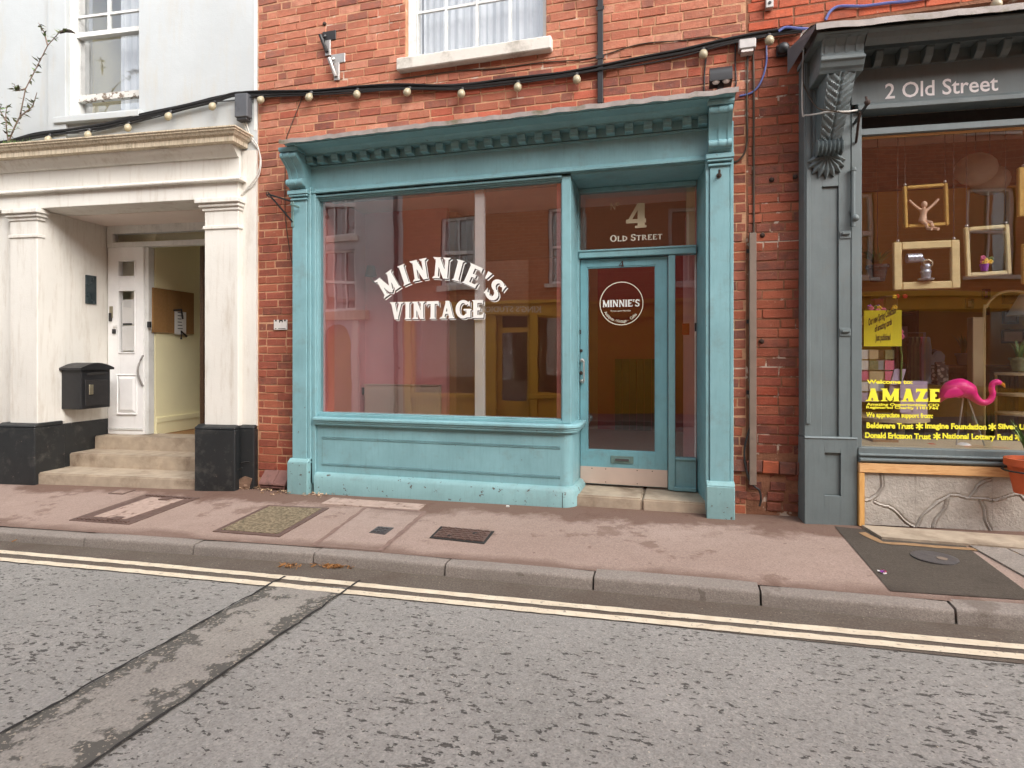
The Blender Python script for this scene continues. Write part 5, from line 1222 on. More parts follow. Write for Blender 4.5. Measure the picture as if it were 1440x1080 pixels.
# ------------------------------------------------------------------ cables, festoon lamps, fittings across the fronts
def wpath(pts, dW, dM): 
    out = []
    for u, v in pts:
        if u < 361: s, z = W.hit(u, v, dW); out.append(W.w(s, dW, z))
        else: x, z = MAIN.hit(u, v, dM); out.append(Vector((x, dM, z)))
    return out
def smooth(P, n=6):
    out = []
    for i in range(len(P)-1):
        p0, p1, p2, p3 = P[max(0, i-1)], P[i], P[i+1], P[min(len(P)-1, i+2)]
        for k in range(n):
            t = k/n; out.append(.5*((2*p1)+(p2-p0)*t+(2*p0-5*p1+4*p2-p3)*t*t+(3*p1-p0-3*p2+p3)*t**3))
    return out+[P[-1]]
main_run = [(-60, 205), (0, 200), (50, 190), (100, 182), (150, 174), (200, 163), (260, 149), (300, 140), (331, 131), (362, 131), (440, 128), (500, 123), (560, 121), (640, 120), (720, 111), (790, 103), (845, 94), (900, 83), (960, 71), (1020, 58), (1080, 46), (1128, 39.5)]
ct = thing('cable_bundle', 'thick black cable bundle clipped across the brick and white fronts', 'cable', (-2, 4.9, 3.9))
for k, (dv, rr, j) in enumerate(((0, .014, 0), (3.2, .012, 1.2), (-1.5, .009, 2), (6, .006, 3))):
    pts = [(u, v+dv+R.uniform(-1, 1)*j*.8) for u, v in main_run]
    m = MB(); m.tube(smooth(wpath(pts, -.05 if True else 0, YB-.03-.008*k), 5), rr, 6); m.build('cable', M['cable'], ct, smooth=True)
m = MB(); m.tube(smooth(wpath([(555, 112), (640, 100), (700, 96), (760, 88), (830, 82), (900, 62), (960, 57), (1000, 52), (1030, 58)], 0, YB-.012), 5), .005, 5); single(m, 'thin_cable', M['cable_brown'], 'thin sagging dark cable above the main bundle on the pale red brick', 'cable', smooth=True)
fs_ = thing('festoon_lights', 'string of dusty festoon lamps hung below the black cables', 'string lights', (-2, 4.85, 3.8))
bb = MB(); bb.lathe((0, 0, 0), [(.0001, -.048), (.018, -.044), (.03, -.03), (.034, -.01), (.032, .008), (.022, .026), (.016, .036)], 12); bme = bb.build('bulb', M['bulb'], None, smooth=True); bm1 = bme.data; bpy.data.objects.remove(bme)
bb = MB(); bb.lathe((0, 0, 0), [(.018, .03), (.019, .06), (.012, .066), (.0001, .066)], 10); bme = bb.build('lamp_holder', M['iron'], None, smooth=True); bm2 = bme.data; bpy.data.objects.remove(bme)
for u, v in ((68, 196), (124, 189), (180, 179), (237, 163), (299, 149), (367, 140), (435, 136), (502, 132), (573, 129), (649, 131), (728, 122), (811, 111), (989, 75.5), (1082, 56), (1401, 5)):
    if u < 360: d = -.1; s, z = W.hit(u, v, d); p = W.w(s, d, z)
    elif u > 1200: s, z = GREY.hit(u, v, -.1); p = GREY.w(s, -.1, z)
    else: x, z = MAIN.hit(u, v, YB-.075); p = Vector((x, YB-.075, z))
    o = inst('bulb', bm1, p, fs_, R.uniform(0, 3)); t = R.uniform(-.25, .25); o.rotation_euler = (-.5+R.uniform(-.2, .2), t, 0)
    h = inst('lamp_holder', bm2, p, fs_, 0); h.rotation_euler = o.rotation_euler
m = MB(); m.tube(smooth(wpath([(0, 206), (68, 190), (124, 186), (180, 174), (237, 158), (299, 144), (331, 141), (367, 134), (435, 131), (502, 128), (573, 125), (649, 126), (728, 117), (811, 106)], -.09, YB-.055), 5), .0055, 5); m.build('flex', M['cable'], fs_, smooth=True)
jb = thing('junction_box', 'weathered grey cable box at the corner of the white building', 'junction box', W.w(W.su(338, -.08), -.08, 3.6))
a, b = W.su(329.5, -.1), W.su(347.5, -.1); z0, z1_ = W.zv(338, 164, -.1), W.zv(338, 131, -.1)
m = MB(W); m.box(a, b, -.1, -.014, z0, z1_); m.build('housing', M['boxgrey'], jb, bevel=.006)
m = MB(W); m.box(a+.015, b-.015, -.09, -.02, z0-.03, z0-.001); m.build('gland', M['iron'], jb, bevel=.004)
m = MB(); P = wpath([(345, 168), (352, 190), (362, 205), (366, 225), (362, 245), (350, 262), (337, 276)], -.03, YB-.03); m.tube(smooth(P), .006, 5); m.tube(smooth(wpath([(341, 168), (346, 182), (353, 196), (364, 212), (367, 232), (360, 255), (340, 273)], -.025, YB-.025)), .005, 5); single(m, 'white_cable', M['cable_white'], 'white cables dropping from the box at the white corner', 'cable', smooth=True)
m = MB(); m.tube(smooth(wpath([(428, 129), (420, 150), (408, 180), (402, 200), (401, 240), (401, 300), (407, 350), (413, 378), (414, 384)], 0, YB-.012)), .004, 5); single(m, 'thin_cable', M['cable_brown'], 'thin cable hanging down the brick beside the left blue pilaster', 'cable', smooth=True)
def bracket(pt, plate, arm_end, mat, label, cat='wall bracket'):
    (u0, v0, u1, v1) = plate; d = YB-.012
    x0, zt = MAIN.hit(u0, v0, d); x1, zb = MAIN.hit(u1, v1, d); t = thing('wall_bracket', label, cat, (x0, d, zb))
    m = MB(); m.box(x0, x1, d, d+.014, zb, zt); m.build('plate', mat, t, bevel=.003)
    e = MAIN.hit(*arm_end, d); xm = (x0+x1)/2
    m = MB(); m.tube([(x0+.03, d-.0, (zb+zt)/2), (x0+.02, d-.06, (zb+zt)/2-.02), (xm-.01, d-.02, e[1])], .018, 6); m.build('arm', mat, t)
    m = MB(); m.box(xm-.035, xm+.02, d-.01, d+.013, e[1]-.03, zb-.001); m.build('strap', M['zinc'], t, bevel=.003)
bracket(None, (453, 45, 472, 55), (463, 74), M['iron'], 'black iron wall bracket high on the pale red brick')
bracket(None, (465, 77, 485, 87), (473, 109), M['zinc'], 'galvanised wall bracket just below the black one')
# sign bracket at the left of the blue shop
x, z = MAIN.hit(412, 284, Yp); hb = thing('hanging_sign_bracket', 'wrought iron sign bracket projecting from the left blue pilaster', 'sign bracket', (x, Yp, z-.2))
z2 = MAIN.zv(412, 312, Yp); yt = MAIN.du(377, x); zt = MAIN.zv(377, 273, yt)
m = MB(); m.tube([(x, Yp, z), (x, yt, zt)], .008, 6); m.build('arm', M['iron'], hb); m = MB(); m.tube([(x, Yp-.01, z2), (x, yt+.03, zt-.01)], .008, 6); m.build('stay', M['iron'], hb)
m = MB(); m.tube([(x, yt+.02*math.cos(t)-.0, zt+.02*math.sin(t)) for t in [k*.7 for k in range(10)]], .006, 5); m.build('ring', M['rust'], hb)
m = MB(); m.box(x-.014, x+.014, Yp-.012, Yp-.001, z2-.05, z+.05); m.build('plate', M['tarnish'], hb, bevel=.003)
m = MB(); m.tube([(x, Yp-.02, z-.01), (x+.05, Yp-.1, z-.05), (x+.08, Yp-.02, z-.06)], .011, 6); m.build('strut', M['tarnish'], hb)
# small white sign on the brick strip
x0, z0 = MAIN.hit(385, 464, YB-.02); x1, z1_ = MAIN.hit(403.5, 449.5, YB-.02); ss = thing('wall_sign', 'small torn white sign on the narrow brick strip by the blue pilaster', 'sign', (x0, YB, z0))
m = MB(); m.box(x0, x1, YB-.022, YB-.008, z0, z1_); m.build('plate', M['whiteplastic'], ss, bevel=.003)
m = MB()
for a, b, c0, c1 in ((.12, .24, .84, 1), (.42, .70, .86, 1), (.42, .5, .72, .86), (.62, .7, .74, .86), (.8, .92, .84, 1), (.1, .22, .08, .16), (.34, .9, .1, .16)): m.box(x0+(x1-x0)*a, x0+(x1-x0)*b, YB-.0235, YB-.0225, z0+(z1_-z0)*c0, z0+(z1_-z0)*c1)
m.build('print', M['letter_black'], ss)
# vent block at the foot of the brick strip
x0, x1 = MAIN.su(368, 4.93), MAIN.su(405, 4.93); zb = zpave(-3.8, 4.9); av = thing('air_vent', 'sloping purple tile vent at the foot of the left brick strip', 'vent', ((x0+x1)/2, 4.93, zb))
xm = x0+(x1-x0)*.55
for a, b in ((x0, xm-.003), (xm+.003, x1)): m = MB(); m.prof([(YB+.01, .40), (4.885, .275), (4.88, .255), (4.90, .25), (YB+.01, .26)], a, b); m.build('tile', M['airbrick'], av, bevel=.004)
for z in (.165, .225): m = MB(); m.box(x0+.005, x1-.01, 4.895, YB, z, z+.02); m.build('slat', M['airbrick'], av, bevel=.003)
m = MB(); m.box(x0+.005, x0+.045, 4.9, YB, zb-.03, .252); m.build('cheek', M['rubble'], av, bevel=.006)
m = MB(); m.box(x1-.05, x1-.01, 4.9, YB, zb-.03, .252); m.build('cheek', M['rubble'], av, bevel=.006)
m = MB(); m.box(x0+.03, x1-.03, 4.95, YB+.03, zb-.03, .25); m.build('void', M['crack'], av)
# dark down-conduit, floodlight, fittings right of the blue front
x0, zb = MAIN.hit(840.5, 146, YB-.03); x1, _ = MAIN.hit(848, 146, YB-.03); dc = thing('conduit', 'dark square conduit running down the brick to the lead flashing', 'conduit', (x0, YB-.03, zb))
m = MB(); m.box(x0, x1, YB-.045, YB-.008, zb, 5.4); m.build('trunking', M['darkplastic'], dc, bevel=.003)
m = MB(); m.tube([((x0+x1)/2, YB-.03, zb), ((x0+x1)/2, YB-.03, zb-.06)], .006, 6); m.build('tail', M['zinc'], dc)
for z in (3.95, 4.35): m = MB(); m.box(x0-.012, x1+.012, YB-.05, YB-.046, z, z+.03); m.build('clip', M['iron'], dc)
fx0, fz1 = MAIN.hit(998, 86, 4.80); fx1, fz0 = MAIN.hit(1030, 114, 4.80)
fl = thing('floodlight', 'black twin floodlight on the lead flashing at the right end', 'floodlight', ((fx0+fx1)/2, 4.85, fz0))
r = (fz1-fz0)*.42; m = MB(); pr = [(4.85+r*math.cos(t), fz0+.06+r*math.sin(t)) for t in [math.pi*k/8 for k in range(9)]]+[(4.85-r, fz0+.01), (4.85+r, fz0+.01)]; m.prof(pr, fx0, fx1); m.build('hood', M['darkplastic'], fl, smooth=True)
for k in (.28, .74): m = MB(); m.lathe((fx0+(fx1-fx0)*k, 4.85-r*.6, fz0+.012), [(.022, .02), (.028, -.004), (.02, -.014), (.0001, -.018)], 12); m.build('lamp', M['whiteplastic'], fl, smooth=True)
m = MB(); m.box((fx0+fx1)/2-.02, (fx0+fx1)/2+.02, 4.83, YB, fz0-.06, fz0+.03); m.build('mount', M['iron'], fl)
def fitting(name, box_, mat, label, cat, dep=.06, bev=.006):
    u0, v0, u1, v1 = box_; d = YB-.01-dep; x0, z1_ = MAIN.hit(u0, v0, d); x1, z0 = MAIN.hit(u1, v1, d); m = MB(); m.box(x0, x1, d, YB-.01, z0, z1_); return m, (x0, x1, z0, z1_, d)
m, bx = fitting('', (1039, 55, 1063.5, 66), None, '', '', .09); wl = thing('wall_light', 'small pale slab wall fitting under the cable on the orange brick', 'wall fitting', (bx[0], YB, bx[2])); m.build('housing', M['zinc'], wl, bevel=.008)
m = MB(); m.box(bx[0]+.02, bx[1]-.02, bx[4]+.01, YB-.012, bx[2]-.02, bx[2]-.001); m.build('base', M['whiteplastic'], wl)
m, bx = fitting('', (1092, 63, 1110, 77), None, '', '', .03); ca = thing('wall_camera', 'black dome camera on the orange brick beside the grey cornice', 'camera', (bx[0], YB, bx[2])); m.build('mount', M['darkplastic'], ca, bevel=.006)
m = MB(); m.ball(((bx[0]+bx[1])/2, bx[4]-.02, (bx[2]+bx[3])/2), .045, 12); m.build('dome', M['darkplastic'], ca, smooth=True)
m, bx = fitting('', (1077, -6, 1088, 9.5), None, '', '', .05); cl = thing('wall_socket', 'small pale box at the top of the orange brick', 'wall fitting', (bx[0], YB, bx[2])); m.build('housing', M['zinc'], cl, bevel=.005)
m = MB(); m.lathe(((bx[0]+bx[1])/2, bx[4]-.001, bx[2]+.035), [(.012, 0), (.012, -.004), (.0001, -.005)], 10, 'y'); m.build('port', M['iron'], cl)
def cabl(name, pts, mat, r, label, d=YB-.014, cat='cable'):
    P = [Vector((MAIN.su(u, d), d, MAIN.zv(u, v, d))) for u, v in pts]; m = MB(); m.tube(smooth(P), r, 6); return single(m, name, mat, label, cat, smooth=True)
cabl('drop_cable', [(1051.5, 66), (1051, 100), (1050, 150), (1051, 190), (1048, 212), (1040, 224), (1030, 228), (1000, 229), (990, 227)], M['cable_brown'], .007, 'brown cable dropping from the pale fitting to the right blue capital')
cabl('drop_cable', [(1059, 66), (1060, 120), (1060, 200), (1060, 260), (1060, 330)], M['cable_brown'], .008, 'straight dark cable running down into the grey conduit')
cabl('drop_cable', [(1034, 60), (1034, 90), (1035, 118), (1030, 128)], M['cable'], .006, 'short black cable beside the twin floodlight')
cabl('drop_cable', [(993, 80), (991, 100), (990, 128)], M['cable'], .006, 'short black cable under the last brick festoon lamp')
cabl('blue_cable', [(1077.5, 64), (1078, 85), (1074, 105), (1066, 122), (1055, 131), (1040, 135)], M['cable_blue'], .007, 'curved blue cable from the lamp to the lead flashing end')
cabl('blue_cable', [(1095, 44), (1105, 38.5), (1122, 40), (1138, 41)], M['cable_blue'], .010, 'short thick blue cable over the black bundle', YB-.07)
cabl('blue_cable', [(1161, 28), (1166, 18), (1174, 11), (1185, 8.5), (1215, 8.5), (1250, 4), (1275, 2), (1310, -4)], M['cable_blue'], .010, 'blue cable arching over the grey shop lead flashing', YB-.02)
x0, z1_ = MAIN.hit(1053.5, 328, YB-.03); x1, z0 = MAIN.hit(1063.5, 682, YB-.03); gc = thing('conduit', 'tall pale brown square conduit on the brick between the shops', 'conduit', (x0, YB, z0))
m = MB(); m.box(x0, x1, YB-.05, YB-.006, z0, z1_); m.build('trunking', M['conduit'], gc, bevel=.004)
for k in range(4): z = z0+.15+(z1_-z0-.3)*k/3; m = MB(); m.box(x0-.018, x0-.001, YB-.02, YB-.006, z, z+.03); m.build('clip', M['iron'], gc)
cabl('loop_cable', [(1055, 600), (1048, 625), (1047, 645), (1052, 670), (1060, 683), (1068, 690), (1070, 702), (1068, 712)], M['cable'], .008, 'black cable loop at the foot of the pale conduit', YB-.04)
for k, (u, v) in enumerate(((1085, 253), (1120, 250), (1073, 330), (1072, 465), (1071, 480), (1092, 480), (448, 34))):
    pass
pg = [(1085, 253, 'rusty bolt stub in the orange brick nearer the conduit'), (1118, 249, 'rusty bolt stub in the orange brick nearer the grey pilaster'), (1072, 331, 'rusty bolt stub beside the top of the pale conduit'), (1071, 480, 'rusty bolt stub beside the middle of the pale conduit'), (457, 34, 'rusty bolt head above the black wall bracket')]
for u, v, lb in pg:
    x, z = MAIN.hit(u, v, YB); m = MB(); m.lathe((x, YB-.001, z), [(.02, 0), (.018, -.012), (.01, -.02), (.0001, -.022)], 9, 'y'); single(m, 'wall_bolt', M['rust'], lb, 'bolt', 'rusty bolts in the brick')
# ------------------------------------------------------------------ the grey shop
G = GREY
gs = thing('shopfront', 'dark grey wooden shopfront with yellow window lettering and a carved corbel', 'shopfront', G.w(1.2, .2, .27))
def gp(name, mb, parent=None, mat=None, **k): return mb.build(name, mat or M['grey'], parent or gs, **k)
s0, s1, s2 = G.su(1131.5, 0), G.su(1196.5, 0), G.su(1207, .03)
SE2 = 4.2
zb = zpave(1.0, 4.82)-.04
zbase = G.zv(1170, 616, -.012); ztp = G.zv(1170, 262, 0); zcap = G.zv(1180, 62, 0)
pa, pb = G.su(1155.5, 0), G.su(1179.5, 0); zp0 = G.zv(1168, 613, 0)
m = MB(G); zpt = G.zv(1260, 21, -.40)-.03; m.box(s0, pa, 0, .16, zbase, zpt); m.box(pb, s1, 0, .16, zbase, zpt); m.box(pa, pb, 0, .16, ztp, zpt); m.box(pa, pb, .018, .16, zbase, ztp); gpil = gp('pilaster', m, bevel=.003)
m = MB(G); a, b = G.su(1159.5, -.012), G.su(1182.5, -.012); z0, z1 = G.zv(1170, 697, -.012), G.zv(1170, 637, -.012)
m.box(s0-.003, a, -.014, .19, zb, zbase-.003); m.box(b, s2-.02, -.014, .19, zb, zbase-.003); m.box(a, b, -.014, .19, z1, zbase-.003); m.box(a, b, -.014, .19, zb, z0); m.box(a, b, .006, .19, z0, z1); gp('base_block', m, gpil, bevel=.003)
m = MB(G); m.prof([(-.02, zbase-.002), (-.012, zbase+.008), (.0, zbase+.01), (.0, zbase-.002)], s0-.002, s2-.02); gp('base_fillet', m, gpil)
m = MB(G); m.box(G.su(1134, -.01), G.su(1140, -.01), -.012, -.001, zbase+.1, 3.65); m.box(G.su(1144, -.01), G.su(1148, -.01), -.01, -.001, 2.95, 3.75); gp('edge_strip', m, gpil, bevel=.002)
for v in (330, 467):
    s, z = G.hit(1188, v, 0); m = MB(G); m.box(s-.035, s+.04, -.008, -.001, z-.03, z+.03); m.box(s-.025, s+.03, -.026, -.009, z-.002, z+.016); gp('hasp', m, gpil, bevel=.003)
sr = G.su(1200.5, -.04); m = MB(G); m.tube([G.w(sr, -.03, G.zv(1200, 318, -.03)), G.w(sr, -.03, G.zv(1200, 237, -.03))], .014, 8); m.ball(G.w(sr+.01, -.04, G.zv(1200, 307, -.03)), .026, 8); m.tube([G.w(sr, -.03, G.zv(1200, 240, -.03)), G.w(sr, -.03, G.zv(1200, 236, -.03))], .02, 8); m.box(sr-.012, sr+.012, -.03, .0, G.zv(1200, 300, 0), G.zv(1200, 296, 0)); gp('blind_rod', m, gpil, None, smooth=True)
zl_ = G.zv(1260, 21, -.40)
# corbel: acanthus scroll under a stepped cap and a raked block
zk1, zk0 = G.zv(1185, 77.5, -.3), G.zv(1185, 100, -.27)
c0, c1 = G.su(1162, -.24), G.su(1202, -.24)
m = MB(G); m.prof([(0, zk1), (-.30, zk1), (-.30, zk1-.022), (-.285, zk1-.03), (-.27, zk1-.06), (-.255, zk1-.075), (-.24, zk0), (0, zk0)], c0-.05, c1+.05); cap = gp('corbel_cap', m, bevel=.004)
zt1 = zl_-.06; hb_ = zt1-zk1
b0, b1 = c0-.045, c1+.045
m = MB(G); m.prof([(0, zk1+.001), (-.285, zk1+.001), (-.285, zk1+.1*hb_), (-.275, zk1+.25*hb_), (-.285, zk1+.6*hb_), (-.32, zk1+.9*hb_), (-.35, zt1), (0, zt1)], b0, b1); gp('corbel_block', m, bevel=.004)
m = MB(G)
for k in (.08, .32, .56, .8):
    x = b0+(b1-b0)*k; m.prof([(-.277, zk1+.16*hb_), (-.289, zk1+.6*hb_), (-.322, zk1+.88*hb_), (-.335, zt1-.012), (-.32, zt1-.012), (-.30, zk1+.85*hb_), (-.27, zk1+.45*hb_)], x, x+.022)
gp('rib', m, cap)
n = 40; zbot = G.zv(1172, 205, -.12); H_ = zk0-zbot
def spine(t): return (-.25+.19*t**.8-.02*math.sin(t*math.pi*1.6), zk0-.004-H_*t)
vs = []; cols = 15
for i in range(n+1):
    t = i/n; d, z = spine(t); wd = (c1-c0)*(.5-.10*t)
    for j in range(cols):
        q = -1+2*j/(cols-1); aq = abs(q)
        lf = .022*(1-aq)**.5+.022*abs(math.sin((t*11+aq*2.2)*math.pi))*(1-.3*aq)*(aq > .12)*(aq < .86)
        edge = .024 if aq > .86 else 0
        vs.append(G.w((c0+c1)/2+q*wd-.02*t, d-lf-edge, z-.02*aq*(aq < .86)))
m = MB(G); m.add(vs, [(i*cols+j, i*cols+j+1, (i+1)*cols+j+1, (i+1)*cols+j) for i in range(n) for j in range(cols-1)])
for side in (0, cols-1):
    b_ = len(m.v); m.add([G.w(((c0+c1)/2+(-1 if side == 0 else 1)*(c1-c0)*(.5-.10*i/n)-.02*i/n), 0, zk0-.004-H_*i/n) for i in range(n+1)], [])
    for i in range(n): m.f.append([i*cols+side, (i+1)*cols+side, b_+i+1, b_+i])
gp('corbel', m, None, None, smooth=True)
cc = (c0+c1)/2-.024; hw = (c1-c0)*.46
m = MB(G); N = 26
for i in range(N):
    x = cc-hw+2*hw*i/(N-1); r = .055+.006*math.cos(i*math.pi/2.0); m.lathe(G.w(x, -.085, zbot+.0), [(r*.92, -hw/N), (r, 0), (r*.92, hw/N)], 12, 'x')
gp('scroll', m, cap, None, smooth=True)
m = MB(G)
for k in range(9):
    a = math.radians(-78+156*k/8); L = .135+.03*math.cos(a)
    base = (cc, zbot-.045); tip = (cc+math.sin(a)*L*.95, zbot-.045-math.cos(a)*L*.95)
    px, pz = math.cos(a)*.024, math.sin(a)*.024; mid = ((base[0]*.35+tip[0]*.65), (base[1]*.35+tip[1]*.65))
    m.add([G.w(base[0], -.05, base[1]), G.w(mid[0]-px, -.025, mid[1]-pz), G.w(tip[0], -.018, tip[1]), G.w(mid[0]+px, -.025, mid[1]+pz), G.w(mid[0], -.05, mid[1]), G.w(tip[0], -.001, tip[1]), G.w(mid[0]-px, -.001, mid[1]-pz), G.w(mid[0]+px, -.001, mid[1]+pz)], [(0, 1, 4), (1, 2, 4), (2, 3, 4), (3, 0, 4), (1, 6, 5, 2), (2, 5, 7, 3)])
gp('leaf_fan', m, cap)
# cornice, dentils, fascia, lettering
zl = G.zv(1260, 21, -.40); zlb = zl-.045
zf1 = G.zv(1320, 91, -.0); zf0 = G.zv(1330, 146, -.02)
m = MB(G); dcn = -.36
pr = [(.15, zf1+.10), (-.11, zf1+.10), (-.11, zf1+.13), (-.15, zf1+.14), (-.17, zf1+.17), (-.21, zf1+.20), (-.25, zf1+.22), (-.27, zlb-.08), (-.31, zlb-.05), (-.33, zlb-.02), (-.36, zlb-.01), (-.36, zlb), (.15, zlb)]
m.prof(pr, b1+.004, SE2); cor2 = gp('cornice', m)
m = MB(G); m.prof([(.15, zlb-.03), (-.30, zlb-.03), (-.33, zlb-.02), (-.36, zlb-.006), (-.36, zlb), (.15, zlb)], G.su(1140, -.2), b1+.003); gp('cornice_return', m, cor2)
m = MB(G); vs = []; N = 50; l0, l1 = G.su(1148, -.40), SE2
for i in range(N+1):
    x = l0+(l1-l0)*i/N; r = R.uniform(-.006, .006); x_ = x-(0 if i else 0)
    vs += [G.w(x if i else x-.06, .16, zl+.075+r*.3), G.w(x if i else x-.02, -.33, zl+.02+r), G.w(x, -.395, zl+r), G.w(x, -.402, zlb+r), G.w(x, -.395, zlb+r)]
m.add(vs, [(i*5+j, (i+1)*5+j, (i+1)*5+j+1, i*5+j+1) for i in range(N) for j in range(4)]); gp('lead_flashing', m, cor2, M['lead'], smooth=True)
m = MB(G); m.add([G.w(l0, -.395, zl), G.w(l0-.09, -.02, zl+.02), G.w(l0-.09, -.02, zl-.16), G.w(l0-.02, -.38, zlb-.012), G.w(l0-.012, -.395, zlb)], [(0, 1, 2, 3, 4)]); gp('lead_return', m, cor2, M['boxgrey'])
m = MB(G); m.box(s1+.002, SE2, -.012, .15, zf0+.045, zf1+.099); fas2 = gp('fascia', m)
m = MB(G); m.prof([(.1, zf0-.01), (-.05, zf0-.01), (-.05, zf0+.02), (-.035, zf0+.042), (.1, zf0+.044)], s1+.03, SE2); gp('moulding', m, fas2, bevel=.003)
m = MB(G); m.prof([(.1, zf1+.005), (-.022, zf1+.005), (-.022, zf1+.018), (.1, zf1+.02)], s1+.03, SE2); gp('moulding', m, fas2)
db = MB(); db.prof([(.06, -.05), (-.03, -.05), (-.065, -.02), (-.09, .03), (-.09, .045), (.06, .045)], -.026, .026); dd_ = db.build('dentil', M['grey'], None, bevel=.003); dm2 = dd_.data; bpy.data.objects.remove(dd_)
e0, e1 = G.su(1236, -.08), G.su(1416, -.08)
for k in range(-1, 20):
    s = e0+(e1-e0)/5*k
    if s < SE2-.1: inst('dentil', dm2, G.w(s, -.014, zf1+.055), cor2, G.a)
font_text(G, -.0135, '2 Old Street', G.su(1244.5, -.012), G.su(1403.5, -.012), G.zv(1324, 133, -.012), (G.zv(1324, 111.5, -.012)-G.zv(1324, 133, -.012)), 'lettering', M['letter_sign'], fas2, bold=.012)
# blind box gap, window frame, pane, sill
zh = G.zv(1320, 181, .03); zg1 = G.zv(1320, 187.5, .05); zg0 = G.zv(1320, 631, .05)
m = MB(G); m.box(s1+.002, SE2, .10, .15, zh, zf0-.011); gp('blind_box', m, None, M['crack'])
m = MB(G); m.box(s1+.03, SE2, .0, .1, zg1+.005, zh+.025); m.box(s1+.002, s2+.012, -.005, .12, zg0-.02, zf0-.012); m.box(s2+.013, SE2, .01, .1, zg0-.03, zg0-.002); gwf = gp('window_frame', m, bevel=.003)
m = MB(G); m.box(s2+.013, SE2, .035, .05, zg1-.012, zg1+.004); gp('bead', m, gwf, M['timber'])
m = MB(G); m.box(s2+.013, SE2, .05, .056, zg0-.002, zg1+.004); gpane = gp('window_pane', m, None, M['glass_grey'])
zs1, zs0 = G.zv(1320, 633, -.04), G.zv(1320, 654.5, -.06); hh = zs1-zs0
m = MB(G); m.prof([(.1, zs1), (-.02, zs1), (-.02, zs1-.4*hh), (-.045, zs1-.42*hh), (-.045, zs1-.52*hh), (-.03, zs1-.54*hh), (-.03, zs1-.68*hh), (-.055, zs1-.72*hh), (-.055, zs0+.015), (-.03, zs0), (.1, zs0)], s2-.016, SE2); gp('window_sill', m, bevel=.002)
zt0 = G.zv(1320, 668.5, -.06)
m = MB(G); m.box(s2-.018, SE2, -.045, .1, zt0, zs0-.003); gp('timber_rail', m, None, M['timber'], bevel=.003)
zst = G.zv(1250, 739, -.02)
m = MB(G); m.box(s2-.018, G.su(1216, -.04), -.04, .1, zst-.01, zt0-.003); gp('timber_post', m, None, M['timber_v'], bevel=.003)
# cast stone cladding panels with raised random joints
CL = [[[(0, .44), (.12, .46), (.26, .58), (.34, .8), (.36, 1.0)], [(.2, .44), (.45, .36), (.7, .2), (.98, 0)]], [[(0, 0), (.12, .25), (.3, .5), (.46, .62), (.7, .6), (1, .56)], [(.44, .6), (.34, .3), (.22, 0)], [(.86, .56), (.9, .3), (.97, 0)], [(.72, .6), (.8, .82), (1, .96)]], [[(0, .56), (.3, .7), (.5, .95)], [(.3, .7), (.55, .4), (1, .3)], [(.55, .4), (.5, 0)]]]
name_i = [0]
def seg_d(p, a, b, sx, sz):
    px_, pz_ = (p[0]-a[0])*sx, (p[1]-a[1])*sz; vx, vz = (b[0]-a[0])*sx, (b[1]-a[1])*sz
    t = max(0, min(1, (px_*vx+pz_*vz)/(vx*vx+vz*vz))); return math.hypot(px_-vx*t, pz_-vz*t)
def clad(a, b, z0, z1, name='cladding_panel'):
    nx, nz = 84, 46; seeds = [(R.uniform(a-.1, b+.1), R.uniform(z0-.05, z1+.05)) for _ in range(4)]; vs = []
    ph = R.uniform(0, 6)
    for i in range(nx+1):
        for j in range(nz+1):
            x, z = a+(b-a)*i/nx, z0+(z1-z0)*j/nz; xx, zz = x+.006*math.sin(z*40+ph), z+.006*math.sin(x*36+ph*2)
            e = min(seg_d(((xx-a)/(b-a), (zz-z0)/(z1-z0)), p, q, b-a, z1-z0) for ln in CL[name_i[0] % len(CL)] for p, q in zip(ln, ln[1:]))
            g = .010+.008*math.exp(-(e/.0045)**2)-.009*math.exp(-((e-.010)/.004)**2)+R.uniform(0, .0012)
            vs.append(G.w(x, -.012-g, z))
    m = MB(G); m.add(vs, [(i*(nz+1)+j, (i+1)*(nz+1)+j, (i+1)*(nz+1)+j+1, i*(nz+1)+j+1) for i in range(nx) for j in range(nz)])
    name_i[0] += 1
    m.box(a, b, -.005, .06, z0, z1); return gp(name, m, None, M['clad'], smooth=True)
q = NT('cast_stone'); c_ = q.ramp(q.noise(7, 7, .65), [(.3, srgb(160, 153, 144)), (.7, srgb(190, 183, 174))]); c_ = q.mix(q.ramp(q.noise(22, 6, .7, stretch=(1, 1, 1.8)), [(.6, .0), (.72, .55)]), c_, srgb(112, 104, 94))
q.bump(q.math('ADD', q.noise(20, 7, .7), q.noise(60, 4)), .5, .012); M['clad'] = q.done(c_, .9, spec=.25)
edges = [G.su(1216.5, -.03), G.su(1288, -.03), G.su(1288, -.03)+.48]; edges += [edges[-1]+.55, edges[-1]+1.1, edges[-1]+1.6]
for a, b in zip(edges, edges[1:]): clad(a+.001, b-.001, zst, zt0-.004)
m = MB(G); m.box(s2, SE2, .03, .1, zb-.1, zst-.002); gp('void', m, None, M['crack'])
m = MB(G); m.box(s2+.01, SE2, .03, .25, .2, zg0-.03); gp('backing', m)
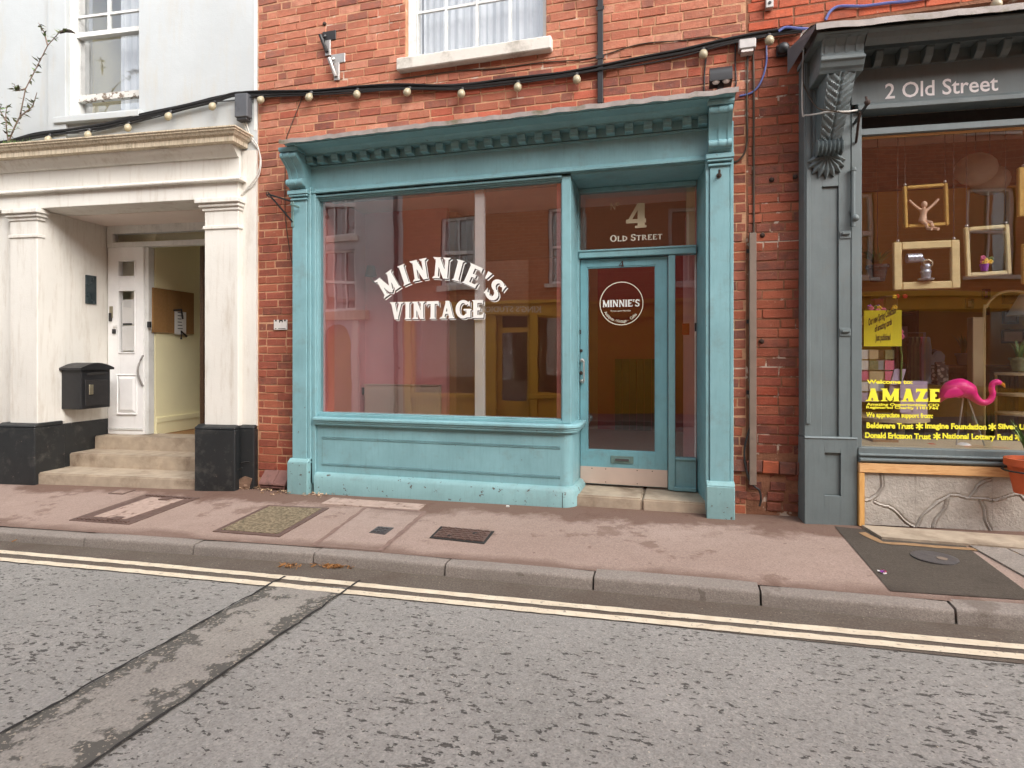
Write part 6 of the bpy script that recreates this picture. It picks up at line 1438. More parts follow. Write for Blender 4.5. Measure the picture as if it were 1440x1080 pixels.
# lettering on the pane
d = .049
def yt(body, u0, u1, v, vtop, **k):
    z0 = G.zv((u0+u1)/2, v, d); cap = G.zv((u0+u1)/2, vtop, d)-z0
    font_text(G, d, body, G.su(u0, d), G.su(u1, d), z0, cap, 'lettering', M['letter_yellow'], gpane, **k)
yt('Welcome to:', 1219, 1283.5, 539.5, 534.2, bold=.04)
line_text(G, d, 'AMAZE', G.su(1217.5, d), G.su(1321.5, d), G.zv(1270, 564.6, d), G.zv(1270, 546.5, d)-G.zv(1270, 564.6, d), 'lettering', M['letter_yellow'], gpane, T=.34, gap=.04, sf=.92)
yt('Amazing Opportunities CIO', 1218.5, 1321, 570.8, 567.2, bold=.035)
yt('Registered Charity 1181744', 1218, 1319.5, 575, 571.6, bold=.035)
yt('We appreciate support from:', 1218, 1312, 587, 580.6, bold=.04)
def star(u, v, r):
    s, z = G.hit(u, v, d); P = []
    for k in range(3): a = math.radians(30+60*k); px, pz = math.cos(a), math.sin(a); P.append([(s-px*r-pz*r*.22, z-pz*r+px*r*.22), (s-px*r+pz*r*.22, z-pz*r-px*r*.22), (s+px*r+pz*r*.22, z+pz*r-px*r*.22), (s+px*r-pz*r*.22, z+pz*r+px*r*.22)])
    put_polys(G, d, P, 'lettering', M['letter_yellow'], gpane, lambda a, b: (a, b))
yt('Beldevere Trust', 1218.5, 1284.5, 602.3, 594.8, bold=.045)
yt('Imagine Foundation', 1301, 1387.5, 603, 595.6, bold=.045)
yt('Silver Lining', 1403.5, 1462, 603.5, 596.5, bold=.045)
yt('Donald Ericsson Trust', 1216.5, 1309, 616.5, 609, bold=.045)
yt('National Lottery Fund', 1325.5, 1424, 617.5, 610.2, bold=.045)
for u, v in ((1293, 599.5), (1395.5, 600.5), (1317.5, 613.5), (1432.5, 614.5)): star(u, v, .026)
# ---- room of the grey shop
zF = .42; dB = 3.6; dSk = 2.3
m = MB(G); m.box(s2-.4, SE2, dB, dB+.1, zF, 3.7); gp('room_wall', m, None, M['ochre'])
m = MB(G); m.box(s2-.05-.1, s2-.05, .2, dB, zF, 3.7); m.box(SE2-.1, SE2, .1, dB, zF, 3.7); gp('room_wall', m, None, M['darkwood'])
m = MB(G); m.box(s2-.1, SE2, .1, dB, zF-.05, zF); gp('room_floor', m, None, M['floorwood'])
m = MB(G); m.box(s2-.1, SE2, .12, dSk, 3.7, 3.75); gp('room_ceiling', m, None, M['ceil'])
m = MB(G); m.box(s2-.1, SE2, dSk-.1, dSk, 3.25, 3.699); gp('added_beam', m, None, M['darkwood'])  # added to screen the glazed opening behind it
m = MB(G); m.box(s2-.1, SE2, dSk+.001, dB, 3.71, 3.73); gp('added_rooflight', m, None, M['glass_up'])  # added glazing over the back of the room, lets in more daylight
m = MB(G); m.box(s2, SE2-.1, .06, .55, .84, zg0-.02); gp('window_board', m, None, M['cream_post'])
zWB = zg0-.02
def gthing(name, label, cat, s, d, z, group=None): return thing(name, label, cat, G.w(s, d, z), group)
def hung(u0, v0, u1, v1, d, bw, mat, label, tilt=0.0, wires=True):
    a, zt = G.hit(u0, v0, d); b, zb_ = G.hit(u1, v1, d); t = gthing('picture_frame', label, 'picture frame', (a+b)/2, d, zb_, 'empty frames hung in the grey shop window')
    cx, cz = (a+b)/2, (zt+zb_)/2
    def rot(x, z): return (cx+(x-cx)*math.cos(tilt)-(z-cz)*math.sin(tilt), cz+(x-cx)*math.sin(tilt)+(z-cz)*math.cos(tilt))
    for x0, x1, y0, y1 in ((a, a+bw, zb_, zt), (b-bw, b, zb_, zt), (a+bw, b-bw, zb_, zb_+bw), (a+bw, b-bw, zt-bw, zt)):
        m = MB(G); m.prism([rot(x0, y0), rot(x1, y0), rot(x1, y1), rot(x0, y1)], d-.015, d+.02); m.build('rail', mat, t, bevel=.006)
    if wires:
        for x in (a+bw*.6, b-bw*.6):
            p = rot(x, zt); m = MB(G); m.tube([G.w(p[0], d, p[1]), G.w(p[0], d, 3.69)], .0022, 4); m.build('wire', M['iron'], t)
            m = MB(G); m.ball(G.w(p[0], d, p[1]+.012), .011, 7); m.build('eyelet', M['zinc'], t)
    return t, (a, b, zb_, zt)
px = lambda d: 840/((-1)*0+4.55)      # rough pixels per metre behind this pane
fr1, q1 = hung(1270.5, 261.5, 1333, 318, .22, .024, M['gold'], 'thin gold frame with a wooden mannequin sitting in it', .03)
fr2, q2 = hung(1256, 341, 1349, 406, .18, .056, M['palegold'], 'wide pale gold frame holding the tin can figure', .012)
fr3, q3 = hung(1357, 319, 1420, 387, .22, .029, M['palegold'], 'upright pale frame with a little pot of flowers on its rail', .045)
fr4, q4 = hung(1431, 236, 1478, 303, .20, .06, M['gold'], 'gold frame cut off by the right edge, above the others', 0)
fr5, q5 = hung(1437.5, 343, 1490, 399, .18, .04, M['gold'], 'gold frame cut off by the right edge, below the other', 0)
m = MB(G); m.box(q4[0]+.06, q4[1]-.06, .205, .215, q4[2]+.06, q4[3]-.06); m.build('backing', M['paper'], fr4)
# mannequin
d = .20; mn = gthing('mannequin', 'jointed wooden artist mannequin with raised arms sitting on a gold frame', 'mannequin', *G.hit(1300, 312, d)[:1], d, G.hit(1300, 312, d)[1])
def gpnt(u, v, dd=d): s, z = G.hit(u, v, dd); return G.w(s, dd, z)
m = MB(G); m.tube([gpnt(1299, 295), gpnt(1298.5, 301), gpnt(1298, 306)], [.027, .021, .024], 10); m.tube([gpnt(1298, 306), gpnt(1297.5, 311.5)], [.025, .028], 10); m.tube([gpnt(1299, 295), gpnt(1299.5, 291)], .012, 8); m.build('torso', M['dummy'], mn, smooth=True)
m = MB(G); m.ball(gpnt(1299.8, 287.6), .020, 12, 1.3); m.build('head', M['dummy'], mn, smooth=True)
for pts in ([(1296, 296), (1290, 292), (1284, 287), (1278.5, 281.5)], [(1303, 295.5), (1310, 290), (1315, 285), (1320, 280)]):
    m = MB(G); P = [gpnt(*p) for p in pts]; m.tube(P, [.010, .0095, .008, .009], 8); m.ball(P[0], .012, 8); m.ball(P[2], .010, 8); m.build('arm', M['dummy'], mn, smooth=True)
for pts in ([(1297, 311), (1302, 315, .15), (1304, 321, .15)], [(1299, 311), (1309, 313, .15), (1313, 321, .15)]):
    m = MB(G); P = [gpnt(*p) for p in pts]; m.tube(P, [.015, .012, .009], 8); m.ball(P[1], .013, 8); f = P[2]; m.tube([f, f+Vector((.02, -.03, -.012))], [.012, .012], 7); m.build('leg', M['dummy'], mn, smooth=True)
# tin can figure
d = .17; tc = gthing('tin_figure', 'figure made of tin cans standing on the wide frame rail', 'ornament', G.hit(1302, 394, d)[0], d, G.hit(1302, 394, d)[1])
m = MB(G); m.tube([gpnt(1275, 363.5, d), gpnt(1295, 362.5, d)], .034, 14); m.build('can', M['tin'], tc, smooth=True)
m = MB(G); m.tube([gpnt(1295, 364, d), gpnt(1301, 370, d)], .018, 8); m.build('neck', M['tin'], tc, smooth=True)
m = MB(G); p = gpnt(1304.5, 371, d-.02); m.lathe(p, [(.034, .02), (.034, -.01), (.024, -.012), (.022, .0), (.0001, .002)], 16, 'y'); m.build('ring', M['brass'], tc, smooth=True)
m = MB(G); m.lathe(gpnt(1302, 394, d), [(.05, 0), (.055, .012), (.03, .016), (.032, .05), (.038, .06), (.03, .075), (.036, .1), (.03, .115), (.0001, .12)], 12); m.build('body', M['tin'], tc, smooth=True)
# flowers on frame three
d = .21; fp = gthing('flower_pot', 'tiny pot of bright flowers standing inside the upright pale frame', 'flowers', G.hit(1384, 381, d)[0], d, G.hit(1384, 381, d)[1])
m = MB(G); m.lathe(gpnt(1384, 381, d), [(.02, 0), (.03, .05), (.0001, .05)], 10); m.build('pot', M['flower_purple'], fp, smooth=True)
def blooms(parent, u0, u1, v0, v1, dd, mats, n, r, dj=.012):
    for i in range(n):
        p = gpnt(R.uniform(u0, u1), R.uniform(v0, v1), dd)+Vector((0, R.uniform(-dj, dj), 0)); m = MB(G)
        for k in range(5): a = k*1.256; m.ball(p+Vector((math.cos(a)*r*.6, -.004, math.sin(a)*r*.6)), r*.55, 6)
        m.build('flower', M[mats[i % len(mats)]], parent, smooth=True)
blooms(fp, 1374, 1394, 362, 371, d, ['flower_yellow', 'flower_purple', 'flower_pink', 'leaf', 'flower_yellow'], 11, .016)
# poster and flowers
d = .5; s_, z_ = G.hit(1215, 487, d); sb2, zt_ = G.hit(1268, 436, d); ps = gthing('poster', 'bright yellow poster with slanted black lettering', 'poster', (s_+sb2)/2, d, z_)
m = MB(G); m.box(s_, sb2, d, d+.008, z_, zt_); m.build('sheet', M['poster'], ps)
for body, u0, v0, u1, v1, cp in (('Our new Spring Collection', 1221, 458, 1260, 440, .055), ('of amazing cards', 1230, 467, 1254, 456, .05), ('Just published', 1231, 479, 1252, 478, .05)):
    a, z0 = G.hit(u0, v0, d); b, z1 = G.hit(u1, v1, d); font_text(G, d-.003, body, a, b, z0, cp, 'lettering', M['letter_black'], ps, bold=.03, tilt=(z1-z0)/(b-a))
fb = gthing('flower_spray', 'spray of pink, red and yellow flowers about the yellow poster', 'flowers', *[G.hit(1262, 445, .8)[0], .8, G.hit(1262, 475, .8)[1]])
blooms(fb, 1260, 1268, 466, 474, .8, ['flower_pink'], 4, .02); blooms(fb, 1256, 1273, 416, 422, .8, ['flower_red', 'flower_yellow'], 4, .018); blooms(fb, 1222, 1262, 431, 438, .8, ['flower_pink', 'flower_yellow', 'leaf', 'flower_purple'], 10, .02)
m = MB(G); m.tube([gpnt(1264, 474, .82), gpnt(1268, 500, .84), gpnt(1266, 560, .85)], .008, 5); m.build('stem', M['leaf'], fb)
# flamingo
d = .22; fg = gthing('flamingo', 'hot pink plastic garden flamingo standing in the shop window', 'flamingo ornament', G.hit(1356, 628, d)[0], d, zWB)
P = [gpnt(u, v, d) for u, v in ((1321, 566), (1327, 556), (1337, 548), (1350, 546), (1361, 550), (1368, 557), (1376, 564), (1384, 566.5), (1392, 563), (1396, 555), (1394.5, 546), (1396, 539.5), (1402, 537.5), (1407, 539))]
rr = [.004, .034, .062, .074, .062, .036, .025, .022, .021, .02, .019, .02, .023, .016]
m = MB(G); m.tube(smooth(P, 4), [rr[min(len(rr)-1, int(i/4))]*(1-(i % 4)/4)+rr[min(len(rr)-1, int(i/4)+1)]*((i % 4)/4) for i in range(4*(len(P)-1)+1)], 14); m.build('body', M['flamingo'], fg, smooth=True)
m = MB(G); wv = [gpnt(u, v, d-.06) for u, v in ((1326, 558), (1333, 548), (1345, 543.5), (1356, 546), (1358, 553), (1348, 558), (1336, 560))]; c_ = sum(wv, Vector())/7; c_.y -= .02; m.add(wv+[c_], [(i, (i+1) % 7, 7) for i in range(7)]); m.build('wing', M['flamingo'], fg, smooth=True)
m = MB(G); m.tube([gpnt(1406, 538.5, d), gpnt(1411, 541, d), gpnt(1413, 545, d)], [.016, .012, .004], 8); m.build('beak', M['orange'], fg, smooth=True)
for a, b in (((1354.5, 560), (1344.5, 628)), ((1361, 560), (1385, 628))): m = MB(G); m.tube([gpnt(*a, d), gpnt(*b, d)], .006, 6); m.build('leg', M['zinc'], fg)
# table with leaflet stand
d = .75; a, zt = G.hit(1206, 588, d); b, _ = G.hit(1324, 588, d); tb = gthing('round_table', 'pale round table behind the yellow lettering', 'table', (a+b)/2, d+.3, zF)
cx = (a+b)/2; rr_ = (b-a)/2; m = MB(G); m.lathe(G.w(cx, d+rr_*.8, zt-.03), [(.0001, 0), (rr_, 0), (rr_, .03), (.0001, .031)], 32); m.build('top', M['cream_post'], tb)
m = MB(G); m.lathe(G.w(cx, d+rr_*.8, zF), [(.22, 0), (.2, .03), (.04, .06), (.035, zt-zF-.031), (.0001, zt-zF-.031)], 14); m.build('pedestal', M['darkwood'], tb)
lf = gthing('leaflet_stand', 'stand of lilac leaflets on the pale round table', 'leaflet stand', G.hit(1283, 582, d+.1)[0], d+.1, zt)
for (u0, v0, u1, v1, tl, dd) in ((1252, 519, 1268, 541, -.25, .1), (1250, 539, 1272, 556, -.1, .12), (1266, 536, 1282, 560, 0, .08), (1283, 548, 1298, 562, 0, .08), (1266, 562, 1282, 580, 0, .06), (1283, 564, 1299, 580, 0, .06)):
    s_, z_ = G.hit(u0, v1, d+dd); s2_, z2_ = G.hit(u1, v0, d+dd); k = (z2_-z_)*tl; m = MB(G); m.prism([(s_, z_), (s2_, z_), (s2_-k, z2_), (s_-k, z2_)], d+dd, d+dd+.02); m.build('leaflet', M['lilac'], lf)
m = MB(G); m.box(G.su(1264, d+.2), G.su(1301, d+.2), d+.16, d+.3, zt+.002, G.zv(1283, 536, d+.2)); m.build('rack', M['lilac'], lf)
# t-shirt form, beige post, wall pictures, arc lamp, lanterns, plants, shelves
d = 2.2; sf_ = gthing('shirt_form', 'pale shirt with a dark neck on a shop torso', 'shirt', G.hit(1311, 530, d)[0], d, zF)
pts = [(1296, 500), (1303, 493), (1309, 495), (1313, 502), (1317, 495), (1323, 493), (1330, 500), (1328, 510), (1325, 507), (1325, 530), (1301, 530), (1301, 507), (1298, 510)]
m = MB(G); m.prism([G.hit(u, v, d) for u, v in pts], d, d+.16); m.build('shirt', M['fabric'], sf_, bevel=.03, seg=2)
m = MB(G); m.lathe(gpnt(1313, 497, d+.09), [(.05, -.05), (.05, .02), (.0001, .05)], 10); m.build('neck', M['crack'], sf_, smooth=True)
m = MB(G); p = gpnt(1313, 530, d+.08); m.lathe((p.x, p.y, zF), [(.16, 0), (.15, .02), (.02, .03), (.02, p.z-zF), (.0001, p.z-zF)], 12); m.build('stand', M['iron'], sf_)
d = 1.5; po = gthing('post', 'square beige post standing in the grey shop behind the flamingo', 'post', G.hit(1376, 600, d)[0], d, zF)
m = MB(G); m.box(G.su(1368, d), G.su(1383.5, d), d, d+.1, zF, G.zv(1376, 446, d)); m.build('shaft', M['cream_post'], po, bevel=.004)
d = 1.6; al = gthing('arc_lamp', 'thin arched floor lamp curving over from the beige post', 'lamp', G.hit(1384, 600, d)[0], d, zF)
pts = [(1384, 600), (1384, 450), (1387, 432), (1396, 419), (1410, 411), (1428, 409.5), (1446, 413)]
P = [gpnt(u, v, d) for u, v in pts]; P[0].z = zF; m = MB(G); m.tube(smooth(P, 5), .012, 6); m.build('arm', M['palegold'], al, smooth=True)
m = MB(G); m.lathe(P[-1], [(.16, -.2), (.06, 0), (.0001, .01)], 16); m.build('lamp_shade', M['paperlantern'], al, smooth=True)
dq = dB-.03
for k, (u0, v0, u1, v1, ma, lb) in enumerate(((1382, 406, 1393, 421, 'flower_purple', 'small purple picture beside the beige post'), (1410, 411, 1438, 428, 'darkwood', 'dark framed landscape picture highest on the ochre wall'), (1410, 436, 1433, 456, 'fabric', 'framed black and white portrait in the middle of the ochre wall'), (1409, 463, 1442, 483, 'paper', 'pale framed picture lowest on the ochre wall'), (1358, 420, 1370, 434, 'fabric', 'small blue picture left of the beige post'), (1388, 432, 1392, 443, 'flower_pink', 'tiny pink card on the ochre wall'))):
    a, z0 = G.hit(u0, v1, dq); b, z1 = G.hit(u1, v0, dq); t = gthing('wall_picture', lb, 'picture', (a+b)/2, dq, z0, 'pictures on the ochre shop wall')
    w_ = .025; m = MB(G); m.box(a, b, dq, dq+.02, z0, z0+w_); m.box(a, b, dq, dq+.02, z1-w_, z1); m.box(a, a+w_, dq, dq+.02, z0+w_, z1-w_); m.box(b-w_, b, dq, dq+.02, z0+w_, z1-w_); m.build('frame', M['crack'], t)
    m = MB(G); m.box(a+w_, b-w_, dq+.012, dq+.018, z0+w_, z1-w_); m.build('print', M[ma], t)
for k, (u, v, r, dd, lb) in enumerate(((1372, 238, .155, 1.0, 'pale paper lantern hanging highest in the grey shop'), (1392, 254, .15, 1.3, 'pale paper lantern hanging lower and further back'))):
    s_, z_ = G.hit(u, v, dd); t = gthing('paper_lantern', lb, 'lantern', s_, dd, z_-r); m = MB(G); m.ball(G.w(s_, dd, z_), r, 24, .85); m.build('shade', M['paperlantern'], t, smooth=True)
    m = MB(G); m.tube([G.w(s_, dd, z_+r*.84), G.w(s_, dd, 3.7)], .004, 5); m.build('cord', M['iron'], t)
def plant_at(u, v, dd, label, h, n, base=None, pot='terracotta', potr=.09, name='potted_plant', leafm='leaf', up=True, parent_loc=None, wide=.5):
    c_ = gpnt(u, v, dd) if parent_loc is None else parent_loc; t = thing(name, label, 'plant', c_)
    m = MB(); m.lathe(c_, [(potr*.66, 0), (potr*.92, potr*1.35), (potr*1.06, potr*1.36), (potr*1.06, potr*1.7), (potr*.92, potr*1.7), (potr*.9, potr*1.5), (.0001, potr*1.5)], 18); m.build('pot', M[pot], t, smooth=True)
    m = MB(); m.lathe(c_+Vector((0, 0, potr*1.5)), [(potr*.9, .002), (.0001, .012)], 14); m.build('soil', M['soil'], t)
    L = MB(); o = c_+Vector((0, 0, potr*1.5)); 
    for i in range(n):
        a = R.uniform(0, 6.28); hh = h*R.uniform(.5, 1); sp = hh*wide*R.uniform(.2, 1); wd = R.uniform(.006, .014); rows = []
        for k in range(5):
            f = k/4; p = o+Vector((math.cos(a)*(.02+sp*f*f), math.sin(a)*(.02+sp*f*f), hh*f*(1-.25*f*f*wide))); q_ = Vector((-math.sin(a), math.cos(a), 0))*wd*(1-f)**.6*(1.2 if k else .7); rows += [p-q_, p+q_]
        b_ = MB(); b_.add(rows, [(2*k, 2*k+1, 2*k+3, 2*k+2) for k in range(4)]); b_.build('leaf', M[leafm], t, smooth=True)
    return t
plant_at(1433, 522, 1.2, 'potted plant on a pale tiered stand inside the grey shop', .22, 22, pot='leaf_dull', potr=.07)
d = 1.2; ts = gthing('tiered_stand', 'pale tiered plant stand inside the grey shop at the right', 'stand', G.hit(1433, 600, d)[0], d, zF)
for v in (524, 553, 580): p = gpnt(1433, v, d+.0); m = MB(G); m.lathe(p+Vector((0, 0, -.022)), [(.0001, 0), (.17, 0), (.17, .02), (.0001, .0205)], 20); m.build('shelf', M['cream_post'], ts)
for k in range(3): a = k*2.09+.4; p = gpnt(1433, 553, d); m = MB(G); m.tube([(p.x+.16*math.cos(a), p.y+.16*math.sin(a), zF), (p.x+.16*math.cos(a), p.y+.16*math.sin(a), G.zv(1433, 524, d)-.023)], .01, 6); m.build('leg', M['palegold'], ts)
# shelving and stock at the back of the grey shop
d = 2.6; shf = gthing('shelf_unit', 'dark shelving crowded with small stock behind the leaflet stand', 'shelves', G.hit(1240, 600, d)[0], d, zF)
a, b = G.su(1208, d), G.su(1292, d); 
for x in (a, b-.03): m = MB(G); m.box(x, x+.03, d, d+.35, zF, 2.0); m.build('upright', M['darkwood'], shf)
for k in range(5): z = zF+.1+.36*k; m = MB(G); m.box(a+.031, b-.031, d, d+.35, z, z+.025); m.build('shelf', M['darkwood'], shf)
stockm = ['fabric', 'paper', 'board', 'plaque', 'lilac', 'rust', 'cream_post', 'flower_pink', 'leaf_dull', 'ochre']
stockn = dict(fabric='blue grey', paper='white', board='brown', plaque='slate', lilac='lilac', rust='rust brown', cream_post='beige', flower_pink='pink', leaf_dull='dull green', ochre='ochre')
ORD = ['', 'first', 'second', 'third', 'fourth', 'fifth', 'sixth', 'seventh', 'eighth', 'ninth', 'tenth']; SHF = ['lowest', 'second lowest', 'middle', 'second highest', 'highest']
for k in range(5):
    x = a+.05; nb_ = 0
    while x < b-.15:
        wd = R.uniform(.05, .14); hh = R.uniform(.08, .26); z = zF+.126+.36*k; m = MB(G); m.box(x, x+wd, d+.04, d+.04+R.uniform(.05, .2), z, z+hh)
        mk = R.choice(stockm); nb_ += 1
        single(m, 'stock_box', M[mk], stockn[mk]+' stock box, '+ORD[nb_]+' from the left on the '+SHF[k]+' dark shelf', 'box', 'stock on the dark shelves', bevel=.006); x += wd+R.uniform(.01, .05)
cn_ = gthing('counter', 'dark panelled counter at the back of the grey shop', 'counter', G.hit(1400, 560, 3.0)[0], 3.0, zF)
a, b = G.su(1330, 2.9), G.su(1436, 2.9); m = MB(G); m.box(a, b, 2.95, 3.3, zF, 1.35); m.build('body', M['darkwood'], cn_, bevel=.004)
m = MB(G)
for k in range(16): x = a+(b-a)*k/16; m.box(x+.005, x+(b-a)/16-.005, 2.935, 2.949, zF+.05, 1.3)
m.build('panelling', M['darkwood'], cn_, bevel=.003)
m = MB(G); m.box(a-.03, b+.03, 2.9, 3.33, 1.351, 1.39); m.build('top', M['darkwood'], cn_)
plant_at(1360, 520, 3.05, 'leafy plant standing on the dark counter in the grey shop', .3, 26, pot='fabric', potr=.08, parent_loc=G.w(G.su(1355, 3.1), 3.1, 1.392))
# card rack, patterned cushion, trailing plant and rail of clothes
d = 1.3; cr = gthing('card_rack', 'wire rack of small patterned cards left of the leaflet stand', 'card rack', G.hit(1232, 560, d)[0], d, zF)
for i in range(4):
    for j in range(5):
        a, z1_ = G.hit(1211+11*i, 492+15*j, d); m = MB(G); m.box(a, a+.075, d-.01*(i % 2), d+.006, z1_-.085, z1_); m.build('card', M[R.choice(['paper', 'lilac', 'flower_pink', 'fabric', 'cream_post', 'leaf_dull', 'rust', 'tanwall'])], cr)
a, b = G.su(1209, d), G.su(1256, d); m = MB(G)
for x in (a, b): m.tube([G.w(x, d+.03, zF), G.w(x, d+.03, G.zv(1232, 488, d))], .008, 5)
m.build('upright', M['iron'], cr)
d = 1.9; cu = gthing('cushion', 'patterned grey cushion propped below the pale shirt', 'cushion', G.hit(1324, 540, d)[0], d, G.zv(1324, 541, d))
a, z0 = G.hit(1313, 541, d); b, z1_ = G.hit(1336, 509, d); m = MB(G); m.box(a, b, d, d+.08, z0, z1_); q = NT('patterned_cloth'); v = q.n('ShaderNodeTexVoronoi'); v.inputs['Scale'].default_value = 26; q.l(q.pos(), v.inputs['Vector'])
m.build('cover', q.done(q.ramp(v.outputs['Distance'], [(.3, srgb(190, 184, 176)), (.5, srgb(90, 84, 86))]), .9), cu, bevel=.03, seg=2)
m = MB(G); m.box(a-.1, b+.1, d-.05, d+.3, zF, z0-.002); st_ = single(m, 'display_chest', M['darkwood'], 'dark wooden chest carrying the patterned cushion', 'chest', bevel=.01)
d = 2.4; ra = gthing('clothes_rail', 'rail of hanging clothes at the back of the grey shop', 'clothes rail', G.hit(1285, 560, d)[0], d, zF); a, b = G.su(1262, d), G.su(1300, d); zr = G.zv(1280, 468, d)
m = MB(G); m.tube([G.w(a, d, zF), G.w(a, d, zr), G.w(b, d, zr), G.w(b, d, zF)], .014, 6); m.build('rail', M['zinc'], ra)
for i in range(9):
    x = a+.05+(b-a-.1)*i/8; L = R.uniform(.6, .95); m = MB(G); m.prism([(x-.02, zr-.05), (x+.02, zr-.05), (x+.035, zr-.16), (x+.03, zr-L), (x-.03, zr-L), (x-.035, zr-.16)], d-.2, d+.2); m.build('garment', M[R.choice(['fabric', 'lilac', 'rust', 'leaf_dull', 'cream_post', 'flower_pink', 'plaque'])], ra, bevel=.01)
tp = plant_at(1234, 396, .7, 'dark trailing plant hanging high behind the wide gold frame', .25, 60, pot='plaque', potr=.08, leafm='leaf', wide=1.6)
m = MB(G); p = gpnt(1234, 396, .7); m.tube([p+Vector((0, 0, .1)), Vector((p.x, p.y, 3.69))], .003, 4); m.build('cord', M['iron'], tp)
# objects along the window board
bx = gthing('cardboard_box', 'brown wooden tray low in the grey shop window', 'tray', G.hit(1244, 628, .3)[0], .3, zWB); a, b = G.su(1226, .3), G.su(1262, .3); zt_ = G.zv(1244, 618, .3)
m = MB(G); m.box(a, b, .28, .30, zWB+.002, zt_); m.box(a, b, .48, .5, zWB+.002, zt_); m.box(a, a+.015, .301, .479, zWB+.002, zt_); m.box(b-.015, b, .301, .479, zWB+.002, zt_); m.build('sides', M['board'], bx)
m = MB(G); m.box(a+.016, b-.016, .301, .479, zWB+.003, zWB+.012); m.build('base', M['board'], bx)
for u, k, lb, mt in ((1273, .024, 'round pale pebble on the window board below the yellow lettering', 'sill'), (1355, .04, 'white dome shell by the flamingo legs', 'paper'), (1310, .03, 'reddish pebble on the window board near the pale table', 'terracotta')):
    p = gpnt(u, 628, .25); m = MB(); m.lathe((p.x, p.y, zWB), [(k*1.4, 0), (k*1.5, k*.3), (k*1.1, k*.8), (k*.5, k*1.05), (.0001, k*1.1)], 12); single(m, 'pebble', M[mt], lb, 'pebble', smooth=True)
# terracotta pot on the sill at the right edge
pl = G.w(G.su(1451, -.2), -.19, G.zv(1451, 694, -.19)); plant_at(0, 0, 0, 'bright green spiky plant in a terracotta pot at the right edge of the grey shop', .36, 46, pot='terracotta', potr=.135, parent_loc=pl, wide=.45)
m = MB(); m.tube([pl+Vector((.15*math.cos(a), .15*math.sin(a), .15)) for a in [k*math.pi/8 for k in range(17)]], .006, 6); m.tube([pl+Vector((0, .14, .15)), pl+Vector((0, .2, .15))], .006, 6); single(m, 'pot_holder', M['iron'], 'iron ring holding the terracotta pot on the grey sill', 'pot holder')
# iron bracket and cables on the corbel
ib = gthing('hanging_bracket', 'rusted iron bracket arm beside the carved grey corbel', 'bracket', G.su(1204, -.1), -.1, G.zv(1200, 190, -.1))
m = MB(G); s_, z_ = G.hit(1219, 147, -.34); a_, za = G.hit(1192, 173, -.02); m.tube([G.w(a_+.05, -.01, za), G.w(s_, -.34, z_)], .011, 6); m.build('arm', M['iron'], ib)
m = MB(G); a2, z2_ = G.hit(1194, 200, -.02); m.tube([G.w(a2+.05, -.01, z2_), G.w(s_-.03, -.30, z_-.03)], .009, 6); m.build('stay', M['rust'], ib)
m = MB(G); m.ball(G.w(s_, -.35, z_+.01), .02, 8); m.tube([G.w(s_, -.35, z_), G.w(s_-.01, -.35, z_+.05)], .008, 5); m.build('hook', M['rust'], ib)
def gc_(name, pts, mat, r, label):
    P = [gpnt(u, v, dd) for u, v, dd in pts]; m = MB(); m.tube(smooth(P), r, 6); return single(m, name, mat, label, 'cable', smooth=True)
gc_('white_cable', [(1141, 40, -.1), (1129, 46, -.05), (1126, 56, -.04), (1130, 70, -.03), (1128.5, 100, -.02), (1128.5, 158, -.02), (1133, 162, -.03), (1150, 160, -.16), (1166, 157, -.24), (1190, 157, -.26), (1205, 155, -.2)], M['cable_white'], .006, 'white cable running down the grey pilaster edge and round the corbel')
gc_('thin_cable', [(1132, 68, -.03), (1129, 110, -.02), (1135, 130, -.03), (1150, 152, -.15), (1172, 156, -.26), (1195, 160, -.24)], M['cable_brown'], .005, 'thin brown cable slung loosely round the carved corbel')

# ------------------------------------------------------------------ the other side of the street (seen in the glass)
YO = -2.75; YV = 2*Yg-YO
def op(u, v): x, z = MAIN.hit(u, v, YV); return x, z
OF = Fr(0, 0, 0)
ow = thing('white_building', 'white building across the street with an arched ochre door', 'building', (-8, YO-2, 0))
ob = thing('brick_building', 'red brick building across the street above a yellow shopfront', 'building', (0, YO-2, .1))
xe = op(566, 300)[0]; HO = 7.4
def obox(parent, name, mat, a, b, y0, y1, z0, z1, **k): m = MB(); m.box(a, b, y0, y1, z0, z1); return m.build(name, mat, parent, **k)
wins_w = [(op(451, 0)[0], op(500, 0)[0], op(0+470, 439)[1], op(470, 352)[1]), (op(451, 0)[0], op(500, 0)[0], 4.35, 5.9), (-14, -12.6, op(470, 439)[1], op(470, 352)[1]), (-18, -16.6, op(470, 439)[1], op(470, 352)[1])]
xa0, xa1, zaa = op(453, 0)[0], op(494, 0)[0], op(474, 455)[1]
def facade(parent, mat, a, b, z0, z1, holes, y=YO):
    xs_ = sorted({a, b}|{h[0] for h in holes}|{h[1] for h in holes}); zs_ = sorted({z0, z1}|{h[2] for h in holes}|{h[3] for h in holes}); m = MB()
    for x0, x1 in zip(xs_, xs_[1:]):
        for q0, q1 in zip(zs_, zs_[1:]):
            cx_, cz_ = (x0+x1)/2, (q0+q1)/2
            if any(h[0] < cx_ < h[1] and h[2] < cz_ < h[3] for h in holes): continue
            w = Vector; m.add([(x0, y, q0), (x1, y, q0), (x1, y, q1), (x0, y, q1)], [(0, 1, 2, 3)])
    m.build('wall', mat, parent)
    m = MB(); m.box(a, b, y-6, y-.4, z1-.05, z1+.1); m.box(a, b, y-6.1, y-6, z0, z1-.06); m.box(a, a+.1, y-5.9, y-.41, z0, z1-.06); m.box(b-.1, b, y-5.9, y-.41, z0, z1-.06); m.build('rear_wall', mat, parent)
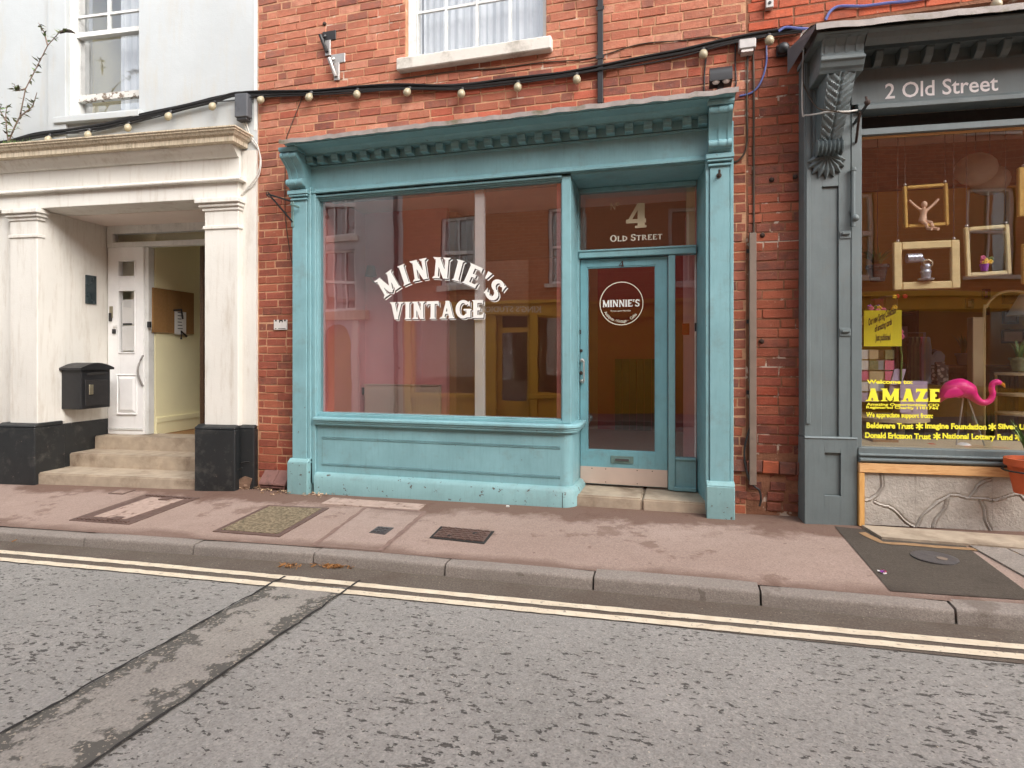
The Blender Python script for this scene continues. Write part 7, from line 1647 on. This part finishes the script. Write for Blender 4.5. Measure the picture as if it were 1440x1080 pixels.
def owin(parent, h, y=YO, bars=(2, 3), mat='white_wood'):
    a, b, z0, z1 = h; m = MB(); t = .07
    for q in ((a, a+t, z0, z1), (b-t, b, z0, z1), (a+t, b-t, z0, z0+t), (a+t, b-t, z1-t, z1), (a+t, b-t, (z0+z1)/2-.03, (z0+z1)/2+.03)): m.box(q[0], q[1], y-.14, y-.06, q[2], q[3])
    for k in range(1, bars[0]+1): x = a+(b-a)*k/(bars[0]+1); m.box(x-.014, x+.014, y-.12, y-.08, z0+t, z1-t)
    wn = m.build('window', M[mat], parent)
    m = MB(); m.box(a+.02, b-.02, y-.135, y-.13, z0+.02, z1-.02); m.build('pane', M['glass_up'], wn)
    m = MB(); m.box(a-.1, b+.1, y-1.2, y-1.1, z0-.1, z1+.1); m.build('room', M['darkwood'], wn)
    m = MB(); m.box(a-.08, b+.08, y-.05, y+.06, z0-.09, z0-.001); m.build('sill', M['sill'], wn)
hole_door = (xa0, xa1, -.2, zaa)
facade(ow, M['render'], -24, xe, -.8, HO, wins_w+[hole_door])
for h in wins_w: owin(ow, h)
m = MB(); xm_ = (xa0+xa1)/2; rx_ = (xa1-xa0)/2; pts = [(xa1+.0, zaa+.001), (xa0, zaa+.001)]+[(xm_-rx_*math.cos(math.pi*k/12), zaa-.55+.55*math.sin(math.pi*k/12)) for k in range(13)]
m.prism(pts, YO-.02, YO-.001); m.build('arch_spandrel', M['render'], ow)
obox(ow, 'arched_door', M['ochre'], xa0, xa1, YO-.3, YO-.25, -.2, zaa)
m = MB(); m.box(op(440, 0)[0], op(520, 0)[0], YO, YO+.14, op(480, 449)[1], op(480, 439)[1]); m.build('fascia', M['cornice'], ow, bevel=.01)
m = MB(); m.box(op(498, 0)[0], op(506, 0)[0], YO, YO+.1, 0, op(480, 449.5)[1]); m.build('pilaster', M['cream'], ow)
dp = thing('downpipe', 'dark downpipe between the two opposite buildings', 'downpipe', (xe-.2, YO+.06, 0)); x = op(558, 0)[0]; m = MB(); m.tube([(x, YO+.07, 0), (x, YO+.07, HO)], .05, 8); m.build('pipe', M['iron'], dp)
for z in (1.2, 3, 4.8): m = MB(); m.box(x-.07, x+.07, YO+.002, YO+.02, z, z+.05); m.build('clip', M['iron'], dp)
zw0, zw1 = op(640, 404)[1], op(640, 303)[1]
wins_b = []
for u0, u1 in ((620, 668), (771, 818)): wins_b.append((op(u0, 0)[0], op(u1, 0)[0], zw0, zw1))
gap_ = wins_b[1][0]-wins_b[0][0]
for k in range(2, 6): sh_ = gap_*(k+(.72 if k > 2 else 0)); wins_b.append((wins_b[0][0]+sh_, wins_b[0][1]+sh_, zw0, zw1))
wins_b += [(h[0], h[1], zw1+1.1, zw1+2.3) for h in wins_b]
zfa = op(700, 424)[1]; zfb = op(700, 447)[1]
shw = (op(583, 0)[0], op(667, 0)[0], op(620, 554)[1], zfb-.03); dw = (op(697, 0)[0], op(745, 0)[0], .05, zfb-.03); sh2 = (op(752, 0)[0], op(800, 0)[0], op(760, 554)[1], zfb-.03); sh3 = (2.2, 4.4, .9, zfb-.03); sh4 = (5.2, 9, .9, zfb-.03)
facade(ob, M['brickopp'], xe, 24, -.5, HO, wins_b+[(op(570, 0)[0], 10, -.2, zfa)])
for h in wins_b: owin(ob, h, bars=(1, 0))
ys = thing('shopfront', 'yellow ochre shopfront across the street with raised shop name', 'shopfront', (-.5, YO, .1))
m = MB(); xs0, xs1 = op(570, 0)[0], 10
def cutpanel(y0, y1, holes, z0, z1, mat):
    xs_ = sorted({xs0, xs1}|{h[0] for h in holes}|{h[1] for h in holes}); zs_ = sorted({z0, z1}|{h[2] for h in holes}|{h[3] for h in holes}); m = MB()
    for x0, x1 in zip(xs_, xs_[1:]):
        for q0, q1 in zip(zs_, zs_[1:]):
            cx_, cz_ = (x0+x1)/2, (q0+q1)/2
            if any(h[0] < cx_ < h[1] and h[2] < cz_ < h[3] for h in holes): continue
            m.box(x0, x1, y0, y1, q0, q1)
    return m
M['yellowpaint'] = painted('ochre_shop_paint', srgb(204, 160, 48), srgb(130, 100, 50), .45, .74)
cutpanel(YO-.1, YO-.001, [shw, dw, sh2, sh3, sh4], -.2, zfa-.001, None).build('front', M['yellowpaint'], ys)
m = MB(); m.box(xs0, xs1, YO, YO+.06, zfb, zfa-.06); m.box(xs0-.05, xs1, YO, YO+.16, zfa-.06, zfa+.02); m.build('fascia', M['yellowpaint'], ys, bevel=.006)
for a in (xs0, shw[1]+.05, dw[1]+.02, 10-.2): m = MB(); m.box(a, a+.16, YO, YO+.06, .05, zfb-.001); m.build('pilaster', M['yellowpaint'], ys, bevel=.005)
for h in (shw, sh2, sh3, sh4):
    m = MB(); m.box(h[0], h[1], YO-.06, YO-.054, h[2], h[3]); m.build('window_pane', M['glass_door'], ys)
    m = MB(); m.box(h[0]-.1, h[1]+.1, YO, YO+.08, h[2]-.1, h[2]-.02); m.build('window_sill', M['yellowpaint'], ys, bevel=.005)
    m = MB(); m.box(h[0]-.1, h[1]+.1, YO-.62, YO-.6, h[2]-.1, h[3]+.1); m.build('display_back', M['board'], ys)
xk0, xk1 = op(683, 0)[0], op(762, 0)[0]; vs, fs = font_mesh("KING'S STUDIO", .02); lo, hi = min(v[0] for v in vs), max(v[0] for v in vs)
m = MB(); k = (xk1-xk0)/(hi-lo); m.add([(xk1-(x-lo)*k, YO+.064, (zfa+zfb)/2-.12+y*k*1.3) for x, y in vs], fs); m.build('lettering', M['letter_cream'], ys)
m = MB(); m.box(dw[0], dw[0]+.1, YO-.2, YO-.14, .05, dw[3]); m.box(dw[1]-.1, dw[1], YO-.2, YO-.14, .05, dw[3]); m.box(dw[0]+.1, dw[1]-.1, YO-.2, YO-.14, .05, .5); m.box(dw[0]+.1, dw[1]-.1, YO-.2, YO-.14, 2.0, 2.12); dr = m.build('door', M['yellowpaint'], ys)
m = MB(); m.box(dw[0]+.1, dw[1]-.1, YO-.175, YO-.17, .5, 2.0); m.build('pane', M['glass_door'], dr)
m = MB(); m.box(dw[0]-.3, dw[1]+.3, YO-1.6, YO-1.5, -.2, 3); m.build('room', M['darkwood'], ys)
